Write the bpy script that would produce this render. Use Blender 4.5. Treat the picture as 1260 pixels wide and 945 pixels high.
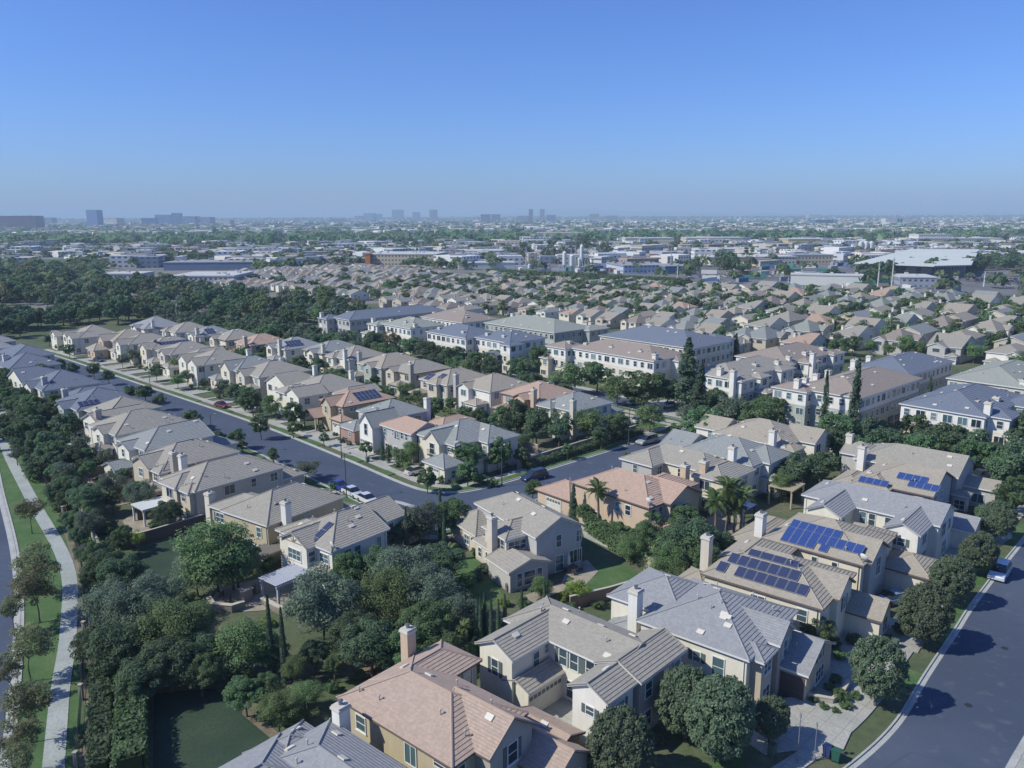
import bpy, math, random
import numpy as np
from mathutils import Vector, Matrix
random.seed(7); RNG = np.random.default_rng(7)
rad = math.radians
F_, H_ = 985., 45.
PITCH = math.atan(207.5/F_)
C = bpy.context.scene.collection
for o in list(bpy.data.objects): bpy.data.objects.remove(o)

# ---------------------------------------------------------------- coordinates
def ground(px, py, z=0.):                      # where a sight line meets the plane of height z
    a=(px-630)/F_; b=(472.5-py)/F_
    dy=math.cos(PITCH)+b*math.sin(PITCH); dz=-math.sin(PITCH)+b*math.cos(PITCH)
    t=(z-H_)/dz
    return Vector((a*t, dy*t, z))
def screen(x, y, z=0.):
    z-=H_; f=y*math.cos(PITCH)-z*math.sin(PITCH); u=y*math.sin(PITCH)+z*math.cos(PITCH)
    return 630+F_*x/f, 472.5-F_*u/f, f
def rot(x, y, deg):
    a=rad(deg); return (x*math.cos(a)-y*math.sin(a), x*math.sin(a)+y*math.cos(a))
def gw(x, y, deg=43.5): return rot(x, y, deg)   # street grid -> world
def gl(x, y, deg=43.5): return rot(x, y, -deg)

# ---------------------------------------------------------------- materials
MATS={}
def nodes(name):
    m=bpy.data.materials.new(name); m.use_nodes=True; nt=m.node_tree
    b=nt.nodes['Principled BSDF']; return m,nt,b
def N(nt,t,**k):
    n=nt.nodes.new(t)
    for a,v in k.items():
        if a.startswith('i_'): n.inputs[a[2:].replace('_',' ')].default_value=v
        else: setattr(n,a,v)
    return n
def mth(nt,op,a,b=None,c=None):
    n=nt.nodes.new('ShaderNodeMath'); n.operation=op
    for i,v in enumerate((a,b,c)):
        if v is None: continue
        if isinstance(v,(int,float)): n.inputs[i].default_value=v
        else: nt.links.new(v,n.inputs[i])
    return n.outputs[0]
def mixc(nt,fac,a,b,mode='MIX'):
    n=nt.nodes.new('ShaderNodeMix'); n.data_type='RGBA'; n.blend_type=mode
    for s,v in ((0,fac),(6,a),(7,b)):
        if isinstance(v,(int,float)): n.inputs[s].default_value=v
        elif isinstance(v,(tuple,list)): n.inputs[s].default_value=(*v[:3],1)
        else: nt.links.new(v,n.inputs[s])
    return n.outputs[2]
def noise(nt,scale,detail=3,vec=None,rough=.55):
    n=N(nt,'ShaderNodeTexNoise'); n.inputs['Scale'].default_value=scale; n.inputs['Detail'].default_value=detail
    n.inputs['Roughness'].default_value=rough
    if vec is not None: nt.links.new(vec,n.inputs['Vector'])
    return n.outputs['Fac']
def ramp(nt,fac,stops):
    r=nt.nodes.new('ShaderNodeValToRGB'); nt.links.new(fac,r.inputs[0]); e=r.color_ramp.elements
    while len(e)<len(stops): e.new(.5)
    for el,(p,c) in zip(e,stops): el.position=p; el.color=(*c,1) if len(c)==3 else c
    return r.outputs[0]
def coord(nt,k='Object'): return nt.nodes.new('ShaderNodeTexCoord').outputs[k]
def sep(nt,v):
    s=nt.nodes.new('ShaderNodeSeparateXYZ'); nt.links.new(v,s.inputs[0]); return s.outputs
def sc(c,k): return tuple(x*k for x in c)

def plain(name,col,rough=.8,var=.12,scale=1.2,metal=0,spec=.3):
    if name in MATS: return MATS[name]
    m,nt,b=nodes(name); v=coord(nt)
    f=noise(nt,scale,4,v); g=noise(nt,scale*9,2,v)
    c=mixc(nt,f,sc(col,1-var*1.6),sc(col,1+var)); c=mixc(nt,mth(nt,'MULTIPLY',g,.35),c,sc(col,1-var))
    nt.links.new(c,b.inputs['Base Color']); b.inputs['Roughness'].default_value=rough
    b.inputs['Metallic'].default_value=metal; b.inputs['Specular IOR Level'].default_value=spec
    MATS[name]=m; return m

def stucco(col,low=None,zs=3.0):
    key='stucco_%s_%s'%('_'.join('%02d'%int(c*99) for c in col), 'x' if low is None else '_'.join('%02d'%int(c*99) for c in low)+'%d'%int(zs*10))
    if key in MATS: return MATS[key]
    m,nt,b=nodes(key); v=coord(nt); s=sep(nt,v)
    c=tuple(col)
    if low is not None:
        k=mth(nt,'GREATER_THAN',s[2],zs); c=mixc(nt,k,low,col)
        band=mth(nt,'LESS_THAN',mth(nt,'ABSOLUTE',mth(nt,'SUBTRACT',s[2],zs)),.1)
        c=mixc(nt,mth(nt,'MULTIPLY',band,.6),c,(.6,.57,.52))
    f=noise(nt,.5,4,v,.6)
    mp=N(nt,'ShaderNodeMapping'); nt.links.new(v,mp.inputs[0]); mp.inputs['Scale'].default_value=(2.2,2.2,.25)
    g=noise(nt,1.6,3,mp.outputs[0])
    st=mth(nt,'ADD',mth(nt,'MULTIPLY',f,.26),mth(nt,'MULTIPLY',g,.20))
    dirt=mth(nt,'MULTIPLY',mth(nt,'SUBTRACT',1,mth(nt,'MINIMUM',mth(nt,'MULTIPLY',s[2],1.2),1)),.25)
    fac=mth(nt,'SUBTRACT',1.18,mth(nt,'ADD',st,dirt))
    n=nt.nodes.new('ShaderNodeVectorMath'); n.operation='SCALE'
    if isinstance(c,tuple): n.inputs[0].default_value=c
    else: nt.links.new(c,n.inputs[0])
    nt.links.new(fac,n.inputs['Scale']); nt.links.new(n.outputs[0],b.inputs['Base Color'])
    bu=N(nt,'ShaderNodeBump'); bu.inputs['Strength'].default_value=.25; bu.inputs['Distance'].default_value=.01
    nt.links.new(noise(nt,25,2,v),bu.inputs['Height']); nt.links.new(bu.outputs[0],b.inputs['Normal'])
    b.inputs['Roughness'].default_value=.9; b.inputs['Specular IOR Level'].default_value=.2
    MATS[key]=m; return m

def roof_mat(col,amp=.07,far=False):
    key='roof_%s%s'%('_'.join('%02d'%int(c*99) for c in col),'_far' if far else '')
    if key in MATS: return MATS[key]
    m,nt,b=nodes(key); v=coord(nt); s=sep(nt,v); g=nt.nodes.new('ShaderNodeNewGeometry')
    per=.15 if not far else .22
    q=mth(nt,'DIVIDE',s[2],per); fr=mth(nt,'FRACT',q); row=mth(nt,'FLOOR',q)
    # tiles along the course
    a=mth(nt,'ADD',s[0],s[1]); bb=mth(nt,'SUBTRACT',s[0],s[1])
    off=mth(nt,'MULTIPLY',row,.37)
    ta=mth(nt,'FLOOR',mth(nt,'DIVIDE',mth(nt,'ADD',a,off),.34))
    tb=mth(nt,'FLOOR',mth(nt,'DIVIDE',mth(nt,'ADD',bb,off),.34))
    cb=nt.nodes.new('ShaderNodeCombineXYZ')
    for i,o in enumerate((ta,tb,row)): nt.links.new(o,cb.inputs[i])
    wn=nt.nodes.new('ShaderNodeTexWhiteNoise'); nt.links.new(cb.outputs[0],wn.inputs[0])
    big=noise(nt,.35,4,v,.6); mid=noise(nt,2.2,3,v,.65)
    oi=nt.nodes.new('ShaderNodeObjectInfo')
    shift=nt.nodes.new('ShaderNodeVectorMath'); shift.operation='SCALE'
    nt.links.new(oi.outputs['Location'],shift.inputs[0]); shift.inputs['Scale'].default_value=.37
    c=mixc(nt,wn.outputs[0],sc(col,.85),sc(col,1.08))
    c=mixc(nt,mth(nt,'MULTIPLY',big,.5),c,(col[0]*.8,col[1]*.82,col[2]*.86))
    # weathered streaks and a few lichen stains
    c=mixc(nt,ramp(nt,mid,[(.52,(0,0,0)),(.75,(.45,.45,.45))]),c,(col[0]*.70,col[1]*.74,col[2]*.78))
    lich=ramp(nt,noise(nt,.9,5,v,.7),[(.70,(0,0,0)),(.78,(.55,.55,.55))])
    c=mixc(nt,lich,c,(.30,.25,.12))
    hgt=mth(nt,'SUBTRACT',mth(nt,'MINIMUM',mth(nt,'DIVIDE',fr,.2),1),mth(nt,'MULTIPLY',fr,.9))
    bu=N(nt,'ShaderNodeBump'); bu.inputs['Strength'].default_value=1. if not far else .6; bu.inputs['Distance'].default_value=amp*(1.2 if not far else .8)
    nt.links.new(hgt,bu.inputs['Height']); nt.links.new(bu.outputs[0],b.inputs['Normal'])
    nt.links.new(c,b.inputs['Base Color']); b.inputs['Roughness'].default_value=.85; b.inputs['Specular IOR Level'].default_value=.25
    MATS[key]=m; return m

def leaf_mat(name,c1,c2,c3,trans=.25):
    if name in MATS: return MATS[name]
    m,nt,b=nodes(name); v=coord(nt)
    oi=nt.nodes.new('ShaderNodeObjectInfo'); gm=nt.nodes.new('ShaderNodeNewGeometry')
    f=noise(nt,.55,3,v,.6)
    c=mixc(nt,ramp(nt,f,[(.35,(0,0,0)),(.65,(1,1,1))]),c1,c2)
    c=mixc(nt,ramp(nt,gm.outputs['Random Per Island'],[(.55,(0,0,0)),(1,(.9,.9,.9))]),c,c3)
    hs=nt.nodes.new('ShaderNodeHueSaturation'); nt.links.new(c,hs.inputs['Color'])
    nt.links.new(mth(nt,'ADD',mth(nt,'MULTIPLY',oi.outputs['Random'],.05),.475),hs.inputs['Hue'])
    nt.links.new(mth(nt,'ADD',mth(nt,'MULTIPLY',oi.outputs['Random'],.45),.8),hs.inputs['Value'])
    nt.links.new(hs.outputs[0],b.inputs['Base Color']); b.inputs['Roughness'].default_value=.65; b.inputs['Specular IOR Level'].default_value=.25
    tr=nt.nodes.new('ShaderNodeBsdfTranslucent'); nt.links.new(hs.outputs[0],tr.inputs[0])
    mx=nt.nodes.new('ShaderNodeMixShader'); mx.inputs[0].default_value=trans
    nt.links.new(b.outputs[0],mx.inputs[1]); nt.links.new(tr.outputs[0],mx.inputs[2])
    nt.links.new(mx.outputs[0],nt.nodes['Material Output'].inputs[0])
    MATS[name]=m; return m

def ground_mat(name,cols,s1=.15,s2=2.5,rough=.95,bump=.03,wv='Object'):
    if name in MATS: return MATS[name]
    m,nt,b=nodes(name); v=coord(nt,wv)
    f=noise(nt,s1,5,v,.6); g=noise(nt,s2,4,v,.65)
    c=ramp(nt,f,[(.35,cols[0]),(.5,cols[1]),(.65,cols[2])])
    c=mixc(nt,ramp(nt,g,[(.4,(0,0,0)),(.7,(.7,.7,.7))]),c,sc(cols[1],.62))
    nt.links.new(c,b.inputs['Base Color']); b.inputs['Roughness'].default_value=rough; b.inputs['Specular IOR Level'].default_value=.2
    if bump:
        bu=N(nt,'ShaderNodeBump'); bu.inputs['Strength'].default_value=.6; bu.inputs['Distance'].default_value=bump
        nt.links.new(noise(nt,s2*6,3,v),bu.inputs['Height']); nt.links.new(bu.outputs[0],b.inputs['Normal'])
    MATS[name]=m; return m

def glass_mat():
    if 'glass' in MATS: return MATS['glass']
    m,nt,b=nodes('window_glass'); oi=nt.nodes.new('ShaderNodeObjectInfo')
    c=ramp(nt,oi.outputs['Random'],[(0,(.02,.03,.045)),(.5,(.05,.08,.10)),(.8,(.09,.16,.18)),(1,(.24,.29,.30))])
    nt.links.new(c,b.inputs['Base Color']); b.inputs['Roughness'].default_value=.08; b.inputs['Specular IOR Level'].default_value=.8
    MATS['glass']=m; return m
def solar_mat(bright=False):
    if 'solar%d'%bright in MATS: return MATS['solar%d'%bright]
    m,nt,b=nodes('solar_cells'); v=coord(nt); s=sep(nt,v)
    fx=mth(nt,'LESS_THAN',mth(nt,'FRACT',mth(nt,'DIVIDE',s[0],.165)),.07); fy=mth(nt,'LESS_THAN',mth(nt,'FRACT',mth(nt,'DIVIDE',s[1],.165)),.07)
    c=mixc(nt,mth(nt,'MULTIPLY',mth(nt,'MAXIMUM',fx,fy),.5),*(((.030,.062,.20),(.09,.14,.30)) if bright else ((.035,.045,.095),(.10,.12,.18))))  # bright pair: reflected sky put into the panel's blue base colour
    nt.links.new(c,b.inputs['Base Color']); b.inputs['Roughness'].default_value=.2; b.inputs['Specular IOR Level'].default_value=.6
    MATS['solar%d'%bright]=m; return m
def car_paint(name,col,metal=.3):
    if name in MATS: return MATS[name]
    m,nt,b=nodes(name); b.inputs['Base Color'].default_value=(*col,1); b.inputs['Metallic'].default_value=metal
    b.inputs['Roughness'].default_value=.3; b.inputs['Coat Weight'].default_value=.6; b.inputs['Coat Roughness'].default_value=.05
    MATS[name]=m; return m

ROOF=dict(rose=(.44,.335,.265),pink=(.45,.32,.245),tan=(.37,.33,.265),gray=(.285,.30,.285),blue=(.165,.19,.235),brown=(.31,.26,.22),taupe=(.345,.32,.27),slate=(.30,.305,.31),green=(.31,.325,.28))
WALL=dict(cream=(.66,.61,.49),white=(.72,.70,.64),tan=(.50,.44,.34),ochre=(.48,.415,.285),beige=(.58,.53,.44),gray=(.44,.43,.41),sand=(.56,.50,.40),brick=(.34,.23,.19),sage=(.38,.41,.36),peach=(.54,.42,.31),ivory=(.70,.67,.57),taupe=(.40,.365,.32))
TRIM=lambda: plain('white_trim',(.66,.66,.64),.6,.06)
DARKTRIM=lambda: plain('brown_fascia',(.16,.12,.10),.7,.1)

# ---------------------------------------------------------------- mesh building
class MB:
    def __init__(s): s.v=[]; s.f=[]; s.m=[]
    def add(s,vs,fs,m=0):
        n=len(s.v); s.v+= [tuple(p) for p in vs]; s.f+=[tuple(i+n for i in f) for f in fs]; s.m+=[m]*len(fs)
    def box(s,x0,x1,y0,y1,z0,z1,m=0):
        v=[(x,y,z) for z in (z0,z1) for y in (y0,y1) for x in (x0,x1)]
        s.add(v,[(0,2,3,1),(4,5,7,6),(0,1,5,4),(2,6,7,3),(0,4,6,2),(1,3,7,5)],m)
    def rbox(s,c,size,deg,z0,z1,m=0):
        hx,hy=size[0]/2,size[1]/2
        p=[(c[0]+rot(a*hx,b*hy,deg)[0],c[1]+rot(a*hx,b*hy,deg)[1]) for a,b in ((-1,-1),(1,-1),(1,1),(-1,1))]
        s.prism(p,z0,z1,m)
    def prism(s,p,z0,z1,m=0,mt=None):
        n=len(p); v=[(x,y,z0) for x,y in p]+[(x,y,z1) for x,y in p]
        s.add(v,[(i,(i+1)%n,n+(i+1)%n,n+i) for i in range(n)],m); s.add([(x,y,z1) for x,y in p],[tuple(range(n))],m if mt is None else mt)
    def poly(s,pts,m=0): s.add(pts,[tuple(range(len(pts)))],m)
    def tube(s,p0,p1,r0,r1,n=6,m=0,cap=True):
        p0=Vector(p0); p1=Vector(p1); d=(p1-p0).normalized(); a=d.orthogonal().normalized(); b=d.cross(a)
        v=[p0+(a*math.cos(2*math.pi*i/n)+b*math.sin(2*math.pi*i/n))*r0 for i in range(n)]+[p1+(a*math.cos(2*math.pi*i/n)+b*math.sin(2*math.pi*i/n))*r1 for i in range(n)]
        f=[(i,(i+1)%n,n+(i+1)%n,n+i) for i in range(n)]
        if cap: f+=[tuple(range(n-1,-1,-1)),tuple(range(n,2*n))]
        s.add(v,f,m)
    def lathe(s,prof,c=(0,0,0),n=12,m=0):
        v=[(c[0]+r*math.cos(2*math.pi*i/n),c[1]+r*math.sin(2*math.pi*i/n),c[2]+z) for r,z in prof for i in range(n)]
        f=[(k*n+i,k*n+(i+1)%n,(k+1)*n+(i+1)%n,(k+1)*n+i) for k in range(len(prof)-1) for i in range(n)]
        f+=[tuple(range(n-1,-1,-1)),tuple((len(prof)-1)*n+i for i in range(n))]; s.add(v,f,m)
    def mesh(s,name,mats,smooth=False):
        me=bpy.data.meshes.new(name); me.from_pydata(s.v,[],s.f)
        for m in mats: me.materials.append(m)
        if len(mats)>1: me.polygons.foreach_set('material_index',s.m)
        if smooth: me.polygons.foreach_set('use_smooth',[True]*len(s.f))
        me.update(); return me
def ob(name,me,parent=None,loc=(0,0,0),rz=0,mat=None):
    o=bpy.data.objects.new(name,me); C.objects.link(o)
    if parent is not None: o.parent=parent
    if mat is not None: o.matrix_local=mat
    else: o.location=loc; o.rotation_euler=(0,0,rz)
    return o
def tag(o,label,cat,group=None,kind=None):
    if label: o['label']=label
    if cat: o['category']=cat
    if group: o['group']=group
    if kind: o['kind']=kind
    return o
def empty(name,loc,rz,label,cat,group=None):
    o=bpy.data.objects.new(name,None); C.objects.link(o); o.location=loc; o.rotation_euler=(0,0,rz); o.empty_display_size=.5
    return tag(o,label,cat,group)
def struct(name,mb,mats):
    o=ob(name,mb.mesh(name,mats)); o['kind']='structure'; return o
def copytree(o,loc=None,rz=None,scale=None):
    r=o.copy(); C.objects.link(r)
    if loc is not None: r.location=loc
    if rz is not None: r.rotation_euler=(0,0,rz)
    if scale is not None: r.scale=scale
    for ch in o.children:
        c=ch.copy(); C.objects.link(c); c.parent=r
        for g in ch.children:
            d=g.copy(); C.objects.link(d); d.parent=c
    return r

# ---------------------------------------------------------------- houses
def hull(mb,x0,x1,y0,y1,zb,ze,zr,axis,ends,xa,xb,m=0,shell=None,mtrim=1):
    """a hipped or gabled prism; xa,xb: where the ridge ends along the axis; shell=thickness makes a roof shell"""
    if axis=='x':
        yc=(y0+y1)/2; E=[(x0,y0),(x1,y0),(x1,y1),(x0,y1)]; R=[(xa,yc),(xb,yc)]
        faces=[(0,1,5,4),(2,3,4,5)]; endf=[(3,0,4),(1,2,5)]
    else:
        xc=(x0+x1)/2; E=[(x0,y0),(x1,y0),(x1,y1),(x0,y1)]; R=[(xc,xa),(xc,xb)]
        faces=[(1,2,5,4),(3,0,4,5)]; endf=[(0,1,4),(2,3,5)]
    top=[(x,y,ze) for x,y in E]+[(x,y,zr) for x,y in R]
    if shell is None:
        v=top+[(x,y,zb) for x,y in E]
        mb.add(v,faces+endf,m); mb.add(v,[(6,7,1,0),(7,8,2,1),(8,9,3,2),(9,6,0,3)],m)
        return
    bot=[(x,y,z-shell) for x,y,z in top]; v=top+bot
    mb.add(v,faces,m)
    for k,(e,ef) in enumerate(zip(ends,endf)):
        if e=='h': mb.add(v,[ef],m); mb.add(v,[tuple(i+6 for i in ef[::-1])],mtrim)
    mb.add(v,[tuple(i+6 for i in f[::-1]) for f in faces],mtrim)
    for i in range(4):
        j=(i+1)%4
        # is this edge a gable end?
        gi = {('x',3):0,('x',1):1,('y',0):0,('y',2):1}.get((axis,i))
        if gi is not None and ends[gi]=='g':
            rr=4+gi
            mb.add(v,[(i,i+6,rr+6,rr)],mtrim); mb.add(v,[(rr,rr+6,j+6,j)],mtrim)
        else: mb.add(v,[(i,i+6,j+6,j)],mtrim)

class Vol:
    def __init__(s,x0,x1,y0,y1,eave=5.6,axis='x',ends='hh',p=.43,zb=0,i=0,wall=None,open_=False):
        s.x0,s.x1,s.y0,s.y1,s.ze,s.axis,s.ends,s.p,s.zb,s.i=x0,x1,y0,y1,eave+.004*i,axis,ends,p,zb,i
        s.open=open_
        h=((y1-y0) if axis=='x' else (x1-x0))/2; a0,a1=(x0,x1) if axis=='x' else (y0,y1)
        s.xa=a0+(h if ends[0]=='h' else 0); s.xb=a1-(h if ends[1]=='h' else 0)
        s.flat=None
        if s.xa>s.xb:
            md=(s.xa+s.xb)/2
            s.xa=s.xb=md
        s.zr=s.ze+h*p; s.h=h
        s.o=.38; s.og=.28
    def wrect(s):
        oo=.003*s.i
        def e(k): return s.o if s.ends[k]=='h' else s.og
        if s.axis=='x': return s.x0+e(0)+oo,s.x1-e(1)-oo,s.y0+s.o+oo,s.y1-s.o-oo
        return s.x0+s.o+oo,s.x1-s.o-oo,s.y0+e(0)+oo,s.y1-e(1)-oo
    def rz(s,x,y):
        if not (s.x0<=x<=s.x1 and s.y0<=y<=s.y1): return -1
        d=min(y-s.y0,s.y1-y) if s.axis=='x' else min(x-s.x0,s.x1-x)
        a=(x-s.x0,s.x1-x) if s.axis=='x' else (y-s.y0,s.y1-y)
        if s.ends[0]=='h': d=min(d,a[0])
        if s.ends[1]=='h': d=min(d,a[1])
        return s.ze+d*s.p

WM={}
def window_meshes(w,h,style):
    k=(round(w,1),round(h,1),style)
    if k in WM: return WM[k]
    w,h=k[0],k[1]; f=MB(); t=.09
    tm=TRIM() if style!='brown' else plain('brown_window_trim',(.22,.17,.14),.6)
    for a in ((-w/2-t,w/2+t,-.07,.03,-h/2-t,-h/2),(-w/2-t,w/2+t,-.07,.03,h/2,h/2+t),(-w/2-t,-w/2,-.07,.03,-h/2,h/2),(w/2,w/2+t,-.07,.03,-h/2,h/2)): f.box(*a)
    nv=max(1,round(w/.75)) if style!='fix' else 1
    for i in range(1,nv): f.box(-w/2+w*i/nv-.035,-w/2+w*i/nv+.035,-.05,.03,-h/2,h/2)
    if style!='slide': f.box(-w/2,w/2,-.045,.03,-.03,.03)
    if style=='shut':
        for sg in (-1,1):
            xx=sg*(w/2+t+.22); f.box(xx-.19,xx+.19,-.06,.02,-h/2,h/2,1)
    if w>1 and style in('norm','shut'): f.box(-w/2-t-.05,w/2+t+.05,-.12,.03,-h/2-t-.06,-h/2-t-.001)
    g=MB(); g.box(-w/2,w/2,-.02,.03,-h/2,h/2)
    WM[k]=(f.mesh('window_frame',[tm,plain('green_shutters',(.10,.13,.13),.7)]),g.mesh('window_pane',[glass_mat()])); return WM[k]
FACE={'x0':-90,'y0':0,'x1':90,'y1':180}
def add_window(root,vol,face,pos,zc,w=1.1,h=1.35,style='norm',wr=None):
    x0,x1,y0,y1=wr or vol.wrect(); e=.012
    loc={'x0':(x0-e,pos,zc),'x1':(x1+e,pos,zc),'y0':(pos,y0-e,zc),'y1':(pos,y1+e,zc)}[face]
    fm,gm=window_meshes(w,h,style)
    wo=ob('window',fm,root,loc,rad(FACE[face])); ob('window_pane',gm,wo)
    return wo
GD={}
def garage_mesh(w,h=2.2,dark=False):
    k=(round(w,1),h,dark)
    if k in GD: return GD[k]
    f=MB(); f.box(-w/2,w/2,-.03,.05,0,h)
    for i in range(4):
        n=max(2,round(w/.6))
        for j in range(n):
            f.box(-w/2+w*(j+.12)/n,-w/2+w*(j+.88)/n,-.05,-.029,h*(i+.14)/4,h*(i+.86)/4,1 if i==3 else 0)
    for a in ((-w/2-.14,-w/2,0,h+.14),(w/2,w/2+.14,0,h+.14),(-w/2,w/2,h,h+.14)): f.box(a[0],a[1],-.07,.05,a[2],a[3],0)
    pm=plain('garage_door_paint',(.62,.60,.54),.6) if not dark else plain('garage_door_shaded',(.10,.08,.08),.6)  # dark version: shadow in the garage opening painted into the door colour
    GD[k]=f.mesh('garage_door',[pm,plain('garage_door_lights',(.12,.14,.16),.2) if not dark else pm]); return GD[k]
def add_garage(root,vol,face,pos,w=4.8,dark=False):
    x0,x1,y0,y1=vol.wrect(); e=.012
    loc={'x0':(x0-e,pos,0.02),'y0':(pos,y0-e,0.02),'x1':(x1+e,pos,.02),'y1':(pos,y1+e,.02)}[face]
    return ob('garage_door',garage_mesh(w,dark=dark),root,loc,rad(FACE[face]))
def chimney_mesh(w,d,z0,z1,wm):
    w*=.86; d*=.86; z1-=.35; b=MB(); b.box(-w/2,w/2,-d/2,d/2,z0,z1-.35); b.box(-w/2-.1,w/2+.1,-d/2-.1,d/2+.1,z1-.35,z1-.15,1); b.box(-w/2-.02,w/2+.02,-d/2-.02,d/2+.02,z1-.15,z1,1)
    b.lathe([(.16,z1),(.16,z1+.28),(.24,z1+.3),(.24,z1+.36),(.05,z1+.42)],n=8,m=2)
    return b.mesh('chimney',[wm,plain('chimney_cap_render',(.56,.53,.46),.8),plain('flue_metal',(.25,.25,.26),.4,.1,metal=.7)])
_vent=None
def vent_meshes():
    global _vent
    if _vent is None:
        a=MB(); a.box(-.36,.36,-.24,.24,.0,.12); a.box(-.31,.31,-.28,-.24,.03,.10)
        b=MB(); b.lathe([(.05,0),(.05,.45),(.11,.46),(.11,.52),(.04,.56)],n=7)
        pv=plain('roof_vent_paint',(.62,.58,.50),.6); c=MB(); c.box(-.3,.3,-.22,.22,0,.05); 
        _vent=(a.mesh('roof_vent',[pv]),b.mesh('vent_pipe',[plain('pipe_paint',(.45,.43,.4),.6)]))
    return _vent
def slope_matrix(vols,x,y,dz=0.):
    e=.12; z=max(v.rz(x,y) for v in vols)
    zx=max(v.rz(x+e,y) for v in vols); zy=max(v.rz(x,y+e) for v in vols)
    n=Vector((-(zx-z)/e,-(zy-z)/e,1))
    if abs(n.x)>2 or abs(n.y)>2: n=Vector((0,0,1))
    n.normalize(); 
    if n.z>.999: tx=Vector((1,0,0))
    else: tx=Vector((0,0,1)).cross(n).normalized()     # along the slope's contour
    ty=n.cross(tx)
    M=Matrix((tx,ty,n)).transposed().to_4x4(); M.translation=Vector((x,y,z))+n*dz; return M,z,n

class House:
    def __init__(s,name,deg,label,roof,wall,vols,wall_low=None,zs=3.0,chims=(),ridge=True,trim='white',cat='house',group=None,seed=0,far=False,auto='x0y0',floors=2,vents=4):
        xs=[v[0] for v in vols]+[v[1] for v in vols]; ys=[v[2] for v in vols]+[v[3] for v in vols]
        s.cx,s.cy=(min(vols[0][0],vols[0][1])+vols[0][1])/2,(vols[0][2]+vols[0][3])/2
        wx,wy=rot(s.cx,s.cy,deg)
        s.root=empty(name,(wx,wy,0),rad(deg),label,cat,group); s.deg=deg; s.rnd=random.Random(seed or hash((round(s.cx),round(s.cy)))&0xffff)
        s.v=[]
        for i,t in enumerate(vols):
            t=list(t); kw=t.pop() if isinstance(t[-1],dict) else {}
            eave,axis,ends=(t[4:]+[5.6,'x','hh'][len(t)-4:])[:3]
            s.v.append(Vol(t[0]-s.cx,t[1]-s.cx,t[2]-s.cy,t[3]-s.cy,eave,axis,ends,kw.get('p',.43),kw.get('zb',0),i,open_=kw.get('open',False)))
            s.v[-1].kw=kw
        rm=roof_mat(ROOF[roof] if not far else sc(ROOF[roof],.86),far=far); wc=WALL[wall] if isinstance(wall,str) else wall
        low=None if wall_low is None else (WALL[wall_low] if isinstance(wall_low,str) else wall_low)
        s.wm=stucco(wc,low,zs); tm=TRIM() if trim=='white' else DARKTRIM()
        R=MB(); W=MB(); mats=[s.wm]
        for v in s.v:
            hull(R,v.x0,v.x1,v.y0,v.y1,0,v.ze,v.zr,v.axis,v.ends,v.xa,v.xb,0,shell=.2)
            if ridge:
                r=.10
                if v.axis=='x': a=(v.xa,(v.y0+v.y1)/2,v.zr-.02); b=(v.xb,(v.y0+v.y1)/2,v.zr-.02)
                else: a=((v.x0+v.x1)/2,v.xa,v.zr-.02); b=((v.x0+v.x1)/2,v.xb,v.zr-.02)
                if (Vector(a)-Vector(b)).length>.3: R.tube(a,b,r,r,5,2)
                cs=[[(v.x0,v.y0),(v.x0,v.y1)],[(v.x1,v.y0),(v.x1,v.y1)]] if v.axis=='x' else [[(v.x0,v.y0),(v.x1,v.y0)],[(v.x0,v.y1),(v.x1,v.y1)]]
                for k,pt in enumerate((a,b)):
                    for c in cs[k]: 
                        if v.ends[k]=='h' or True: R.tube((c[0],c[1],v.ze),pt,r*(1 if v.ends[k]=='h' else .8),r*(1 if v.ends[k]=='h' else .8),5,2)
            if v.open:
                for cx,cy in ((v.x0+.4,v.y0+.4),(v.x0+.4,v.y1-.4),(v.x1-.4,v.y0+.4),(v.x1-.4,v.y1-.4)): W.box(cx-.15,cx+.15,cy-.15,cy+.15,0,v.ze-.02)
                continue
            x0,x1,y0,y1=v.wrect(); inner=v.o*v.p-.10
            mi=0
            if 'wall' in v.kw:
                m2=stucco(WALL[v.kw['wall']],WALL.get(v.kw.get('low')),v.kw.get('zs',3.0))
                if m2 not in mats: mats.append(m2)
                mi=mats.index(m2)
            d=v.og; zr=v.zr-.10
            xa=v.xa+(d if v.ends[0]=='g' else 0); xb=v.xb-(d if v.ends[1]=='g' else 0)
            hull(W,x0,x1,y0,y1,v.zb,v.ze+inner,zr,v.axis,v.ends,xa,xb,mi)
        rc=plain('ridge_tiles_'+(roof if isinstance(roof,str) else 'x'),sc(ROOF[roof] if isinstance(roof,str) else roof,.9),.85)
        ob('roof',R.mesh('roof',[rm,tm,rc]),s.root)
        ob('wall',W.mesh('wall',mats),s.root)
        for c in chims:
            x,y,w,d,zt=c[:5]; cm=s.wm if len(c)<6 else stucco(WALL[c[5]])
            ob('chimney',chimney_mesh(w,d,0 if len(c)<7 else c[6],zt,cm),s.root,(x-s.cx,y-s.cy,0))
        if ridge and vols[0][4]<7:
            v=s.v[0]; x0,x1,y0,y1=v.wrect()
            for cx,cy in ((x0-.06,y0+.25),(x1-.3,y0-.06),(x0-.06,y1-.3)):
                if s.blocked(0,cx,cy,3): continue
                d=MB(); d.tube((cx,cy,.1),(cx,cy,v.ze-.2),.05,.05,5); ob('downpipe',d.mesh('downpipe',[tm]),s.root)
        if auto: s.auto_windows(auto,floors)
        if vents: s.add_vents(int(vents*1.6))
    def loc(s,x,y): return x-s.cx,y-s.cy
    def blocked(s,vi,x,y,z):
        for j,v in enumerate(s.v):
            if j==vi: continue
            if v.x0-.0<=x<=v.x1+.0 and v.y0<=y<=v.y1:
                if v.open: 
                    if abs(z-v.ze)<1.: return True
                    continue
                if z-.6<v.rz(x,y)+.05: return True
        return False
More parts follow.
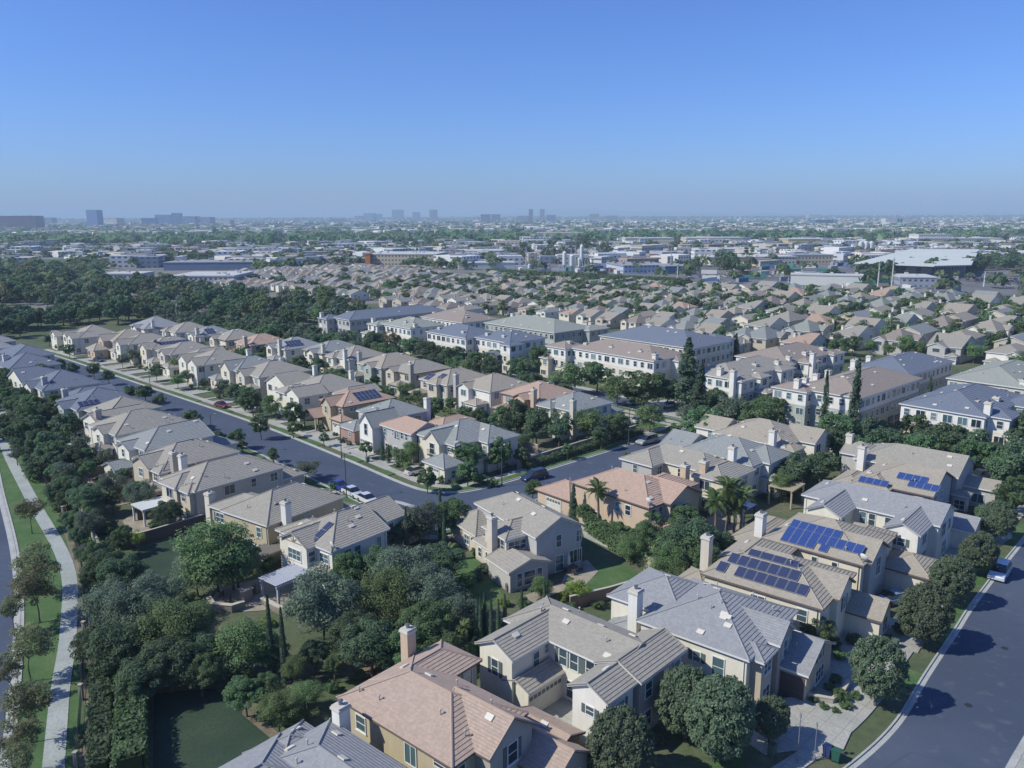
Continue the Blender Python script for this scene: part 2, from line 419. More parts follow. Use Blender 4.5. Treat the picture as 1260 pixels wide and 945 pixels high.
    def auto_windows(s,faces,floors):
        for vi,v in enumerate(s.v):
            if v.open or v.kw.get('nowin'): continue
            wr=v.wrect()
            for face in ('x0','y0','x1','y1'):
                if face not in faces: continue
                a,b=(wr[2],wr[3]) if face[0]=='x' else (wr[0],wr[1]); L=b-a
                if L<1.8: continue
                zs=[1.45] if v.ze<4 else [1.45,4.35] if v.ze<7 else [1.6,4.4,7.3]
                for zc in zs:
                    n=max(1,int(L/3.3)) if v.ze<7 else max(1,int(L/2.4))
                    for i in range(n):
                        if v.ze<7 and n>1 and s.rnd.random()<.18: continue
                        pos=a+L*(i+.5)/n+s.rnd.uniform(-.35,.35)*(1 if v.ze<7 else .3)
                        w=s.rnd.choice((.8,1.0,1.2,1.2,1.7)) if v.ze<7 else s.rnd.choice((1.0,1.0,1.6)); h=1.3 if w<1.6 else 1.4
                        if zc<2 and s.rnd.random()<.3 and v.ze>4: w=1.9; 
                        if w+.4>L: w=max(.6,round(L-.6,1))
                        out={'x0':(wr[0]-.5,pos),'x1':(wr[1]+.5,pos),'y0':(pos,wr[2]-.5),'y1':(pos,wr[3]+.5)}[face]
                        if s.blocked(vi,*out,zc): continue
                        add_window(s.root,v,face,pos,zc,w,h,'norm' if w<1.5 else 'slide')
    def win(s,vi,face,pos,zc,w=1.1,h=1.35,style='norm'):
        pos=pos-(s.cy if face[0]=='x' else s.cx); add_window(s.root,s.v[vi],face,pos,zc,w,h,style)
    def garage(s,vi,face,pos,w=4.8,dark=False):
        add_garage(s.root,s.v[vi],face,pos-(s.cy if face[0]=='x' else s.cx),w,dark)
    def add_vents(s,n):
        k=0
        for _ in range(60):
            if k>=n: break
            v=s.v[0] if s.rnd.random()<.7 else s.rnd.choice(s.v)
            x=s.rnd.uniform(v.x0+.8,v.x1-.8); y=s.rnd.uniform(v.y0+.8,v.y1-.8)
            z=v.rz(x,y)
            if max(u.rz(x+a,y+b) for u in s.v for a in(-.3,0,.3) for b in (-.3,0,.3) )>z+.35: continue
            M,z,nn=slope_matrix(s.v,x,y)
            if nn.z>.99: continue
            a,b=vent_meshes()
            if s.rnd.random()<.6: ob('roof_vent',a,s.root,mat=M)
            else: ob('vent_pipe',b,s.root,(x,y,z-.03))
            k+=1
    def solar(s,x,y,nu,nv,w=1.0,h=1.62,du=0,skip=(),bright=False,gap=.04):
        """array centred at x,y on the slope: nu along the contour, nv up the slope"""
        x,y=s.loc(x,y); M,z,n=slope_matrix(s.v,x,y,.14)
        for i in range(nu):
            for j in range(nv):
                if (i,j) in skip: continue
                T=M@Matrix.Translation(((i-(nu-1)/2)*(w+gap)+du,(j-(nv-1)/2)*(h+gap),0))
                ob('solar_panel',solar_mesh(w,h,bright),s.root,mat=T)
SP={}
def solar_mesh(w,h,bright=False):
    if (w,h,bright) not in SP:
        b=MB(); b.box(-w/2,w/2,-h/2,h/2,-.04,0,1); b.box(-w/2+.03,w/2-.03,-h/2+.03,h/2-.03,-.03,.006,0)
        SP[(w,h,bright)]=b.mesh('solar_panel',[solar_mat(bright),plain('panel_frame',(.30,.31,.33),.4)])
    return SP[(w,h,bright)]
# ================================================================ named houses
# bottom edge: grey roof with white chimney
h0=House('house',49.5,'blue-grey roofed house at the bottom edge with a tall white chimney','slate','ochre',[(26,34,33,48.3,5.6,'y','hh'),(19,30.5,41.5,50,5.45,'x','hh'),(27.5,33,46,50.6,5.0,'y','hh')],chims=[(34.25,47.2,1.25,1.1,7.6,'white')],vents=7)
h0.solar(22,48.9,3,1)
h1=House('house',49.5,'large house with pinkish tiled hip roof and ochre walls below the courtyard house','rose','ochre',
 [(36.1,44.9,36.7,50.3,5.6,'y','hh',{'p':.48}),(39.5,48.3,44.9,50.2,5.6,'x','gh',{'p':.48}),(38.5,44.2,35.2,41.5,5.6,'y','gg',{'p':.72,'wall':'taupe'}),(44.6,48.8,33.8,39.5,3.0,'y','gg',{'p':.4}),(42.0,47.0,31.8,36.6,3.1,'y','gg',{'p':.62,'wall':'taupe'})],
 chims=[(44.6,50.7,1.2,1.1,8.6,'peach')],trim='brown',auto='',vents=7)
h1.win(0,'x0',41.6,4.15,1.25,1.7,'slide'); h1.win(0,'x0',38.0,4.9,1.9,.6,'fix'); h1.win(0,'x0',47.6,4.2,1.1,1.3); h1.win(0,'x0',44,1.4,1.7,1.3,'slide')
h1.win(2,'y0',41.4,4.5,1.1,1.7,'shut'); h1.win(0,'y0',37.3,4.3,.9,1.3); h1.win(4,'y0',44.5,1.5,2.2,1.7); h1.win(1,'y0',46.7,4.3,1.0,1.6); h1.win(1,'y0',46.2,1.4,1.0,1.4)
h2=House('house',47,'cream courtyard house with white siding wings and a long taupe tiled roof','taupe','ivory',
 [(52.9,59.6,36.5,50.7,5.6,'y','gh'),(47.9,56.2,44.7,49.6,5.6,'x','gg',{'p':.5}),(48.4,52.9,34.5,38.8,5.6,'x','gg',{'p':.5,'wall':'white'}),(52.7,60.2,34.1,39.2,5.7,'x','gg',{'p':.46,'wall':'taupe'}),(48.2,54.2,43.0,46.4,2.9,'x','gg',{'p':.42}),(51.5,54.5,49.0,52.5,2.9,'x','hh')],auto='',vents=8)
h2.win(1,'x0',47.2,3.9,.75,1.6,'shut'); h2.win(1,'y0',51.5,4.1,.8,1.5); h2.win(1,'y0',53.0,4.6,.5,.9)
for q in (43.2,41.9,40.0): h2.win(0,'x0',q,4.3,.9,1.6,'shut')
h2.win(0,'x0',42.2,1.3,1.1,1.7); h2.win(0,'x0',39.8,1.3,1,1.5); h2.win(2,'x0',36.5,4.0,.8,.8,'shut'); h2.win(2,'y0',50.4,3.9,1.7,1.5,'shut')
for q in (54.4,57.3,59.0): h2.win(3,'y0',q,4.2,1.0,1.5); h2.win(3,'y0',q,1.4,1.0,1.5)
h2.garage(4,'y0',50.9,4.6)
h3=House('house',50.5,'white walled house with broad blue-grey slate hip roof and a pale chimney','slate','ivory',
 [(64.1,76.3,25.2,37.0,5.6,'x','hh',{'p':.44}),(66.8,75.6,33.2,42.2,5.6,'y','hh',{'p':.44}),(64.9,68.2,24.1,28,5.35,'y','hh',{'wall':'tan'}),(68.3,72.5,24.0,30,5.6,'y','gg',{'p':.75,'wall':'taupe'}),(69.2,76.9,21.5,27.5,3.0,'y','gg',{'p':.5,'wall':'tan'}),(64.3,68.2,35.4,41.5,3.1,'x','hh')],
 chims=[(65.3,37.8,1.35,1.2,8.6,'white')],auto='',vents=10)
h3.win(0,'x0',30.5,3.9,.7,1.0,'shut'); h3.win(0,'x0',28.3,3.6,1.1,1.9); h3.win(0,'x0',33.0,4.4,.9,.9); h3.win(2,'y0',66.6,4.1,1.6,1.1); h3.win(3,'y0',70.4,4.4,1.0,1.7); h3.win(4,'y0',73,3.6,.9,1.3,'shut'); h3.win(4,'y0',73.2,1.3,2.2,1.4); h3.win(2,'y0',66.6,1.4,1.6,1.4)
h3.garage(4,'x0',23.9,3.6,True)
h4=House('house',50.5,'cream house whose tan roof carries nineteen dark framed solar panels','tan','cream',
 [(77.9,88.9,23.3,36.9,5.6,'y','hh',{'p':.45}),(81.1,86.6,22.7,29,5.6,'y','gg',{'p':.6}),(83.5,91.8,31.0,37.6,5.5,'x','gh'),(84.4,89.4,19.2,24,2.9,'y','gg',{'p':.6}),(78,84,36.2,41,3.0,'y','hh')],
 chims=[(82.2,38.3,1.2,1.2,8.7,'beige')],trim='brown',auto='',vents=3)
h4.win(0,'x0',30.3,4.1,1.5,1.4,'slide'); h4.win(0,'x0',25.5,4.1,1,1.3); h4.win(1,'y0',83.8,4.2,.8,1.5,'shut'); h4.win(3,'y0',86.9,1.5,1.6,1.6); h4.win(0,'x0',34.5,1.5,1.8,1.4,'slide'); h4.win(0,'x0',30,1.5,1.8,1.4,'slide'); h4.win(2,'x0',34.6,4.3,1,1.2)
h4.solar(79.45,29.4,7,1,1.08,1.5,gap=.07); h4.solar(80.95,30.9,7,1,1.08,1.5,gap=.07); h4.solar(82.35,30.4,4,1,1.35,1.05,gap=.07); h4.solar(79.45,35.0,1,1,1.1,1.5)
h5=House('house',48,'cream house with tan roof holding long bright blue solar panel rows','tan','cream',
 [(90.3,101.6,27.2,39.6,5.6,'y','hh',{'p':.44}),(91.4,98.0,26.7,33,5.6,'y','gg',{'p':.55,'wall':'gray'}),(96.5,103.8,27.6,33,5.3,'x','gh'),(97.5,104,21.8,28.0,3.0,'x','hh'),(93,104,39.0,45.5,3.1,'x','hh')],
 chims=[(91.6,40.4,1.4,1.2,8.6,'white')],trim='brown',auto='',vents=4)
for q in (37.0,35.9): h5.win(0,'x0',q,4.3,.7,1.3)
for q in (33.0,30.6): h5.win(0,'x0',q,4.2,.6,1.3)
h5.win(1,'y0',94.7,4.2,1.4,2.2); h5.garage(3,'y0',100.5,4.6); h5.win(0,'x0',34,1.5,1.9,1.5,'slide')
h5.solar(92.35,32.7,9,1,1.0,1.6,bright=True); h5.solar(91.15,35.3,4,1,1.0,1.2,bright=True); h5.solar(91.15,32.15,1,1,1.0,1.2,bright=True); h5.solar(93.7,34.2,6,1,1.0,1.4,bright=True)
h6=House('house',48,'white boarded courtyard house with blue-grey roof facing the wide street','slate','ivory',
 [(109.0,117.3,24.0,42.3,5.6,'y','gh'),(103.6,111.5,34.6,39.6,5.6,'x','gg',{'p':.5}),(103.9,112.5,24.9,29.5,5.6,'x','gg',{'p':.5,'wall':'white'}),(116.5,122.5,21.5,27.5,3.0,'y','gg'),(103.2,105.5,36,39.5,2.7,'y','hh',{'open':True})],auto='',vents=6)
for q in (33.7,32.5,30.4): h6.win(0,'x0',q,4.2,.85,1.6); h6.win(0,'x0',q,1.4,.9,1.4)
h6.win(2,'x0',27.2,4.1,.9,1.0,'shut'); h6.win(2,'x0',26.8,1.4,1.9,1.6,'fix'); h6.win(1,'y0',105.5,4.1,.6,1.3); h6.win(0,'y0',112,4.2,1.8,1.7); h6.win(0,'y0',114.8,4.2,1.0,1.5); h6.win(2,'y0',107,4.1,1.6,1.3); h6.win(2,'y0',107.5,1.5,1.6,1.7); h6.win(0,'y0',113,1.5,1.8,1.7)
h7=House('house',48,'tan roofed house with three separate blue solar panel blocks','tan','ivory',
 [(120.3,131.8,27.8,39.2,5.6,'y','gh',{'p':.42,'wall':'gray'}),(118.6,126,33.2,38.9,5.55,'x','hg',{'p':.42}),(123,131,38.6,43.5,3.6,'x','hh')],chims=[],auto='x0y0',trim='brown',vents=5)
h7.solar(120.0,35.7,4,1,1,1.5,bright=True) if False else h7.solar(119.9,35.9,4,1,1,1.4,bright=True); h7.solar(123.2,31.5,4,1,1,1.5,bright=True); h7.solar(122.0,29.6,4,1,1,1.5,bright=True)
h7b=House('house',48,'plain taupe roofed house behind the roof with three solar blocks','taupe','gray',
 [(131.9,142.5,27.3,43.2,5.6,'y','gh'),(134,141,40,46,5.5,'y','hg'),(136.5,141.5,22.8,28,3.2,'y','gg'),(131.5,134,25.5,28.3,3.0,'y','hh')],chims=[(131.4,41.5,1.5,1.2,8.4,'white'),(137,45.5,1.2,1.2,8.6,'cream')],vents=4)
h8=House('house',42,'salmon-pink roofed corner house with peach stucco walls','pink','peach',
 [(83.5,93.7,64.7,79.6,5.6,'y','hh',{'p':.46}),(86.8,94.3,63.6,70.5,5.6,'y','gg',{'p':.5,'wall':'tan'}),(90,97.2,66.2,73,5.6,'x','gh'),(83.1,87.3,62.4,66,2.8,'x','hh'),(82.5,89.5,78.8,86.5,3.0,'y','hh')],chims=[(98.2,69.5,1.3,1.2,7.9,'peach')],trim='brown',auto='',vents=8)
for q in (70.6,68.7): h8.win(0,'x0',q,4.1,.9,1.4)
h8.win(0,'y0',84.9,4.2,1.0,1.5); h8.win(0,'y0',86.5,4.2,.7,1.5); h8.win(1,'x0',65.6,4.3,1.0,1.6); h8.win(1,'y0',90.3,4.1,2.6,1.3); h8.win(3,'x0',64.2,1.4,.9,1.3); h8.win(3,'y0',85.2,1.4,1.8,1.3); h8.garage(4,'x0',82.6,3.0); h8.win(0,'x0',75,1.5,1.7,1.3,'slide')
h9=House('house',44,'beige U-shaped house with olive taupe roof behind the salmon roof','taupe','cream',
 [(104.6,112.6,64.0,79.5,5.6,'y','hh'),(101.2,109,72.6,79.4,5.55,'x','hg',{'wall':'gray'}),(102.2,111.8,60.2,66.6,5.6,'x','hh'),(100.5,104,66,70,2.9,'x','hh')],chims=[(103.6,64.6,1.3,1.3,8.2,'peach')],auto='x0y0',vents=6)
h10=House('house',46,'white walled house with grey roof and white chimney behind the palms','gray','white',
 [(114.7,126.4,57.4,71.6,5.6,'y','hh'),(117.9,126.2,56.0,62,5.6,'y','hh'),(114.2,118.2,57.2,60.8,5.3,'x','hh'),(117.6,121.5,54.3,57.5,3.0,'x','hh'),(116,125,70.5,76,5.3,'y','gg')],chims=[(113.9,60.6,1.3,1.2,8.8,'white')],auto='x0y0',vents=7)
h11=House('house',46,'plain tan roofed house with white chimney next to the tall conifers','tan','ivory',
 [(128.6,140.8,58.5,72.8,5.6,'y','hh'),(134,141.5,55.6,62,5.6,'y','gg',{'p':.5}),(128.1,132.5,56.6,60,5.2,'x','hh'),(131,139,72,78,5.3,'y','gg')],chims=[(127.9,60.6,1.3,1.2,8.8,'white')],auto='x0y0',vents=8)
h655=House('house',33,'taupe house with a big gabled garden wall and its own lawn in the centre','taupe','beige',
 [(53.4,61.2,77.0,92.2,5.6,'y','gh',{'p':.5,'wall':'gray'}),(50.4,56.5,79.3,85.2,5.2,'x','hg',{'p':.4}),(48.4,54.8,75.4,81,2.8,'y','gg',{'p':.33,'wall':'gray'}),(50.6,56,87,95,3.0,'x','hh',{'p':.5}),(50.0,52.2,82,87.2,2.8,'y','hh',{'p':.4})],
 chims=[(50.1,81.9,1.0,1.4,8.0,'beige')],auto='',vents=5)
h655.win(0,'y0',57.2,4.3,.75,1.6); h655.win(0,'y0',60.4,4.3,.75,1.6); h655.win(0,'y0',59.9,1.6,1.9,1.7,'slide'); h655.win(0,'y0',57.3,1.2,1.2,2.1,'fix'); h655.win(1,'y0',52.4,4.0,2.6,1.2,'norm')
h655.win(2,'y0',51.6,1.4,1.6,1.7,'fix'); h655.win(2,'y0',50.1,1.4,.7,1.7); h655.win(2,'y0',53.1,1.4,.7,1.7); h655.win(1,'x0',83.7,4,.8,1.3); h655.win(1,'x0',80.5,4,.8,1.5); h655.win(3,'x0',90,1.5,1.2,1.2); h655.win(4,'x0',85.5,1.4,.7,1.2); h655.win(4,'x0',83.6,1.4,.7,1.2)
L1=House('house',55,'ochre walled house with striped taupe roof above the patio garden','taupe','ochre',
 [(62,76,82.4,92.4,5.6,'x','hh',{'p':.5}),(62.2,69.3,85,95.4,5.58,'y','gh',{'p':.42}),(73,79,84,90,3,'x','hh')],chims=[(62.9,95.8,1.2,1.2,7.6,'cream'),(64.8,81.9,1.1,1.1,8.6,'white')],auto='',vents=8)
L1.win(1,'x0',93.2,4.2,1.7,1.2,'shut'); L1.win(1,'x0',90.3,4.2,.6,1.4); L1.win(0,'x0',84.6,4.1,.9,1.3); L1.win(0,'x0',85.3,1.3,1.7,1.5); L1.win(1,'x0',91,1.4,1.8,1.4,'slide'); L1.win(0,'y0',69,4.2,1,1.3); L1.win(0,'y0',66,1.4,1.2,1.4)
L2=House('house',51,'white half-timbered gable house with six small solar panels on a striped roof','taupe','ivory',
 [(56,65.5,73.3,83.4,5.6,'x','hg',{'p':.47}),(64.6,70.5,75.4,83,5.6,'x','gg',{'p':.47}),(54.7,61,76.4,82.2,5.6,'x','gg',{'p':.5}),(55.2,58.5,73.6,77,2.9,'x','hh'),(56.2,62,80,85,5.5,'y','gh',{'p':.42}),(69.5,76,77,83.5,3.0,'x','hh')],auto='',vents=9)
L2.win(2,'x0',79.2,4.1,2.4,1.3,'norm'); L2.win(2,'y0',55.7,4.2,.9,1.3); L2.win(0,'x0',75.2,4.2,1.6,1.1); L2.win(0,'y0',58.8,4.2,.9,1.4); L2.win(0,'y0',60.3,4.2,.9,1.4); L2.win(0,'y0',63.8,4.1,.7,1.6); L2.win(1,'y0',67.3,4.3,1.8,1.3); L2.win(0,'y0',59,1.4,1.2,1.5); L2.win(0,'y0',62,1.4,1.2,1.5)
w=L2.v[2].wrect(); t=MB(); ym=(w[2]+w[3])/2
for a,b in (((ym,5.75),(ym,7.0)),((ym-.1,5.8),(ym-1.1,6.6)),((ym+.1,5.8),(ym+1.1,6.6)),((ym-1.9,5.75),(ym-1.0,6.4)),((ym+1.9,5.75),(ym+1.0,6.4)),((w[2]+.2,5.7),(w[3]-.2,5.7))):
    t.tube((w[0]-.03,a[0],a[1]),(w[0]-.03,b[0],b[1]),.07,.07,4)
ob('timber_framing',t.mesh('timber_framing',[plain('timber_tan',(.33,.27,.2),.8)]),L2.root)
L2.solar(57.6,74.9+2.5,1,3,.95,1.35); L2.solar(58.9,83.0,3,1,.95,1.35) if False else L2.solar(57.0,80.9,3,1,.95,1.3)
L3=House('house',50,'sage-tinted house with grey-tan roof and teal edged garden windows','taupe','sand',
 [(55.4,71.0,107.1,117.4,5.6,'x','hh',{'p':.46}),(54.2,61,110.6,115.9,5.6,'x','hg',{'p':.46}),(54.6,58,107.6,111.5,5.4,'x','hh'),(70,76,108.5,116,3,'y','hh')],chims=[(59.5,118.0,1.2,1.1,8.6,'white')],auto='x0y0',vents=8)
L4=House('house',50,'tan gabled house with brown chimney beside the grey-tan roof','taupe','tan',
 [(57.4,71.2,120.6,131.2,5.6,'x','hh',{'p':.46}),(56.3,63,123.3,129.4,5.6,'x','gg',{'p':.5}),(56.6,60.5,120.2,124,5.3,'x','hh'),(54.6,58,119.6,124,2.8,'x','hh'),(70,75,121,128,3,'y','hh')],chims=[(59,119.8,1.1,1.2,8.8,'taupe')],auto='x0y0',vents=7)
L5=House('house',50,'grey roofed pale house with low garden wing beside the hedge','gray','ivory',
 [(60.8,74,133.6,144.4,5.6,'x','hg',{'p':.42}),(59.5,64,137,142,5.3,'x','gg'),(56.0,60.8,135,140,2.9,'x','gh'),(73,79,134,141,3,'y','hh')],auto='x0y0',vents=5)
L6=House('house',50,'long brown-grey roofed house with tall pale gables and beige chimney','taupe','ivory',
 [(62,76.5,147.4,159.2,5.6,'x','hh',{'p':.46}),(60.9,68,150.2,155,5.6,'x','gg',{'p':.5}),(63.5,74,158,166,5.6,'x','gg',{'p':.42}),(67,79,163,173,5.6,'y','hh'),(59.5,62.5,149,154,2.9,'x','hh')],chims=[(64.5,160.2,1.3,1.3,8.6,'taupe')],auto='x0y0',vents=8)
L7=House('house',46,'blue-grey roofed house with four dark panels near the left of the street','blue','sage',
 [(53.5,66.8,177.4,191,5.6,'x','hh',{'p':.44}),(52.0,58,181.4,186.6,5.6,'x','gg'),(56,66,189,197,5.55,'x','hg'),(50.5,54,178,184,2.9,'x','hh')],chims=[(55.5,190.6,1.3,1.2,8.4,'gray')],auto='x0y0',vents=7)
L7.solar(56.5,179.3,4,1) 
L8=House('house',46,'slate-blue roofed house with pale gable and slim grey chimney','blue','ivory',
 [(54.8,68,204.4,219,5.6,'x','hh',{'p':.44}),(53.7,60,210,215.5,5.6,'x','gg'),(54.2,66,218,230.5,5.6,'x','gh'),(51,54.5,212,222,2.9,'y','hh')],chims=[(56.5,208.0,1.3,1.2,8.6,'gray')],auto='x0y0',vents=5)
L9=House('house',46,'blue roofed house at the left edge just before the park trees','blue','beige',
 [(56.9,70,239.5,254,5.6,'x','hh'),(56,64,252,263,5.6,'x','gh'),(62,74,258,275,5.6,'y','hh')],chims=[(59,250,1.2,1.2,8.6,'white')],auto='x0y0',vents=3)
L10=House('house',46,'far slate roofed house at the left margin beyond the blue roofs','slate','beige',[(55,70,282,298,5.6,'x','hh'),(60,74,296,308,5.6,'y','hh')],auto='x0y0',vents=2)

# far side of the long street ---------------------------------------------------
A_=43
F1=House('house',A_,'corner house with cream front gable, balcony window and grey tiled roof','gray','cream',
 [(84.4,97.8,105.2,116.8,5.6,'x','hh',{'p':.46}),(89.8,97.8,102.6,110,5.6,'y','hg',{'p':.46}),(83.1,90,108.0,112.9,5.5,'x','gg',{'p':.85,'wall':'cream'}),(80.2,84.9,103.0,109.4,2.9,'x','hh',{'p':.5}),(86.5,90,103.2,105.8,2.8,'x','hh')],auto='',vents=9)
F1.win(2,'x0',110.4,4.3,1.3,1.9,'fix'); F1.win(0,'x0',106.8,4.5,1.6,.7); F1.win(0,'y0',86.6,4.3,.8,1.2); F1.win(0,'y0',88.8,4.3,.6,.7); F1.win(1,'y0',92.6,4.1,.8,1.2); F1.win(1,'y0',95.2,4.3,.8,1.2); F1.win(1,'x0',103.9,4.1,.8,1.3); F1.garage(3,'x0',106.3,2.6); F1.win(3,'y0',82.5,1.4,.9,1.2)
b=MB()
for i in range(9): b.tube((-.5,-.9+i*.225,3.1),(-.5,-.9+i*.225,4.1),.02,.02,4)
b.box(-.53,-.47,-.95,.95,4.08,4.14); b.box(-.55,0,-.95,.95,3.02,3.1); ob('balcony',b.mesh('balcony',[plain('iron',(.05,.05,.05),.5)]),F1.root,(83.38-F1.cx,110.4-F1.cy,0))
F2=House('house',A_,'house with steep white gable, red brick garage and dusky pink side roof','gray','gray',
 [(86.2,97.2,129.4,139.9,5.6,'x','hh',{'p':.46}),(81.4,88.5,126.6,131.8,5.2,'x','gg',{'p':1.0,'wall':'white'}),(82.4,88,134.9,141.3,2.9,'x','hh',{'wall':'brick','p':.4}),(85.8,90,131.5,138,5.5,'x','hh',{'wall':'ivory'})],chims=[(97.6,130.6,1.2,1.2,8.4,'white')],auto='',vents=6)
F2.win(1,'x0',129.2,4.5,1.0,2.2,'fix'); F2.garage(1,'x0',130.2,1.9); F2.garage(1,'x0',127.9,1.9); F2.garage(2,'y0',85.2,2.6); F2.win(2,'x0',137,1.7,.6,.9); F2.win(0,'y0',94.5,4.2,1.5,1.3); F2.win(3,'x0',135,4.4,2.6,1.0)
F2b=House('house',A_,'green-sided house with dusky pink roof and a row of arched dormer windows','pink','sage',
 [(83.3,91.0,116.6,127.5,5.6,'y','gh',{'p':.42,'wall':'gray'}),(84,88,121,124.5,3.0,'x','hh'),(90,101,117.5,124.2,3.2,'x','hh',{'p':.4}),(96,105,123.5,129,3.4,'x','hh',{'p':.4})],auto='x0y0',vents=2)
for q in (118.6,120,121.4,122.8): F2b.win(0,'x0',q,4.7,.7,1.2)
F3=House('house',A_,'ochre house with pinkish roof, solar array and white columned porch','pink','ochre',
 [(85.6,99.2,144.2,154.0,5.6,'x','hh',{'p':.46}),(84.2,91,146.8,151,5.5,'x','gg',{'p':.85}),(81.9,86,149.4,155.2,2.9,'x','gg',{'p':.55,'open':True}),(84.0,87,142.3,147,3.0,'x','hh')],auto='',trim='brown',vents=2)
F3.win(1,'x0',149,4.5,.8,1.5); F3.win(0,'x0',145.5,4.4,1.0,1.2); F3.win(0,'y0',88.5,4.7,1.8,.8,'norm'); F3.garage(0,'x0',145.4,2.2); F3.win(0,'y0',95,4.3,1,1.2); F3.garage(3,'x0',144.7,3.2)
F3.solar(93.2,146.5,6,2,.95,1.5)
F4=House('house',A_,'long white house with round gable window and shuttered front windows','taupe','ivory',
 [(87.6,102,159.6,172.4,5.6,'x','hh',{'p':.44}),(83.4,91,159.0,165.8,5.6,'x','gg',{'p':.5}),(83.3,92,165,170.5,5.5,'x','hh'),(86.5,98,170.5,181.5,5.6,'x','gh',{'p':.46}),(92,102,153.8,160,5.2,'x','hg')],chims=[(101.8,166.5,1.2,1.1,8.6,'white'),(99.5,180,1.2,1.1,8.4,'white')],auto='x0y0',vents=4)
F5a=House('house',A_,'house with tall cream front gable and slate roof between two larger roofs','gray','cream',
 [(87,100.5,198.2,209.5,5.6,'x','hh',{'p':.46}),(85.8,92,200.2,206.2,5.6,'x','gg',{'p':.75}),(84,87.5,205,209.5,2.9,'x','hh')],auto='x0y0',chims=[(99,196.8,1.2,1.1,8.2,'white')],vents=3)
F5b=House('house',A_,'tan roofed house with small cream gable facing the street trees','taupe','beige',
 [(87.3,102,186.2,198.6,5.6,'x','hh',{'p':.42}),(85.6,90,191,196,5.5,'x','gg',{'p':.6}),(84.8,88,186.5,191,2.9,'x','hh')],auto='x0y0',vents=3)
F6=House('house',A_,'broad white two-gabled house with tan roof and arched entry','taupe','ivory',
 [(84.4,98.5,213,226,5.6,'x','hh',{'p':.46}),(82.4,90,213.4,220,5.6,'x','gg',{'p':.5}),(82.9,90,222,228,5.6,'x','gg',{'p':.55}),(86,97,225,234,5.55,'x','hg'),(80.8,85,229.5,235.5,3,'x','hh')],auto='x0y0',chims=[(98,214.5,1.2,1.1,8.6,'white')],vents=4)
F6b=House('house',A_,'brown roofed house behind the row of dark cypress bushes','taupe','beige',
 [(84,98.5,236,248,5.6,'x','hh'),(82.6,88,237,242,5.6,'x','gg',{'p':.55}),(81,84.5,243,248,2.9,'x','hh')],auto='x0y0',vents=2)
F7=House('house',A_,'tan house with one long dark solar strip along its ridge','taupe','cream',
 [(83.8,99,250.2,262,5.6,'x','hh'),(82.2,88,251,257,5.6,'x','gg',{'p':.55}),(80.6,84,258,263,3,'x','hh')],auto='x0y0',chims=[(98,251,1.3,1.2,8.4,'peach')],vents=2)
F7.solar(91.5,252.7,9,1); F7.solar(86.2,254.9,1,3)
F8=House('house',A_,'peach house with terracotta garage roof near the far end of the street','tan','peach',
 [(80.5,94,275,288,5.6,'x','hh'),(78.2,85,278.6,284.5,5.6,'x','gg',{'p':.6}),(74.8,79.5,277,285.5,3,'x','hh')],auto='x0y0',vents=2)
F8b=House('house',A_,'cream gabled house beside the peach house near the far end of the street','taupe','ivory',
 [(82,96,265,275.5,5.6,'x','hh'),(79.4,86,266,271,5.6,'x','gg',{'p':.6}),(79,82.5,270.5,276,3,'x','hh')],auto='x0y0',vents=2)
F9=House('house',A_,'last large house on the long street, brown roofed with shuttered cream gables','taupe','ivory',
 [(74.5,88,291,306,5.6,'x','hh'),(72.3,80,291.4,297.4,5.6,'x','gg',{'p':.5}),(72.6,79,298.8,303.8,5.6,'x','gg',{'p':.6}),(71,76,305,313,5.0,'x','gh')],auto='x0y0',vents=3)
# row behind the street row -----------------------------------------------------
SD=[(117.8,130.2,107.6,118.4,'gray','ivory','grey hip-roofed house with tall chimney beside the dark hedge','x',(116.9,107.2,'beige')),
 (119.0,132,119.0,131.8,'pink','peach','peach house with brown chimney and dusky roof behind the round trees','x',(118.5,120.2,'peach')),
 (117.8,131,133.6,145.6,'tan','white','white walled twin-gabled house with small tan roof planes','x',None),
 (115.3,129.8,146.2,157.6,'tan','sand','tan roofed house with two small solar blocks on its garden slope','x',(117.0,144.9,'gray')),
 (117,130.5,163.2,174,'taupe','sand','plain taupe hip-roofed house with dark brown chimney','x',(117.2,163.2,'taupe')),
 (116.2,131.4,175.2,187.2,'tan','sage','pale green house with tan striped hip roof','x',(118,188.4,'gray')),
 (117,130,192.4,205,'taupe','ivory','cream house with arched gable below the first long terrace','x',(117.0,194.2,'white')),
 (116.4,131.5,205.8,218.2,'gray','ivory','grey roofed house with white gable in the garden row','x',(117.5,207,'cream')),
 (112.5,126,221,233,'slate','ivory','slate roofed house with dark roof panels next to the park trees','x',(112.5,224,'cream')),
 (108.6,122,236,247.5,'pink','peach','peach house with rosy roof and brown chimney in the garden row','x',(108,238,'peach')),
 (107.2,120.5,251,263,'taupe','cream','cream house with pale hip end in the garden row','x',None),
 (104.8,118,266,277.5,'gray','white','small white house with blue roof panels in the garden row','x',(105,268,'cream')),
 (102.5,116,281,293,'taupe','ivory','ivory house half hidden by round trees near the park','x',None),
 (97.5,112,297,313,'slate','white','broad slate roofed house at the far end of the garden row','x',(101,298,'white'))]
SROW=[]
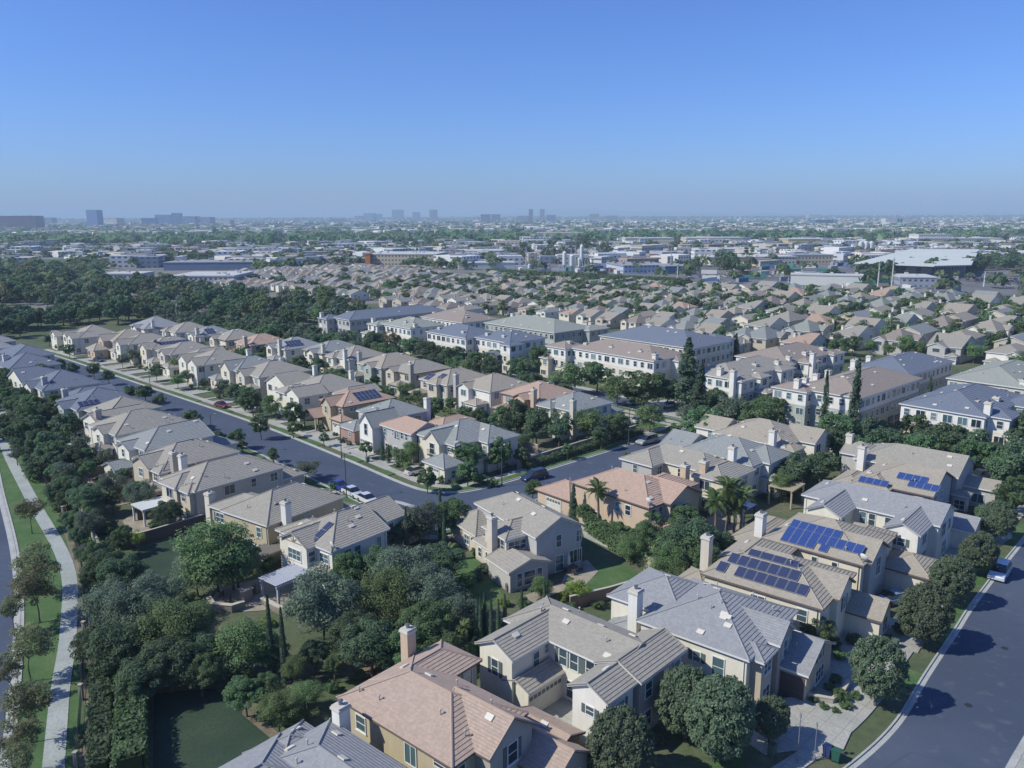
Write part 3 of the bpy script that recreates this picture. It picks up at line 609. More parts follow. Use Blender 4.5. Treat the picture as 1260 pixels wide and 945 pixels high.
for i,(x0,x1,y0,y1,rf,wl,lb,ax,ch) in enumerate(SD):
    m=(y0+y1)/2; r=random.Random(i+40)
    vs=[(x0,x1,y0,y1,5.6,'x','hh',{'p':.44}),(x0-1.3,x0+5,m+(-3.2 if i%2 else .2),m+(1.2 if i%2 else 4.6),5.6,'x','gg' if i%3 else 'hg',{'p':.5}),(x0-3.4,x0+.6,m-5 if not i%2 else m+1.5,m-.4 if not i%2 else m+5.4,2.9,'x','hh'),(x1-2,x1+5,y0+1,y0+6.5,3.0,'y','hh')]
    hs=House('house',A_,lb,rf,wl,vs,chims=[(ch[0],ch[1],1.2,1.1,8.7,ch[2])] if ch else [],auto='x0y0',vents=5,trim='brown' if i%3==1 else 'white'); SROW.append(hs)
    if i==3: hs.solar(117.6,151.2,2,2,.9,1.3) ; hs.solar(116.8,154.9,2,2,.9,1.3)
    if i==8: hs.solar(117,223.6,5,2)
    if i==11: hs.solar(109.5,268.5,3,2)

# ================================================================ terraces
def terrace(deg,label,roof,vols,wl='white',low='cream',ch=(),zs=5.7,auto='x0y0'):
    return House('townhouse_row',deg,label,roof,wl,vols,wall_low=low,zs=zs,chims=[(c[0],c[1],1.5,1.3,c[2] if len(c)>2 else 10.6,'white') for c in ch],auto=auto,cat='terrace',group='three-storey terraces behind the houses',vents=9)
T=42; E9=8.8
T1=terrace(T,'long terrace with chocolate roof and white upper storey over yellow ground floor','brown',[(159.8,174.5,123.8,153.6,E9,'y','hh',{'p':.34}),(157.4,166,152.6,160.8,E9,'x','hh',{'p':.34}),(155.5,159.5,157.5,161.5,5.6,'x','hh',{'p':.34}),(167,175,121.5,127,E9-.6,'x','hh',{'p':.34})],'white','cream',[(163,150),(163.5,141),(163.5,131),(161.5,124.8,10.8),(161.8,155.2)])
T2=terrace(T,'long slate-blue roofed terrace directly behind the chocolate roofed one','blue',[(183,203,129,163.5,E9,'y','hh',{'p':.32}),(199,208,131,140,E9,'x','hh',{'p':.32})],'cream','beige',[(197,150,11.6)])
T3=terrace(T,'blue roofed terrace with four pale chimneys and a porch on its end','blue',[(153,168,170.8,187.5,E9,'y','hh',{'p':.34}),(149.6,164,187,207.5,E9,'y','hh',{'p':.34}),(151,157,168.6,173.5,E9-.4,'x','hh',{'p':.34}),(149,153,173,178,5.5,'x','hh',{'p':.3})],'white','cream',[(156,195),(155.5,183.5),(156,176.5),(152.5,203.5),(152.6,191.5)])
T4=terrace(T,'olive-grey roofed terrace with sage green end wall','green',[(176.8,195.5,176.3,211,E9,'y','hh',{'p':.3}),(190,200,173.5,181,E9-.3,'x','hh',{'p':.3})],'sage','sage',[(186,206,12),(196,178.5)])
T5=terrace(T,'tan roofed terrace with white corner blocks and small porch near the orange tree','green',[(149.5,163.8,215.6,233.5,E9,'y','hh',{'p':.34}),(147,156,232,238.6,E9-.3,'x','hh',{'p':.34}),(145,148.4,234,239.5,5.6,'x','hh',{'p':.3})],'white','cream',[(149,237,10.8),(152.4,231),(152.8,222.6),(152,216.5)])
T6=terrace(T,'pale blue-grey terrace with long ridge beside the park trees','blue',[(146.4,190,248.8,263,E9,'x','hh',{'p':.33}),(143,150,259,266,E9-.3,'y','hh',{'p':.34})],'gray','gray',[(144,264,10.8),(154,262),(163,262),(172,262),(181,262)])
T7=terrace(T,'brown roofed terrace between the pale blue-grey and olive-grey ones','brown',[(170.8,188,215.2,240,E9,'y','hh',{'p':.33})],'white','cream',[(176,238),(185,222),(176,219)])
T8=terrace(T,'taupe roofed terrace with stepped white bays and a wide porch','taupe',[(154.5,182,97.4,110.2,E9,'x','hh',{'p':.34}),(154.3,160.5,95.0,99,E9-.15,'x','hh',{'p':.34}),(161.5,166,94.6,99,E9-.2,'x','hh',{'p':.34}),(172,178.5,95.4,100,E9-.15,'x','hh',{'p':.34}),(160,165.5,92,95.6,5.6,'x','hh',{'p':.3})],'white','sage',[(155.6,101.6,11.2),(160.4,103.4),(168.5,100.5),(176,99),(154.1,97.2,11.4)],zs=5.7)
T8b=terrace(T,'brown roofed terrace with white bay ends behind the stepped one','brown',[(181.5,207.5,99.2,114.6,E9,'x','hh',{'p':.33}),(186,192,96,101,E9-.15,'x','hh',{'p':.33}),(202,209,97.5,102,E9-.1,'x','hh',{'p':.33})],'white','sage',[(184,100.5),(187.3,95.9,11.6),(193,101),(203,101.5)])
T9=terrace(T,'grey-brown roofed terrace whose shaded flank lines the alley of garages','brown',[(156.6,187,69.4,84.6,E9,'x','hh',{'p':.34}),(154.2,161,79.6,88,E9-.1,'y','hh',{'p':.34})],'white','sage',[(155.6,82.6,11.4),(161.5,84),(167.5,84.6),(173.5,84.8)],auto='x0y0')
T10=terrace(T,'deep blue roofed terrace across the gap beyond the alley flank','blue',[(187.8,214.5,72.4,87,E9,'x','hh',{'p':.34})],'ivory','sage',[(188.5,86,11),(192.6,87.4),(199,87)])
T11=terrace(T,'dark blue roofed terrace right of the alley with tall cream chimney','blue',[(158,183,47,62.6,E9,'x','hh',{'p':.34}),(160,167,43.5,50,E9-.1,'x','hh',{'p':.34}),(160,166,40.5,44.5,5.6,'x','hh',{'p':.3}),(173,183,42,50,E9-.2,'y','hh',{'p':.34})],'white','cream',[(160.4,47.6,11.6),(165,51.2),(171,49.5)])
T12=terrace(T,'pale grey roofed terrace at the right edge behind the dark blue roof','green',[(191,219,50,66,E9,'x','hh',{'p':.34}),(196,204,42,52,E9-.1,'y','hh',{'p':.34})],'beige','beige',[(193,51.2)])
# garage openings along the alley side
for tt,xs,y in ((T9,(160.5,164.5,168.5,172.5,176.5,180.5,184.5),0),(T10,(190.5,195,199.5,204,208.5,212.5),0)):
    for q in xs: tt.garage(0,'y0',q,2.7,True)
# ================================================================ ground, roads, walks
EARTH=ground_mat('earth',[(.07,.10,.052),(.10,.125,.065),(.15,.145,.10)],.09,1.3)
FARG=ground_mat('far_earth',[(.12,.13,.10),(.18,.18,.155),(.27,.26,.24)],.006,.05,bump=0)
LAWN=ground_mat('lawn',[(.062,.125,.045),(.082,.150,.055),(.12,.165,.07)],.35,3.5)
DLAWN=ground_mat('dark_lawn',[(.032,.058,.038),(.040,.068,.044),(.052,.08,.05)],.2,4)  # darker, bluer green than the plain lawn
FIELD=ground_mat('field_grass',[(.06,.11,.045),(.08,.13,.055),(.10,.14,.07)],.02,.3,bump=0)
CONC=ground_mat('concrete',[(.34,.34,.31),(.40,.395,.36),(.45,.44,.40)],.3,5,.9,.004)
def jointed(m,per,dark=.55):
    nt=m.node_tree; b=nt.nodes['Principled BSDF']; src=b.inputs['Base Color'].links[0].from_socket; v=coord(nt); mp=N(nt,'ShaderNodeMapping'); nt.links.new(v,mp.inputs[0]); mp.inputs['Rotation'].default_value=(0,0,-rad(45)); s_=sep(nt,mp.outputs[0])
    a=mth(nt,'LESS_THAN',mth(nt,'FRACT',mth(nt,'DIVIDE',s_[0],per)),.05/per); c=mth(nt,'LESS_THAN',mth(nt,'FRACT',mth(nt,'DIVIDE',s_[1],per)),.05/per)
    nt.links.new(mixc(nt,mth(nt,'MULTIPLY',mth(nt,'MAXIMUM',a,c),dark),src,(.12,.12,.11)),b.inputs['Base Color'])
jointed(CONC,1.6)
KERBM=ground_mat('kerb_concrete',[(.36,.37,.35),(.42,.43,.41),(.46,.46,.44)],.5,6,.9,.003)
PATHM=ground_mat('path_concrete',[(.31,.34,.32),(.36,.39,.37),(.40,.43,.41)],.3,4,.9,.004)
def asphalt():
    m,nt,b=nodes('asphalt'); v=coord(nt); s_=sep(nt,v)
    f=noise(nt,.05,5,v,.6); g=noise(nt,14,3,v,.7); h=noise(nt,.6,4,v,.6)
    c=ramp(nt,f,[(.35,(.056,.076,.118)),(.5,(.068,.090,.138)),(.68,(.086,.110,.158))])
    c=mixc(nt,mth(nt,'MULTIPLY',g,.35),c,(.05,.055,.07))
    c=mixc(nt,ramp(nt,h,[(.56,(0,0,0)),(.70,(.35,.35,.35))]),c,(.14,.145,.165))
    vo=nt.nodes.new('ShaderNodeTexVoronoi'); vo.feature='DISTANCE_TO_EDGE'; vo.inputs['Scale'].default_value=.11
    wv=nt.nodes.new('ShaderNodeVectorMath'); wv.operation='ADD'; nt.links.new(v,wv.inputs[0]); nz=N(nt,'ShaderNodeTexNoise'); nz.inputs['Scale'].default_value=.8; nz.inputs['Detail'].default_value=4
    sv=nt.nodes.new('ShaderNodeVectorMath'); sv.operation='SCALE'; nt.links.new(nz.outputs['Color'],sv.inputs[0]); sv.inputs['Scale'].default_value=2.2; nt.links.new(sv.outputs[0],wv.inputs[1]); nt.links.new(wv.outputs[0],vo.inputs['Vector'])
    crack=mth(nt,'MULTIPLY',mth(nt,'LESS_THAN',vo.outputs[0],.0035),.22)
    c=mixc(nt,crack,c,(.035,.038,.045))
    oil=ramp(nt,noise(nt,.9,2,v,.5),[(.72,(0,0,0)),(.80,(.35,.35,.35))]); c=mixc(nt,oil,c,(.040,.047,.062))
    nt.links.new(c,b.inputs['Base Color']); b.inputs['Roughness'].default_value=.88; b.inputs['Specular IOR Level'].default_value=.25
    bu=N(nt,'ShaderNodeBump'); bu.inputs['Strength'].default_value=.5; bu.inputs['Distance'].default_value=.008; nt.links.new(g,bu.inputs['Height']); nt.links.new(bu.outputs[0],b.inputs['Normal']); return m
ASPH=asphalt()
DIRT=ground_mat('bare_dirt',[(.15,.13,.095),(.20,.17,.12),(.27,.23,.17)],.4,3)
PAVER=ground_mat('pavers',[(.28,.24,.19),(.34,.30,.24),(.40,.36,.29)],.6,8,.9,.008)
ASPHF=ground_mat('far_asphalt',[(.12,.12,.13),(.16,.16,.165),(.20,.20,.20)],.02,.2,bump=0)

b=MB(); b.add([(-30000,-300,0),(30000,-300,0),(30000,31000,0),(-30000,31000,0)],[(0,1,2,3)]); struct('ground',b,[FARG])
def flat(name,pts,z,m,kind='structure'):
    b=MB(); b.add([(p[0],p[1],z) for p in pts],[tuple(range(len(pts)))]); return struct(name,b,[m])
def gpx(pts): return [tuple(ground(*p)[:2]) for p in pts]
def gg(pts,deg=43.5): return [gw(*p,deg) for p in pts]
def fan(name,pts,z,m,h=0):
    """a lawn or slab from an outline (maybe concave): triangulated, with a real edge when h>0"""
    import mathutils
    tr=mathutils.geometry.tessellate_polygon([[Vector((*p,0)) for p in pts]])
    b=MB(); b.add([(p[0],p[1],z) for p in pts],[tuple(t) if (Vector(pts[t[1]])-Vector(pts[t[0]])).cross(Vector(pts[t[2]])-Vector(pts[t[0]]))>0 else tuple(t[::-1]) for t in tr])
    if h:
        n=len(pts); v=[(p[0],p[1],z) for p in pts]+[(p[0],p[1],z-h) for p in pts]
        b.add(v,[(i,(i+1)%n,n+(i+1)%n,n+i) for i in range(n)])
    return struct(name,b,[m])
def smooth(pts,k=5):
    out=[]; P=[Vector(p) for p in pts]; P=[2*P[0]-P[1]]+P+[2*P[-1]-P[-2]]
    for i in range(1,len(P)-2):
        for j in range(k):
            t=j/k; a,b_,c,d=P[i-1],P[i],P[i+1],P[i+2]
            out.append(.5*((2*b_)+(c-a)*t+(2*a-5*b_+4*c-d)*t*t+(3*b_-a-3*c+d)*t**3))
    out.append(P[-2]); return out
def offs(P,d):
    out=[]
    for i,p in enumerate(P):
        t=(P[min(i+1,len(P)-1)]-P[max(i-1,0)]).normalized(); out.append(p+Vector((-t.y,t.x))*d)
    return out
def ribbon(name,P,d0,d1,z,m,h=0.,gaps=(),mb=None):
    """strip along P between the offsets d0 and d1, top at z, with sides of height h"""
    b=mb or MB(); A=offs(P,d0); B=offs(P,d1); run=0
    for i in range(len(P)-1):
        L=(P[i+1]-P[i]).length; mid=run+L/2; run+=L
        if any(g0<mid<g1 for g0,g1 in gaps): continue
        q=[A[i],A[i+1],B[i+1],B[i]]
        v=[(p.x,p.y,z) for p in q]+[(p.x,p.y,z-h) for p in q]
        b.add(v,[(0,1,2,3)] if d0<d1 and False else [(3,2,1,0)] if (A[i+1]-A[i]).cross(B[i]-A[i])<0 else [(0,1,2,3)])
        if h: b.add(v,[(0,4,5,1),(1,5,6,2),(2,6,7,3),(3,7,4,0)])
    if mb is None: return struct(name,b,[m])
# neighbourhood soil over the far ground
fan('soil',gg([(-60,-40),(240,-60),(330,60),(300,330),(60,420),(0,330),(-20,150)]),.004,EARTH)

# the long street and its bend
farA=smooth(gg([(69,310),(71.4,281.7),(74.9,212.6),(77.3,163.7),(77.2,128.1),(76.6,108),(77.6,101.5),(80.6,98),(85,96.7),(92,96.2),(105.6,96.1),(130,95.8),(143,95.6),(146,97.5),(147,101),(147.3,112),(147.6,125),(148,200)]),6)
nearA=smooth(gg([(58,310),(60.8,281.7),(64.4,212.6),(66.8,163.7),(66.6,128.1),(66.0,108),(66.0,92),(67.5,87.5),(71,86),(80,86.1),(89,86.3),(105,86.6),(130,86),(153,85.5)]),6)
eastB=smooth(gg([(153,85.5),(155,100),(156,125),(157,200)]),4)
fan('street',[tuple(p) for p in farA]+[tuple(p) for p in reversed(eastB)]+[tuple(p) for p in reversed(nearA)],.008,ASPH)
# kerb, parkway, sidewalk: far side lies on the left of farA's direction of travel
sA=-1   # far side: to the left when walking from the far end is +; travel goes down-right
def side(P,sgn,par,walk,gaps=(),lawn=True,kind='',z=.12):
    ribbon('gutter',P,-.02*sgn,-.45*sgn,.012,KERBM)
    ribbon('kerb',P,0,.18*sgn,z+.02,KERBM,.14)
    if lawn: ribbon('parkway_lawn',P,.18*sgn,par*sgn,z,LAWN,.1,gaps)
    ribbon('sidewalk',P,par*sgn,walk*sgn,z+.006,CONC,.12)
side(farA,1,1.9,3.4,gaps=[(q,q+8) for q in (40,57,74,90,103,118,133,148,160,174,186,198)])
side(nearA,-1,1.9,3.4,gaps=[(q,q+9) for q in (60,80,98,116,134,152,170)])
side(eastB,-1,.2,1.6,lawn=False)
b=MB(); P=smooth(gpx([(478,615),(492,618),(505,622),(517,625)]),4); ribbon('cross_gutter',P,-.5,.5,.014,KERBM)
# driveways and front walks of the street row
def pad(pts,deg=43,z=.135,m=CONC,name='driveway'): return fan(name,gg(pts,deg),z,m,.12)
for y,w,x1 in ((107,5.5,81.5),(121,3,84),(129,6,82.5),(137.5,6.5,86),(144.5,5.5,85),(163,5,84),(178,6,87),(190,5,86),(206,5,86),(217,5.4,84),(231,6,83),(246,5,83),(258,6,83),(268.5,5,80),(280,6,77),(301,5,74)):
    yy=y; x0=78.6-(max(0,yy-163)*.056); pad([(x0-.55,yy-w/2),(x1+.4,yy-w/2+.3),(x1+.4,yy+w/2-.3),(x0-.55,yy+w/2)],43)
pad([(85,126),(96,126),(96,131),(85,131)],43,.03,CONC,'patio')
pad([(79.5,131.5),(82.6,131.5),(82.6,141),(79.5,141)],43,.03)
pad([(79.8,145),(84,145),(84,149.5),(79.8,149.5)],43,.03)
for y in (113,119,125,133.5,150,156,170,183,196,212,224,238,252,262,272,290): pad([(79.0-max(0,y-163)*.05,y-.6),(83,y-.6),(83,y+.6),(79.0-max(0,y-163)*.05,y+.6)],43,.131,CONC,'front_path')
for y0,y1,x0,x1 in ((98.8,104,80.5,88),(111,116,80.7,83.5),(117.5,120,80.5,83.5),(150.5,158,80.5,83),(171,176,80,86),(199,203,79,85),(221,228,78,82)): fan('front_lawn',gg([(x0,y0),(x1,y0+.4),(x1-.4,y1),(x0+.3,y1)],43),.03,LAWN)
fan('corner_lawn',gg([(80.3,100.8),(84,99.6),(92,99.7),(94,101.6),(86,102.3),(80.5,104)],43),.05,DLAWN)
for y in (104,122,138,156,176,196,214): pad([(62.5,y-2.6),(66.5,y-2.6),(66.5,y+2.6),(62.5,y+2.6)],45.5,.135)
# wide street at lower right
leftC=smooth([(2,44),(12,49.6),(21,53.8),(28.3,58.9),(34.6,64.5),(41,72),(48.6,80.6),(55.3,88.2),(72.8,106.8),(96,130.5),(130,165),(170,205)],6)
rightC=smooth([(22,38),(32,48.5),(42.6,59.6),(60,76.5),(82,97.5),(108,121),(145,157),(185,195)],6)
fan('wide_street',[tuple(p) for p in leftC]+[tuple(p) for p in reversed(rightC)],.008,ASPH)
side(leftC,1,2.1,3.7,gaps=[(26,45),(49.5,57),(68,74),(84,92),(103,110)])
side(rightC,-1,.2,2.2,lawn=False)
def padpx(pts,z=.135,m=CONC,name='driveway',h=.12): return fan(name,gpx(pts),z,m,h)
padpx([(893,900),(925,868),(975,860),(1005,838),(1040,850),(1073,862),(1052,890),(1036,925),(1003,937),(975,925),(940,930)])
padpx([(995,830),(1035,780),(1060,790),(1085,800),(1070,830),(1080,855),(1050,870),(1010,868)],.03,CONC,'side_yard')
padpx([(1075,752),(1118,775),(1138,790),(1128,806),(1098,798),(1070,775)],.131)
padpx([(1150,668),(1178,660),(1215,665),(1240,650),(1245,664),(1208,690),(1188,697),(1160,685)],.131)
padpx([(1175,590),(1260,596),(1260,606),(1205,604)],.05,CONC,'front_path',0)
for pts in ([(700,905),(740,905),(780,925),(800,935),(790,945),(690,945)],[(852,945),(890,935),(930,932),(912,945)],[(1105,735),(1140,748),(1150,765),(1120,770)],[(1185,575),(1225,585),(1240,605),(1205,612),(1180,600)]): fan('front_lawn',gpx(pts),.04,LAWN)
padpx([(655,884),(700,850),(716,862),(712,900),(690,912),(668,905)],.03,CONC,'courtyard',0)
# left boulevard, curving walk, verge
bkR=smooth([(-150,212),(-128,185),(-105,155),(-85.2,126.7),(-67.9,102.1),(-55.4,82.2),(-42.3,58.6),(-30,34)],6)
bkL=offs(bkR,-14)
fan('boulevard',[tuple(p) for p in bkR]+[tuple(p) for p in reversed(bkL)],.008,ASPH)
ribbon('kerb',bkR,0,.2,.14,KERBM,.14); ribbon('gutter',bkR,-.02,-.5,.012,KERBM); ribbon('sidewalk',bkR,.2,.55,.10,KERBM,.1)
pc=smooth([(-150,226),(-126,193),(-104.7,158.9),(-79,124.7),(-59.5,99.4),(-49.8,82.2),(-44,70),(-38.3,58.6),(-28,38)],6)
ribbon('verge_grass',bkR,.55,9.5,.02,LAWN)
ribbon('walking_path',pc,-.85,.85,.06,PATHM,.05)
db=smooth([(-112,181),(-92,151),(-75.5,128.5),(-62,109),(-53.5,95.5),(-45.2,80),(-39,70),(-33.5,58.6),(-24,40)],5)
ribbon('dirt_track',db,-2.4,-.4,.03,DIRT)
# back gardens
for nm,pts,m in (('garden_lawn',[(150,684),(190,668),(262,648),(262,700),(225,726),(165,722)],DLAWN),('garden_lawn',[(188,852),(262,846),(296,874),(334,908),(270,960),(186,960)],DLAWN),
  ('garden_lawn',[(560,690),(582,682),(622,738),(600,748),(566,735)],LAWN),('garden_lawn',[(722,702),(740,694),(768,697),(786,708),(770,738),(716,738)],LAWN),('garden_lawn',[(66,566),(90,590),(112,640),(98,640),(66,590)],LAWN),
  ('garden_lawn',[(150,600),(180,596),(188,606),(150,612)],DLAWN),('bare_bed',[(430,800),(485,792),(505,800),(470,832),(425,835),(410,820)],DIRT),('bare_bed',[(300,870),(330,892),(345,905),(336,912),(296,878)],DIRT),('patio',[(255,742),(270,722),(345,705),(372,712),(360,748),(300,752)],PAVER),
  ('patio',[(700,695),(722,690),(735,704),(718,722),(690,718)],PAVER),('patio',[(150,640),(185,615),(200,640),(165,662)],PAVER),('patio',[(90,585),(125,578),(128,592),(96,598)],PAVER),('patio',[(125,612),(160,606),(168,616),(130,624)],PAVER),
  ('side_path',[(712,640),(730,648),(760,668),(752,678),(718,662)],CONC),('patio',[(612,545),(650,548),(690,562),(672,572),(618,572)],PAVER),('patio',[(868,640),(905,622),(915,650),(880,668)],PAVER),('stepping_path',[(640,735),(690,718),(700,725),(650,745)],PAVER)):
    _z=globals().get('_z',.035)+.004; fan(nm,gpx(pts),_z,m)
# court and lanes by the terraces
fan('parking_court',gg([(147,98),(156,96),(166,97),(170,104),(160,116),(148,118)],43),.012,CONC)
fan('alley',gg([(153,60.6),(240,66),(244,71),(186.8,69.0),(153,69)],42),.012,ASPH)
fan('lane',gg([(146,20),(152.5,20),(152.5,86),(146,86)],43.5),.012,CONC)
fan('green_strip',gg([(140,20),(146,20),(146,86),(142,86)],43.5),.02,LAWN)
ribbon('walk',[Vector(gw(142,y)) for y in range(98,290,8)],-.8,.8,.03,CONC)
ribbon('green_strip',[Vector(gw(138.5,y)) for y in range(98,290,8)],-2.4,2.4,.02,LAWN)
# park fields at the left
fan('playing_field',gpx([(-60,384),(76,381),(78,395),(30,404),(-60,412)]),.03,FIELD)
fan('playing_field',gpx([(20,317),(85,316),(92,324),(20,330)]),.03,FIELD)
fan('schoolyard',gpx([(140,312),(196,306),(215,330),(145,334)]),.03,ASPHF)
fan('car_park',gpx([(170,362),(310,350),(330,362),(210,392)]),.03,ASPHF)
# works yard beyond the estate wall
fan('works_yard',gpx([(600,322),(1000,318),(1500,330),(1500,378),(1260,370),(1060,356),(840,347),(640,336)]),.02,ASPHF)
fan('scrub_bank',gpx([(640,334),(840,346),(1060,357),(1400,378),(1400,384),(1060,363),(840,351.5),(640,339)]),.03,FIELD)

# ================================================================ walls, fences, furniture
def wall(name,pts,h,t,col,label,cap=True,cat='wall',group=None,pil=0):
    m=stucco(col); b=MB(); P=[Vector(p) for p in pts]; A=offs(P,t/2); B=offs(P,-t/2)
    for i in range(len(P)-1):
        q=[A[i],A[i+1],B[i+1],B[i]][::-1]; b.prism([tuple(p) for p in q],0,h)
    cp=MB(); A=offs(P,t/2+.05); B=offs(P,-t/2-.05)
    for i in range(len(P)-1): cp.prism([tuple(p) for p in [A[i],A[i+1],B[i+1],B[i]][::-1]],h,h+.08+.001*(i%2))
    root=empty(name,(0,0,0),0,label,cat,group)
    ob('panel',b.mesh('wall_panel',[m]),root); ob('coping',cp.mesh('coping',[plain('coping',(.50,.46,.38),.85)]),root)
    if pil:
        for i,p in enumerate(P[::pil]): 
            c=MB(); c.box(p.x-.25,p.x+.25,p.y-.25,p.y+.25,0,h+.3); ob('pillar',c.mesh('pillar',[m]),root)
    return root
wall('garden_wall',gpx([(56,548),(75,583),(100,630),(122,680),(140,719),(147,745)]),1.7,.2,(.46,.42,.32),'long pale beige garden wall between the path planting and the back gardens',pil=2)
wall('garden_wall',gpx([(147,676),(190,664),(230,652),(266,641)]),1.8,.2,(.13,.10,.09),'dark brown garden wall along the top of the big dark lawn')
wall('garden_wall',gpx([(712,645),(735,660),(760,682),(790,700),(826,718)]),1.9,.2,(.47,.40,.29),'tan wall separating the centre lawn from the salmon-roofed house')
wall('garden_wall',gpx([(826,718),(790,726),(750,738),(700,750)]),1.6,.2,(.27,.20,.16),'brown wall between the centre lawn and the courtyard house')
for (a,b_,lb) in (((47,118.5),(57,118.5),'brown cross wall below the sage-tinted house garden'),((48,131.5),(56,131),'brown cross wall beside the tan gabled house garden'),((50,145.5),(58,145.5),'brown cross wall beside the low garden wing'),((52,161),(59,160),'brown cross wall beyond the long brown-grey roof')):
    wall('garden_wall',[gw(*a,48),gw(*b_,48)],1.8,.18,(.15,.12,.10),lb)
wall('garden_wall',[gw(96,99.8),gw(112,100.2),gw(131,100.3)],1.7,.2,(.36,.30,.22),'low tan wall behind the clipped hedge on the side street')
wall('garden_wall',[gw(134.5-max(0,y-215)*.22,y) for y in (104,120,140,160,180,200,220,240,260,282)],1.8,.2,(.42,.37,.29),'long tan wall behind the garden row facing the terraces')
wall('garden_wall',[gw(105.5-max(0,y-200)*.05,y) for y in (104,118,132,146,160,174,188,202,216,230,246,262,280)],1.8,.2,(.40,.34,.26),'tan wall shared by the street row and the garden row')
wall('estate_wall',[tuple(ground(*p)[:2]) for p in ((600,339),(700,345),(840,352),(950,357),(1060,363.5),(1160,369),(1270,375),(1400,383))],2.4,.3,(.55,.53,.49),'white boundary wall between the small houses and the works yard')
for q,(a,c) in enumerate((((118,50.5),(118,44)),((101,47),(89,48)))): pass
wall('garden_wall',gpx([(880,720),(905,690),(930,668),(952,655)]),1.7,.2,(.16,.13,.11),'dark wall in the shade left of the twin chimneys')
def fence(pts,h,label,gap=2.4):
    P=smooth([tuple(p) for p in pts],3); root=empty('metal_fence',(0,0,0),0,label,'fence'); b=MB(); m=plain('fence_metal',(.06,.06,.06),.5)
    for i in range(len(P)-1):
        for z in (.3,h-.15): b.tube((*P[i],z),(*P[i+1],z),.025,.025,4)
        n=int((P[i+1]-P[i]).length/.25)
        for k in range(n):
            q=P[i].lerp(P[i+1],k/n); b.tube((*q,0.05),(*q,h),.012,.012,3,cap=False)
    ob('rails',b.mesh('fence_rails',[m]),root)
    acc=0
    for i in range(0,len(P),1):
        c=MB(); c.box(-.16,.16,-.16,.16,0,h+.05); c.box(-.2,.2,-.2,.2,h+.05,h+.13); ob('fence_pillar',c.mesh('fence_pillar',[stucco((.40,.36,.29))]),root,(*P[i],0)) if i%4==0 else None
fence(gpx([(12,520),(30,555),(60,602),(85,650),(99,700),(103,760),(102,820),(98,880),(93,945),(86,1010)]),1.6,'dark metal fence with stone pillars beside the curving path')
def lamp(x,y,label,rz=0,h=7.5):
    r=empty('street_lamp',(x,y,0),rz,label,'street lamp','lamp posts along the streets'); m=plain('lamp_metal',(.07,.08,.08),.5)
    b=MB(); b.lathe([(.16,0),(.16,.5),(.09,.6),(.06,h)],n=8); b.tube((0,0,h-.1),(.9,0,h+.15),.035,.03,6); ob('post',b.mesh('lamp_post',[m]),r)
    c=MB(); c.lathe([(.04,.12),(.22,0),(.2,-.16),(.06,-.3)],(.95,0,h+.08),8); ob('lantern',c.mesh('lantern',[plain('lantern_glass',(.35,.35,.33),.3)]),r); return r
def lpx(px,py,lb,rz=0,h=7.5): p=ground(px,py); return lamp(p.x,p.y,lb,rz,h)
lpx(426,612,'dark lamp post beside the white cars by the striped roofs',.6); lpx(262,555,'dark lamp post on the kerb near the red car',.6)
lpx(617,598,'lamp post on the grass verge left of the dark blue people carrier',-1); lpx(773,548,'lamp post at the kerb behind the silver van',-1)
lpx(420,563,'thin tall pole on the verge in front of the brick garage',3.6,6.5); lpx(186,486,'distant lamp post at the street kerb near the dark bushes',3.6)
for px,py,h_,lb in ((979,940,4.6,'slim grey pole on the verge in front of the dark garage'),(1000,938,3.6,'thin post near the green bins on the corner verge')):
    p=ground(px,py); b=MB(); b.lathe([(.09,0),(.09,.3),(.04,.34),(.035,h_)],n=7); b.box(-.03,.03,-.14,.14,h_-.4,h_-.1); tag(ob('slim_pole',b.mesh('slim_pole',[plain('pole_dull',(.22,.23,.25),.5)]),None,(p.x,p.y,.1)),lb,'pole')

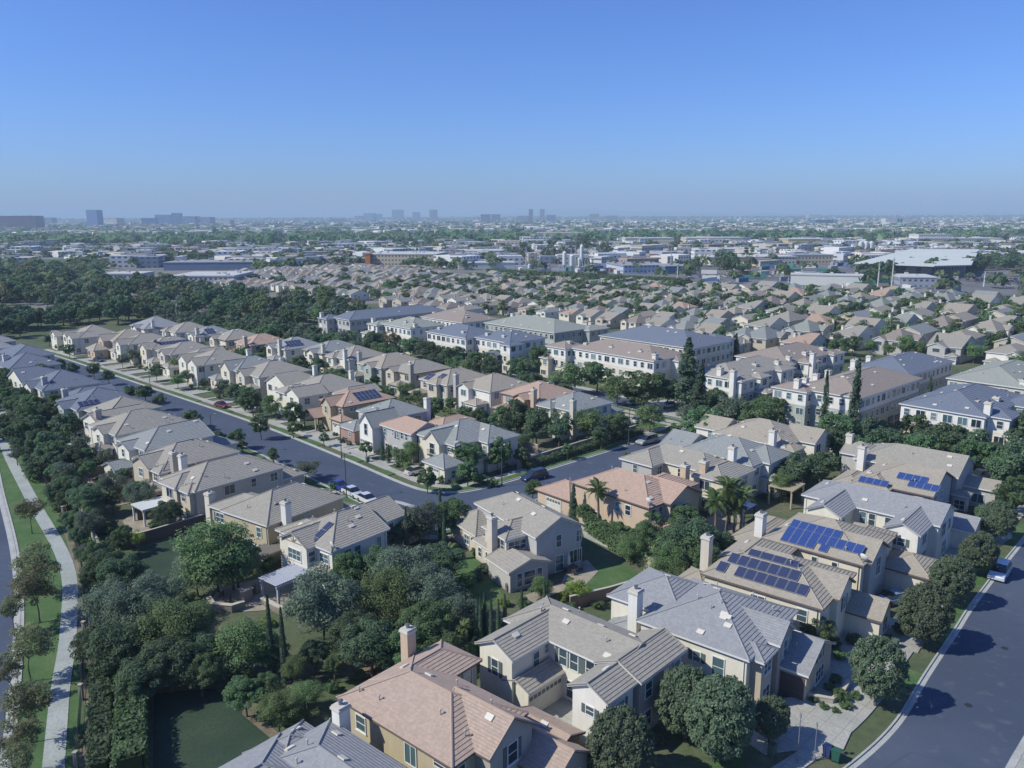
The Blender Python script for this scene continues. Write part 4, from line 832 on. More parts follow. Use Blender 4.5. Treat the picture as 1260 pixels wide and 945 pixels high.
# ---------------- cars
def car(x,y,deg,col,label,kind='car',group=None):
    L,Wd,H={'car':(4.7,1.82,1.45),'van':(5.0,1.95,1.78),'suv':(4.8,1.95,1.72)}[kind]
    r=empty('parked_car',(x,y,0),rad(deg),label,'car',group); pm=car_paint('paint_'+'_'.join('%02d'%int(c*99) for c in col),col)
    if kind=='car': pr=[(-L/2,.45),(-L/2+.05,.85),(-L/2+.75,.98),(L/2-1.25,.95),(L/2-.1,.72),(L/2,.42)]; cab=[(-L/2+.35,.95),(-L/2+1.15,H),(L/2-2.15,H),(L/2-1.25,.93)]
    else: pr=[(-L/2,.45),(-L/2+.02,1.02),(-L/2+.4,1.08),(L/2-1.15,1.04),(L/2-.08,.78),(L/2,.42)]; cab=[(-L/2+.08,1.04),(-L/2+.45,H),(L/2-2.1,H),(L/2-1.0,1.0)]
    def loft(prof,w0,w1,z0=None):
        bm=MB(); n=len(prof); zs=[p[1] for p in prof]; zm,zM=min(zs),max(zs)
        ww=[w0+(w1-w0)*((z-zm)/(zM-zm+1e-6)) for z in zs]
        v=[(px,-w/2,z) for (px,z),w in zip(prof,ww)]+[(px,w/2,z) for (px,z),w in zip(prof,ww)]
        bm.add(v,[tuple(range(n)),tuple(range(2*n-1,n-1,-1))]+[(i+1,i,n+i,n+i+1) if True else 0 for i in range(n-1)]+[(0,n-1,2*n-1,n)]); return bm
    bd=[(-L/2,.28)]+pr+[(L/2,.28)]
    def finish(bm,name,mats,bev):
        o=ob(name,bm.mesh(name,mats,False),r); md=o.modifiers.new('bevel','BEVEL'); md.width=bev; md.segments=2; md.limit_method='ANGLE'; md.angle_limit=rad(25); return o
    finish(loft(bd,Wd,Wd*.94),'body',[pm],.09)
    g=loft(cab,Wd*.93,Wd*.70); finish(g,'windows',[plain('car_glass',(.02,.03,.04),.08,spec=.8)],.05)
    rf=MB(); rf.box(cab[1][0]+.06,cab[2][0]-.04,-Wd*.35,Wd*.35,H-.03,H+.025); finish(rf,'roof_panel',[pm],.04)
    for sx in (-1,1):
        for sy in (-1,1):
            wb=MB(); wb.tube((0,-.11,0),(0,.11,0),.33,.33,14); wb.tube((0,-.12,0),(0,.12,0),.19,.19,10,1)
            ob('wheel',wb.mesh('wheel',[plain('tyre',(.02,.02,.02),.9),plain('rim',(.4,.4,.42),.3,metal=.8)]),r,(sx*L*.30,sy*(Wd/2-.1),.33))
    for sy in (-1,1):
        h=MB(); h.box(L/2-.16,L/2+.005,sy*Wd*.36-.16,sy*Wd*.36+.16,.60,.73); ob('headlight',h.mesh('headlight',[plain('headlight',(.7,.7,.68),.15)]),r)
        h=MB(); h.box(-L/2-.01,-L/2+.1,sy*Wd*.38-.12,sy*Wd*.38+.12,.72,.86); ob('tail_light',h.mesh('tail_light',[plain('tail_light',(.35,.02,.02),.2)]),r)
    return r
def cpx(px,py,deg,col,lb,kind='car'): p=ground(px,py); car(p.x,p.y,deg,col,lb,kind)
cpx(657,590,215,(.035,.045,.10),'dark blue people carrier parked on the side street','van'); cpx(796,546,218,(.42,.42,.40),'silver minivan parked near the tree at the street end','van')
cpx(418,601,-47,(.03,.06,.30),'blue parked car behind the white one beside the striped roof'); cpx(434,609,-47,(.70,.71,.73),'white car parked next to the blue one'); cpx(452,617.5,-48,(.75,.75,.76),'white and dark-roofed car nearest the bend in the street')
cpx(273,500,-43,(.20,.025,.04),'dark red car on the far side of the long street'); cpx(1229,711,228,(.60,.65,.72),'pale blue-white car at the kerb of the wide street','suv'); cpx(513,582,40,(.62,.62,.60),'white car in the driveway of the cream gabled corner house')
cpx(1097,744,200,(.30,.36,.45),'grey-blue car in the driveway below the white boarded house'); cpx(122,443,-40,(.02,.03,.06),'navy car beside the terracotta garage roof'); cpx(245,462,150,(.7,.7,.7),'white car in a driveway of the two-gabled white house')
cpx(822,502,200,(.6,.62,.62),'white car half hidden in the parking court'); cpx(782,498,30,(.35,.45,.60),'pale blue car under the trees of the court'); cpx(787,520,40,(.6,.6,.62),'white car beside the grey pool-side house'); cpx(1205,592,200,(.12,.13,.18),'dark car on the drive right of the three-block solar roof','suv')
cpx(455,540,200,(.25,.05,.05),'small red car by the brick garage')

# ---------------- garden things
def umbrella(x,y,label,open_=False,col=(.62,.60,.54),h=2.5):
    r=empty('garden_umbrella',(x,y,0),0,label,'umbrella'); b=MB(); b.tube((0,0,0),(0,0,h),.03,.03,6); b.lathe([(.28,0),(.26,.08),(.05,.12)],n=10); ob('pole',b.mesh('umbrella_pole',[plain('pole_metal',(.3,.3,.3),.4)]),r)
    c=MB(); c.lathe([(1.35,h-.45),(1.3,h-.4),(.6,h-.12),(.03,h+.06)] if open_ else [(.10,.9),(.24,1.15),(.18,h-.5),(.04,h+.1)],n=8); ob('canopy_cloth',c.mesh('umbrella_cloth',[plain('cloth_%d'%int(col[2]*99),col,.9)]),r)
def ptab(x,y,label,n=4,col=(.10,.08,.07)):
    r=empty('patio_table',(x,y,0),0,label,'table'); b=MB(); b.lathe([(.65,.70),(.65,.75)],n=14); ob('table_top',b.mesh('table_top',[plain('table_dark',col,.5)]),r)
    c=MB(); c.lathe([(.3,0),(.06,.06),(.05,.70)],n=8); ob('leg',c.mesh('table_leg',[plain('table_dark',col,.5)]),r)
_ch=None
def chair(x,y,deg,label,col=(.11,.08,.07)):
    global _ch
    r=empty('garden_chair',(x,y,0),rad(deg),label,'chair','garden chairs on the patios')
    if _ch is None:
        m=plain('chair_weave',col,.7); s=MB(); s.box(-.27,.27,-.27,.27,.38,.45); k=MB(); k.box(-.27,.27,.23,.29,.45,.95); l=[]
        lg=MB(); lg.box(-.025,.025,-.025,.025,0,.38); _ch=(s.mesh('seat',[m]),k.mesh('backrest',[m]),lg.mesh('leg',[m]))
    ob('seat',_ch[0],r); ob('backrest',_ch[1],r)
    for sx in (-.23,.23):
        for sy in (-.23,.23): ob('leg',_ch[2],r,(sx,sy,0))
def px3(px,py): p=ground(px,py); return p.x,p.y
umbrella(*px3(699,704),'closed white umbrella over the table by the taupe house wall'); ptab(*px3(704,704),'round table under the closed white umbrella')
for i,(dx,dy) in enumerate(((1,0),(-1,0),(0,1),(0,-1))): x,y=px3(704,704); chair(x+dx,y+dy,[-90,90,0,180][i],'dark woven chair at the table under the closed white umbrella')
umbrella(*px3(272,735),'closed grey umbrella at the seating corner of the stone patio',col=(.40,.42,.42))
x,y=px3(267,742)
for i,(dx,dy) in enumerate(((1.2,.2),(-1.3,.3),(0,1.3))): chair(x+dx,y+dy,[-90,90,0][i],'dark chair in the seating corner of the stone patio')
umbrella(*px3(904,654),'small closed umbrella near the dark side wall',col=(.5,.48,.4))
def patio_cover(c,size,deg,h,col,label,slats=False,solid=True,arch=False):
    x,y=c; r=empty('patio_cover',(x,y,0),rad(deg),label,'patio cover'); m=plain('cover_paint_%d'%int(col[0]*99),col,.7); hx,hy=size[0]/2,size[1]/2
    b=MB()
    if arch:
        n=18
        for i in range(n):
            t=-hx+size[0]*i/(n-1); b.box(t-.09,t+.09,-hy,hy,h+.25,h+.33)
    elif solid: b.box(-hx,hx,-hy,hy,h,h+.16)
    else:
        n=int(size[0]/.3)
        for i in range(n): t=-hx+size[0]*(i+.5)/n; b.box(t-.06,t+.06,-hy,hy,h+.05,h+.2)
    ob('cover_top',b.mesh('cover_top',[m]),r); q=MB()
    for sy in (-hy+.2,hy-.2): q.box(-hx,hx,sy-.08,sy+.08,h-.2,h-.001)
    ob('beams',q.mesh('beams',[m]),r)
    for sx in (-hx+.25,hx-.25):
        for sy in (-hy+.2,hy-.2): k=MB(); k.box(sx-.12,sx+.12,sy-.12,sy+.12,0,h-.2); ob('post',k.mesh('post',[m]),r)
patio_cover(tuple(ground(188,618,2.6)[:2]),(5.0,4.0),48,2.6,(.55,.58,.56),'white patio cover on columns beside the fruit tree in the paved garden')
patio_cover(tuple(ground(90,547,2.5)[:2]),(6,4),48,2.5,(.5,.52,.5),'white flat patio cover near the left wall with outdoor seats beneath')
patio_cover(tuple(ground(98,528,2.5)[:2]),(5,3),48,2.5,(.55,.55,.55),'pale patio roof under the blue-grey roofed house')
patio_cover(px3(352,732),(5.0,3.6),51,2.5,(.42,.45,.52),'blue-grey slatted pergola by the half-timbered house',arch=True)
patio_cover(px3(312,706),(9,3.4),55,2.6,(.20,.19,.17),'long weathered pergola with creeper above the stone patio',solid=False)
patio_cover(px3(966,620),(5,4),48,2.9,(.38,.33,.24),'tan timber pergola behind the solar roofed houses',solid=False)
patio_cover(px3(912,645),(4,2.6),48,2.6,(.05,.08,.18),'dark blue awning between the palms and the pale chimneys')
patio_cover(px3(985,590),(6,3),48,2.5,(.62,.64,.66),'white gazebo roof between the trees and the tan solar roof')
patio_cover(px3(160,590),(4,3),50,2.5,(.40,.33,.20),'ochre timber pergola beside the tan gabled house',solid=False)
def stonewall(pts,h,label): return wall('stone_seat',pts,h,.5,(.30,.27,.23),label,cat='seat wall')
stonewall(gpx([(256,742),(262,750),(285,752),(300,747)]),.9,'curved stone seat wall at the edge of the patio lawn'); stonewall(gpx([(322,742),(340,752),(352,757)]),.8,'low pale wall in front of the blue-grey pergola')
b=MB(); b.box(-.6,.6,-.5,.5,0,1.5); b.box(-.75,.75,-.65,.65,1.5,1.62); o=ob('outdoor_fireplace',b.mesh('fireplace',[stucco((.36,.31,.26))]),None,(*px3(302,738),0),.9); tag(o,'square stone outdoor fireplace on the patio','fireplace')
b=MB(); b.box(-.45,.45,-.4,.4,0,1.1); b.lathe([(.3,1.1),(.2,1.3),(.1,1.35)],n=8); o=ob('stone_pillar',b.mesh('stone_pillar',[stucco((.30,.27,.23))]),None,(*px3(316,728),0),.9); tag(o,'stone pillar with lantern top beside the long pergola','pillar')
def dish(x,y,z,deg,label,s=.55):
    r=empty('satellite_dish',(x,y,z),rad(deg),label,'satellite dish'); b=MB(); b.lathe([(.02,0),(s*.5,.05),(s*.8,.14),(s,.25),(s*.98,.27),(s*.75,.17),(.02,.05)],n=12)
    o=ob('dish',b.mesh('dish',[plain('dish_paint',(.62,.62,.60),.5)]),r,mat=Matrix.Translation((0,0,.55))@Matrix.Rotation(rad(62),4,'X')); c=MB(); c.tube((0,0,0),(0,0,.55),.03,.03,6); ob('mast',c.mesh('mast',[plain('pole_metal',(.3,.3,.3),.4)]),r)
wx,wy=rot(77.5,38.5,50.5); dish(wx,wy,2.2,150,'round pale dish on the shaded corner left of the dark solar panels',.8)
wx,wy=rot(56.3,73.6,51); dish(wx,wy,5.7,120,'small dish at the roof corner of the half-timbered house')
wx,wy=rot(91.0,27.6,48); dish(wx,wy,5.6,120,'dish on the lower eave corner of the blue solar roof')
wx,wy=rot(83.8,65.2,42); dish(wx,wy,5.75,120,'dish on the salmon roof corner above the twin windows')
wx,wy=rot(60.5,51.8,47); dish(wx,wy,1.8,170,'big pale dish behind the courtyard house roof',.8)
def bin_(x,y,deg,col,label):
    r=empty('wheeled_bin',(x,y,.13),rad(deg),label,'bin'); m=plain('bin_%d%d'%(int(col[1]*99),int(col[2]*99)),col,.5)
    b=MB(); b.add([(-.25,-.28,.06),(.25,-.28,.06),(.25,.25,.06),(-.25,.25,.06),(-.3,-.36,1.0),(.3,-.36,1.0),(.3,.34,1.0),(-.3,.34,1.0)],[(3,2,1,0),(4,5,6,7),(0,1,5,4),(1,2,6,5),(2,3,7,6),(3,0,4,7)]); ob('body',b.mesh('bin_body',[m]),r)
    c=MB(); c.box(-.32,.32,-.4,.38,1.0,1.08); ob('lid',c.mesh('bin_lid',[m]),r)
    for s in (-.2,.2): d=MB(); d.tube((s-.04,.3,.1),(s+.04,.3,.1),.1,.1,10); ob('wheel',d.mesh('bin_wheel',[plain('tyre',(.02,.02,.02),.9)]),r)
bin_(*px3(1016,934),40,(.03,.05,.14),'dark blue wheeled bin on the corner verge'); bin_(*px3(1026,939),55,(.03,.11,.08),'green wheeled bin tipped toward the kerb next to the blue one')
r=empty('barbecue',(*px3(625,727),0),.5,'grey barbecue grill on the pale circle beside the centre lawn','barbecue')
b=MB(); b.box(-.35,.35,-.25,.25,.3,.85); ob('firebox',b.mesh('firebox',[plain('grill',(.12,.12,.13),.4)]),r); b=MB(); b.tube((-.35,0,.87),(.35,0,.87),.25,.25,10); ob('lid',b.mesh('grill_lid',[plain('grill_lid',(.35,.36,.38),.3,metal=.6)]),r)
for sx in (-.3,.3): b=MB(); b.box(sx-.03,sx+.03,-.2,.2,0,.3); ob('leg',b.mesh('leg',[plain('grill',(.12,.12,.13),.4)]),r)
r=empty('garden_shed',(*px3(684,699),0),rad(33),'small grey-topped covered spa by the taupe house wall','spa'); b=MB(); b.box(-1,1,-1,1,0,.9); ob('tub',b.mesh('tub',[plain('spa_side',(.06,.08,.17),.6)]),r); b=MB(); b.box(-1.05,1.05,-1.05,1.05,.9,1.02); ob('cover',b.mesh('spa_cover',[plain('spa_cover',(.42,.44,.47),.6)]),r)
def pool(pts,label):
    P=gpx(pts); root=empty('swimming_pool',(0,0,0),0,label,'pool'); b=MB(); b.add([(p[0],p[1],.045) for p in P],[tuple(range(len(P)))]); wm,nt,bs=nodes('pool_water'); bs.inputs['Base Color'].default_value=(.02,.30,.28,1); bs.inputs['Roughness'].default_value=.05; ob('pool_surface',b.mesh('pool_surface',[wm]),root)
    c=MB(); Q=[Vector(p) for p in P]+[Vector(P[0])]; ribbon('',Q,-.3,.0,.11,None,.1,mb=c); ob('rim',c.mesh('pool_rim',[CONC]),root)
pool([(641,556),(648,552),(656,552),(659,557),(654,561),(645,561)],'small turquoise pool behind the grey corner house')
# planter wall by the half-timbered garage
wall('planter_wall',gpx([(985,858),(1000,864),(1022,868),(1034,860),(1042,845)]),.6,.3,(.50,.47,.40),'low curved planter wall beside the corner driveway')

def manhole(px,py,label):
    p=ground(px,py); b=MB(); b.lathe([(.34,.0),(.34,.02),(.30,.022)],n=18); o=ob('manhole_cover',b.mesh('manhole_cover',[plain('cast_iron',(.05,.05,.055),.6,metal=.4)]),None,(p.x,p.y,.006)); tag(o,label,'manhole cover')
manhole(1190,870,'round iron cover in the wide street below the second street tree'); manhole(1235,800,'round iron cover near the right edge of the wide street'); manhole(461,612,'iron cover in the street beside the nearest white car'); manhole(600,625,'iron cover in the side street near the bend'); manhole(350,552,'iron cover in the middle of the long street')
for px,py,lb in ((1100,800,'small grey utility box by the third driveway'),(948,930,'green utility box in the bottom verge'),(560,603,'utility box on the corner verge'),(322,523,'mail boxes on a post at the long street kerb'),(452,568,'mail box on a post in front of the brick garage')):
    p=ground(px,py); b=MB(); b.box(-.3,.3,-.25,.25,0,.85); b.box(-.33,.33,-.28,.28,.85,.93); tag(ob('utility_box',b.mesh('utility_box',[plain('utility_green',(.10,.14,.11),.6)]),None,(p.x,p.y,.13),.7),lb,'utility box')
# ================================================================ plants
def rowrand(n): return RNG.random(n)
def leaf_quads(P,Nn,size,aspect=.6):
    """a leaf-sized quad at each point, facing roughly along its normal"""
    n=len(P); Nn=Nn/np.maximum(np.linalg.norm(Nn,axis=1,keepdims=True),1e-6)
    r=RNG.normal(size=(n,3)); t=np.cross(Nn,r); t/=np.maximum(np.linalg.norm(t,axis=1,keepdims=True),1e-6); u=np.cross(Nn,t)
    s=(size*(.7+.6*RNG.random(n)))[:,None]*.5 if np.isscalar(size) else (size*(.7+.6*RNG.random(n)))[:,None]*.5
    V=np.stack([P-t*s-u*s*aspect,P+t*s-u*s*aspect*.6,P+t*s*1.1+u*s*aspect,P-t*s*.8+u*s*aspect],1).reshape(-1,3)
    return V
def quad_mesh(name,V,mats,mi=None):
    n=len(V)//4; me=bpy.data.meshes.new(name); me.vertices.add(len(V)); me.vertices.foreach_set('co',V.astype(np.float32).ravel())
    me.loops.add(4*n); me.loops.foreach_set('vertex_index',np.arange(4*n,dtype=np.int32)); me.polygons.add(n)
    me.polygons.foreach_set('loop_start',np.arange(0,4*n,4,dtype=np.int32)); me.polygons.foreach_set('loop_total',np.full(n,4,dtype=np.int32))
    for m in mats: me.materials.append(m)
    if mi is not None: me.polygons.foreach_set('material_index',mi.astype(np.int32))
    me.update(); me.validate(); return me
def sphere_pts(n):
    v=RNG.normal(size=(n,3)); return v/np.linalg.norm(v,axis=1,keepdims=True)
def clumpy(nc,per,R,asp,clump,size,spread=.9,low=-.75,jit=.35,up=.35,shell=.55):
    """nc clumps spread through an ellipsoid of radius R, each a small shell of leaves"""
    c=sphere_pts(nc); D_=sphere_pts(7); wgt=RNG.uniform(-.26,.26,7); bump=1+(np.clip(c@D_.T,0,1)**3@wgt); c=c*bump[:,None]; rad_=(shell+(1-shell)*RNG.random(nc)**.6)[:,None]; c=c*rad_*R*(spread)
    c[:,2]*=asp; c=c[c[:,2]>low*R*asp]
    P=[];Q=[]
    for k in c:
        r=clump*(.65+.7*RNG.random()); d=sphere_pts(per); d[:,2]=np.where(d[:,2]<-.45,-d[:,2],d[:,2])
        p=k+d*(r*(.75+jit*RNG.random(per)))[:,None]*np.array([1,1,.8]); P.append(p)
        Q.append(d+.5*RNG.normal(size=(per,3))+np.array([0,0,up]))
    P=np.concatenate(P);Q=np.concatenate(Q); return leaf_quads(P,Q,size)
L_OAK=leaf_mat('leaves_dark',(0.082,0.139,0.081),(0.115,0.183,0.095),(0.176,0.238,0.134),.45)
L_MID=leaf_mat('leaves_mid',(0.092,0.165,0.081),(0.133,0.218,0.095),(0.203,0.291,0.134),.45)
L_LITE=leaf_mat('leaves_light',(0.125,0.198,0.091),(0.176,0.264,0.107),(0.258,0.344,0.152),.45)
L_GREY=leaf_mat('leaves_greygreen',(0.119,0.165,0.122),(0.163,0.212,0.147),(0.223,0.264,0.183),.45)
L_LIME=leaf_mat('leaves_lime',(0.176,0.264,0.060),(0.244,0.357,0.073),(0.325,0.436,0.097),.45)
L_AUT=leaf_mat('leaves_autumn',(0.163,0.198,0.104),(0.217,0.232,0.122),(0.299,0.264,0.147),.55)
L_CON=leaf_mat('needles',(0.074,0.125,0.085),(0.102,0.159,0.095),(0.143,0.198,0.116),.42)
L_PALM=leaf_mat('palm_fronds',(0.108,0.172,0.073),(0.156,0.225,0.085),(0.244,0.277,0.110),.45)
L_DENSE=leaf_mat('leaves_glossy',(0.102,0.149,0.095),(0.133,0.185,0.107),(0.223,0.271,0.171),.42)
BARK=plain('bark',(.14,.11,.085),.95,.3,6); BARKP=plain('palm_bark',(.20,.17,.135),.95,.3,6)
def trunk_mesh(h,r,limbs=6,spread=2.2,top=None,seed=0):
    rr=random.Random(seed); b=MB(); z=0; p=Vector((0,0,-.1)); pr=r*1.25
    for k in range(4):
        q=Vector((rr.uniform(-.12,.12)*k,rr.uniform(-.12,.12)*k,h*(k+1)/4)); nr=r*(1-.13*(k+1)); b.tube(p,q,pr,nr,7,cap=False); p=q; pr=nr
    for i in range(limbs):
        a=2*math.pi*i/limbs+rr.uniform(-.4,.4); s=spread*rr.uniform(.6,1); m=p+Vector((math.cos(a)*s*.45,math.sin(a)*s*.45,spread*.45)); e=p+Vector((math.cos(a)*s,math.sin(a)*s,spread*rr.uniform(.8,1.2)))
        b.tube(p-Vector((0,0,.1)),m,pr*.65,pr*.4,5,cap=False); b.tube(m,e,pr*.4,pr*.12,5,cap=False)
    return b.mesh('trunk',[BARK])
PROTO={}
def proto(kind,lod,var):
    k=(kind,lod,var)
    if k in PROTO: return PROTO[k]
    f={0:1.,1:.34,2:.12}[lod]; sz={0:1.,1:1.65,2:2.7}[lod]; R=4.
    def cl(nc,per,asp,clump,size,**kw): return clumpy(max(14,int(nc*(f**.45))),max(8,int(per*f/(f**.45))),R,asp,clump,size*sz,**kw)
    if kind=='oak': V=cl(85,200,.80,.95,.23,spread=.88,shell=.35); m=L_OAK; tr=trunk_mesh(2.6,.24,6,2.4,seed=var)
    elif kind=='broad': V=cl(80,190,.85,.85,.23,spread=.92,shell=.3); m=L_MID; tr=trunk_mesh(2.8,.2,6,2.4,seed=var)
    elif kind=='light': V=cl(75,190,.9,.95,.20,spread=.9,shell=.25,jit=.7); m=L_LITE; tr=trunk_mesh(2.6,.18,6,2.4,seed=var)
    elif kind=='grey': V=cl(75,180,.9,.92,.20,spread=.9,shell=.25,jit=.7); m=L_GREY; tr=trunk_mesh(2.6,.18,6,2.4,seed=var)
    elif kind=='lime': V=cl(30,90,1.0,.95,.36,spread=.85,shell=.2,jit=.8); m=L_LIME; tr=trunk_mesh(2.2,.12,5,2.2,seed=var)
    elif kind=='autumn': V=cl(55,75,.85,.8,.30,spread=.92,shell=.2,jit=.8); m=L_AUT; tr=trunk_mesh(3.0,.15,7,2.6,seed=var)
    elif kind=='dense': V=cl(420,62,1.0,.50,.25,spread=.95,shell=.84,low=-.9,jit=.45); m=L_DENSE; tr=trunk_mesh(3.0,.22,6,2.2,seed=var)
    elif kind=='lolly': V=cl(60,70,1.0,1.0,.5,spread=.85,shell=.6); m=L_MID; tr=trunk_mesh(5.2,.2,4,1.8,seed=var)
    elif kind in('shrub','limeshrub','greyshrub','bush'):
        V=cl(45,75,.72,.95,.40,spread=.86,shell=.4,low=-.6); V=V.copy(); m={'shrub':L_MID,'limeshrub':L_LIME,'greyshrub':L_GREY,'bush':L_DENSE}[kind]; b=MB()
        for a in range(5): b.tube((0,0,0),(1.6*math.cos(a*1.26),1.6*math.sin(a*1.26),2.0),.12,.05,5)
        tr=b.mesh('stems',[BARK])
    elif kind=='conifer':      # tall, layered, irregular; radius 4 -> height 22
        P=[];Q=[]; n=int(110*(f**.3))
        for i in range(n):
            z=2+20*(i/n)**.95; rr_=3.2*(1-((z-2)/20.5)**1.3)*RNG.uniform(.55,1.1)+.35; a=RNG.uniform(0,6.283)
            m_=int(75*f/(f**.3))+6; t=RNG.random(m_)**.7; ang=a+RNG.normal(0,.30,m_); rad2=t*rr_
            P.append(np.stack([np.cos(ang)*rad2,np.sin(ang)*rad2,z+RNG.normal(0,.42,m_)-rad2*.12],1)); Q.append(np.stack([np.cos(ang),np.sin(ang),np.full(m_,1.)],1)+.7*RNG.normal(size=(m_,3)))
        V=leaf_quads(np.concatenate(P),np.concatenate(Q),.34*sz); m=L_CON; b=MB(); b.tube((0,0,-.1),(0,0,21),.34,.05,7); tr=b.mesh('trunk',[BARK])
    elif kind=='cypress':      # slim column; radius .6, height 7 at scale 1 (radius unit 4 -> scaled by caller)
        n=int(2600*f); z=RNG.random(n); a=RNG.uniform(0,6.283,n); prof=4*np.clip(np.minimum(z*9,1)*(1-z)**.55,0.03,1)*(.75+.3*RNG.random(n))
        P=np.stack([np.cos(a)*prof,np.sin(a)*prof,z*44+.5],1); Q=np.stack([np.cos(a),np.sin(a),np.full(n,.5)],1)+.4*RNG.normal(size=(n,3)); V=leaf_quads(P,Q,1.7*sz**.7,.5); m=L_CON
        b=MB(); b.tube((0,0,-.1),(0,0,20),.8,.2,5); tr=b.mesh('trunk',[BARK])
    V=V.copy()
    me=quad_mesh('foliage_'+kind,V,[m]); PROTO[k]=(me,tr); return PROTO[k]
NAMES={'oak':('broadleaf_tree','tree','dark green spreading tree'),'broad':('broadleaf_tree','tree','green rounded tree'),'light':('feathery_tree','tree','light green feathery tree'),'grey':('olive_tree','tree','grey-green soft tree'),'lime':('young_tree','tree','bright lime green young tree'),
 'autumn':('plane_tree','tree','thin olive-brown tree'),'dense':('street_tree','tree','dense dark egg-shaped tree'),'lolly':('small_street_tree','tree','small round-headed tree'),'shrub':('shrub','shrub','green shrub'),'limeshrub':('shrub','shrub','lime green shrub'),'greyshrub':('shrub','shrub','grey-green shrub'),
 'bush':('garden_bush','bush','low rounded bush'),'conifer':('conifer_tree','conifer','tall dark conifer'),'cypress':('cypress_tree','cypress','slim dark cypress'),'palm':('palm_tree','palm','feather palm'),'fanpalm':('fan_palm_tree','palm','tall thin fan palm')}
TREES=[]
# clear height under the crown centre, in crown radii, and where the proto's crown centre lies
def add_plant(kind,x,y,r,asp=1.,zc=None,lod=None,extra=''):
    f=screen(x,y,3)[2]; ppm=F_*.813/f
    if lod is None: lod=0 if ppm>6.2 else 1 if ppm>3 else 2
    s=r/4.; nm,cat,desc=NAMES[kind]
    if nm=='broadleaf_tree' and extra: nm='park_tree' if 'park' in extra or 'field' in extra else 'garden_tree' if 'houses' in extra or 'gardens' in extra or 'strip' in extra else nm
    rz=RNG.uniform(0,6.283)
    if kind in('palm','fanpalm'): return palm(x,y,r,kind,zc or 5,extra)
    cm,tm=proto(kind,lod,int(RNG.integers(0,2)) if lod<2 else 0)
    root=bpy.data.objects.new(nm,None); C.objects.link(root); root.location=(x,y,0); root.rotation_euler=(0,0,rz)
    c=bpy.data.objects.new('crown',cm); C.objects.link(c); c.parent=root; t=bpy.data.objects.new('trunk',tm); C.objects.link(t); t.parent=root
    if kind=='conifer': h=zc; c.scale=(s,s,h/22.); t.scale=(s,s,h/22.)
    elif kind=='cypress': h=zc; c.scale=(s,s,h/44.); t.scale=(s*.3,s*.3,h/44.)
    elif kind in('shrub','limeshrub','greyshrub','bush'):
        c.scale=(s,s,s*asp); c.location.z=r*.55*asp; t.scale=(s,s,s*.6)
    else:
        if zc is None: zc=r*.9*asp+1.2
        c.scale=(s,s,s*asp); c.location.z=zc; tz={'dense':5.,'lolly':6.5}.get(kind,5.2); t.scale=(max(s,.55),max(s,.55),(zc+.1*r)/tz)
    root['category']=cat; TREES.append((root,kind,r,x,y,extra)); return root
def T_(cx,cy,rpx,kind,asp=1.,clear=1.2,h=None,extra=''):
    """plant whose crown is centred on that sight line: its height gives its place on the ground"""
    zc=4.
    for _ in range(6):
        p=ground(cx,cy,zc); f=screen(p.x,p.y,zc)[2]; r=rpx*f/F_
        if kind in('shrub','limeshrub','greyshrub'): zc=r*.5
        elif kind in('conifer','cypress'): zc=h/2
        elif kind=='palm': zc=h*.85
        else: zc=r*.88*asp+clear
    if kind in('conifer','cypress'): return add_plant(kind,p.x,p.y,r*(1.15 if kind=='conifer' else 1),zc=h,extra=extra)
    if kind in('palm','fanpalm'): return add_plant(kind,p.x,p.y,r,zc=h,extra=extra)
    return add_plant(kind,p.x,p.y,r,asp,zc=None if kind in('shrub','limeshrub','greyshrub') else zc,extra=extra)
FR={}
def frond_mesh(fan=False):
    if fan in FR: return FR[fan]
    out=[]
    for v in range(2):
        V=[]; L=3.2 if not fan else 1.0
        if not fan:
            for side in (-1,1):
                for i in range(26):
                    t=(i+1)/27; x=L*t; z=.9*math.sin(t*2.2)-1.3*t*t*(1+.3*v); ln=.75*math.sin(math.pi*min(1,t*.9+.12))
                    dx,dy,dz=.45*ln,side*ln*.85,-.35*ln; w=.06
                    V+=[(x-w,0,z),(x+w,0,z),(x+w+dx,dy,z+dz),(x-w+dx,dy,z+dz)]
            V+=[(0,-.04,0),(0,.04,0),(L,.01,.9*math.sin(2.2)-1.3*(1+.3*v)),(L,-.01,.9*math.sin(2.2)-1.3*(1+.3*v))]
        else:
            for i in range(14):
                a=-1.3+2.6*i/13; V+=[(.2,-.02,0),(.2,.02,0),(.2+math.cos(a)*.95+.02,math.sin(a)*.95+.05,-.15),(.2+math.cos(a)*.95,math.sin(a)*.95-.05,-.15)]
        out.append(np.array(V))
    FR[fan]=out; return out
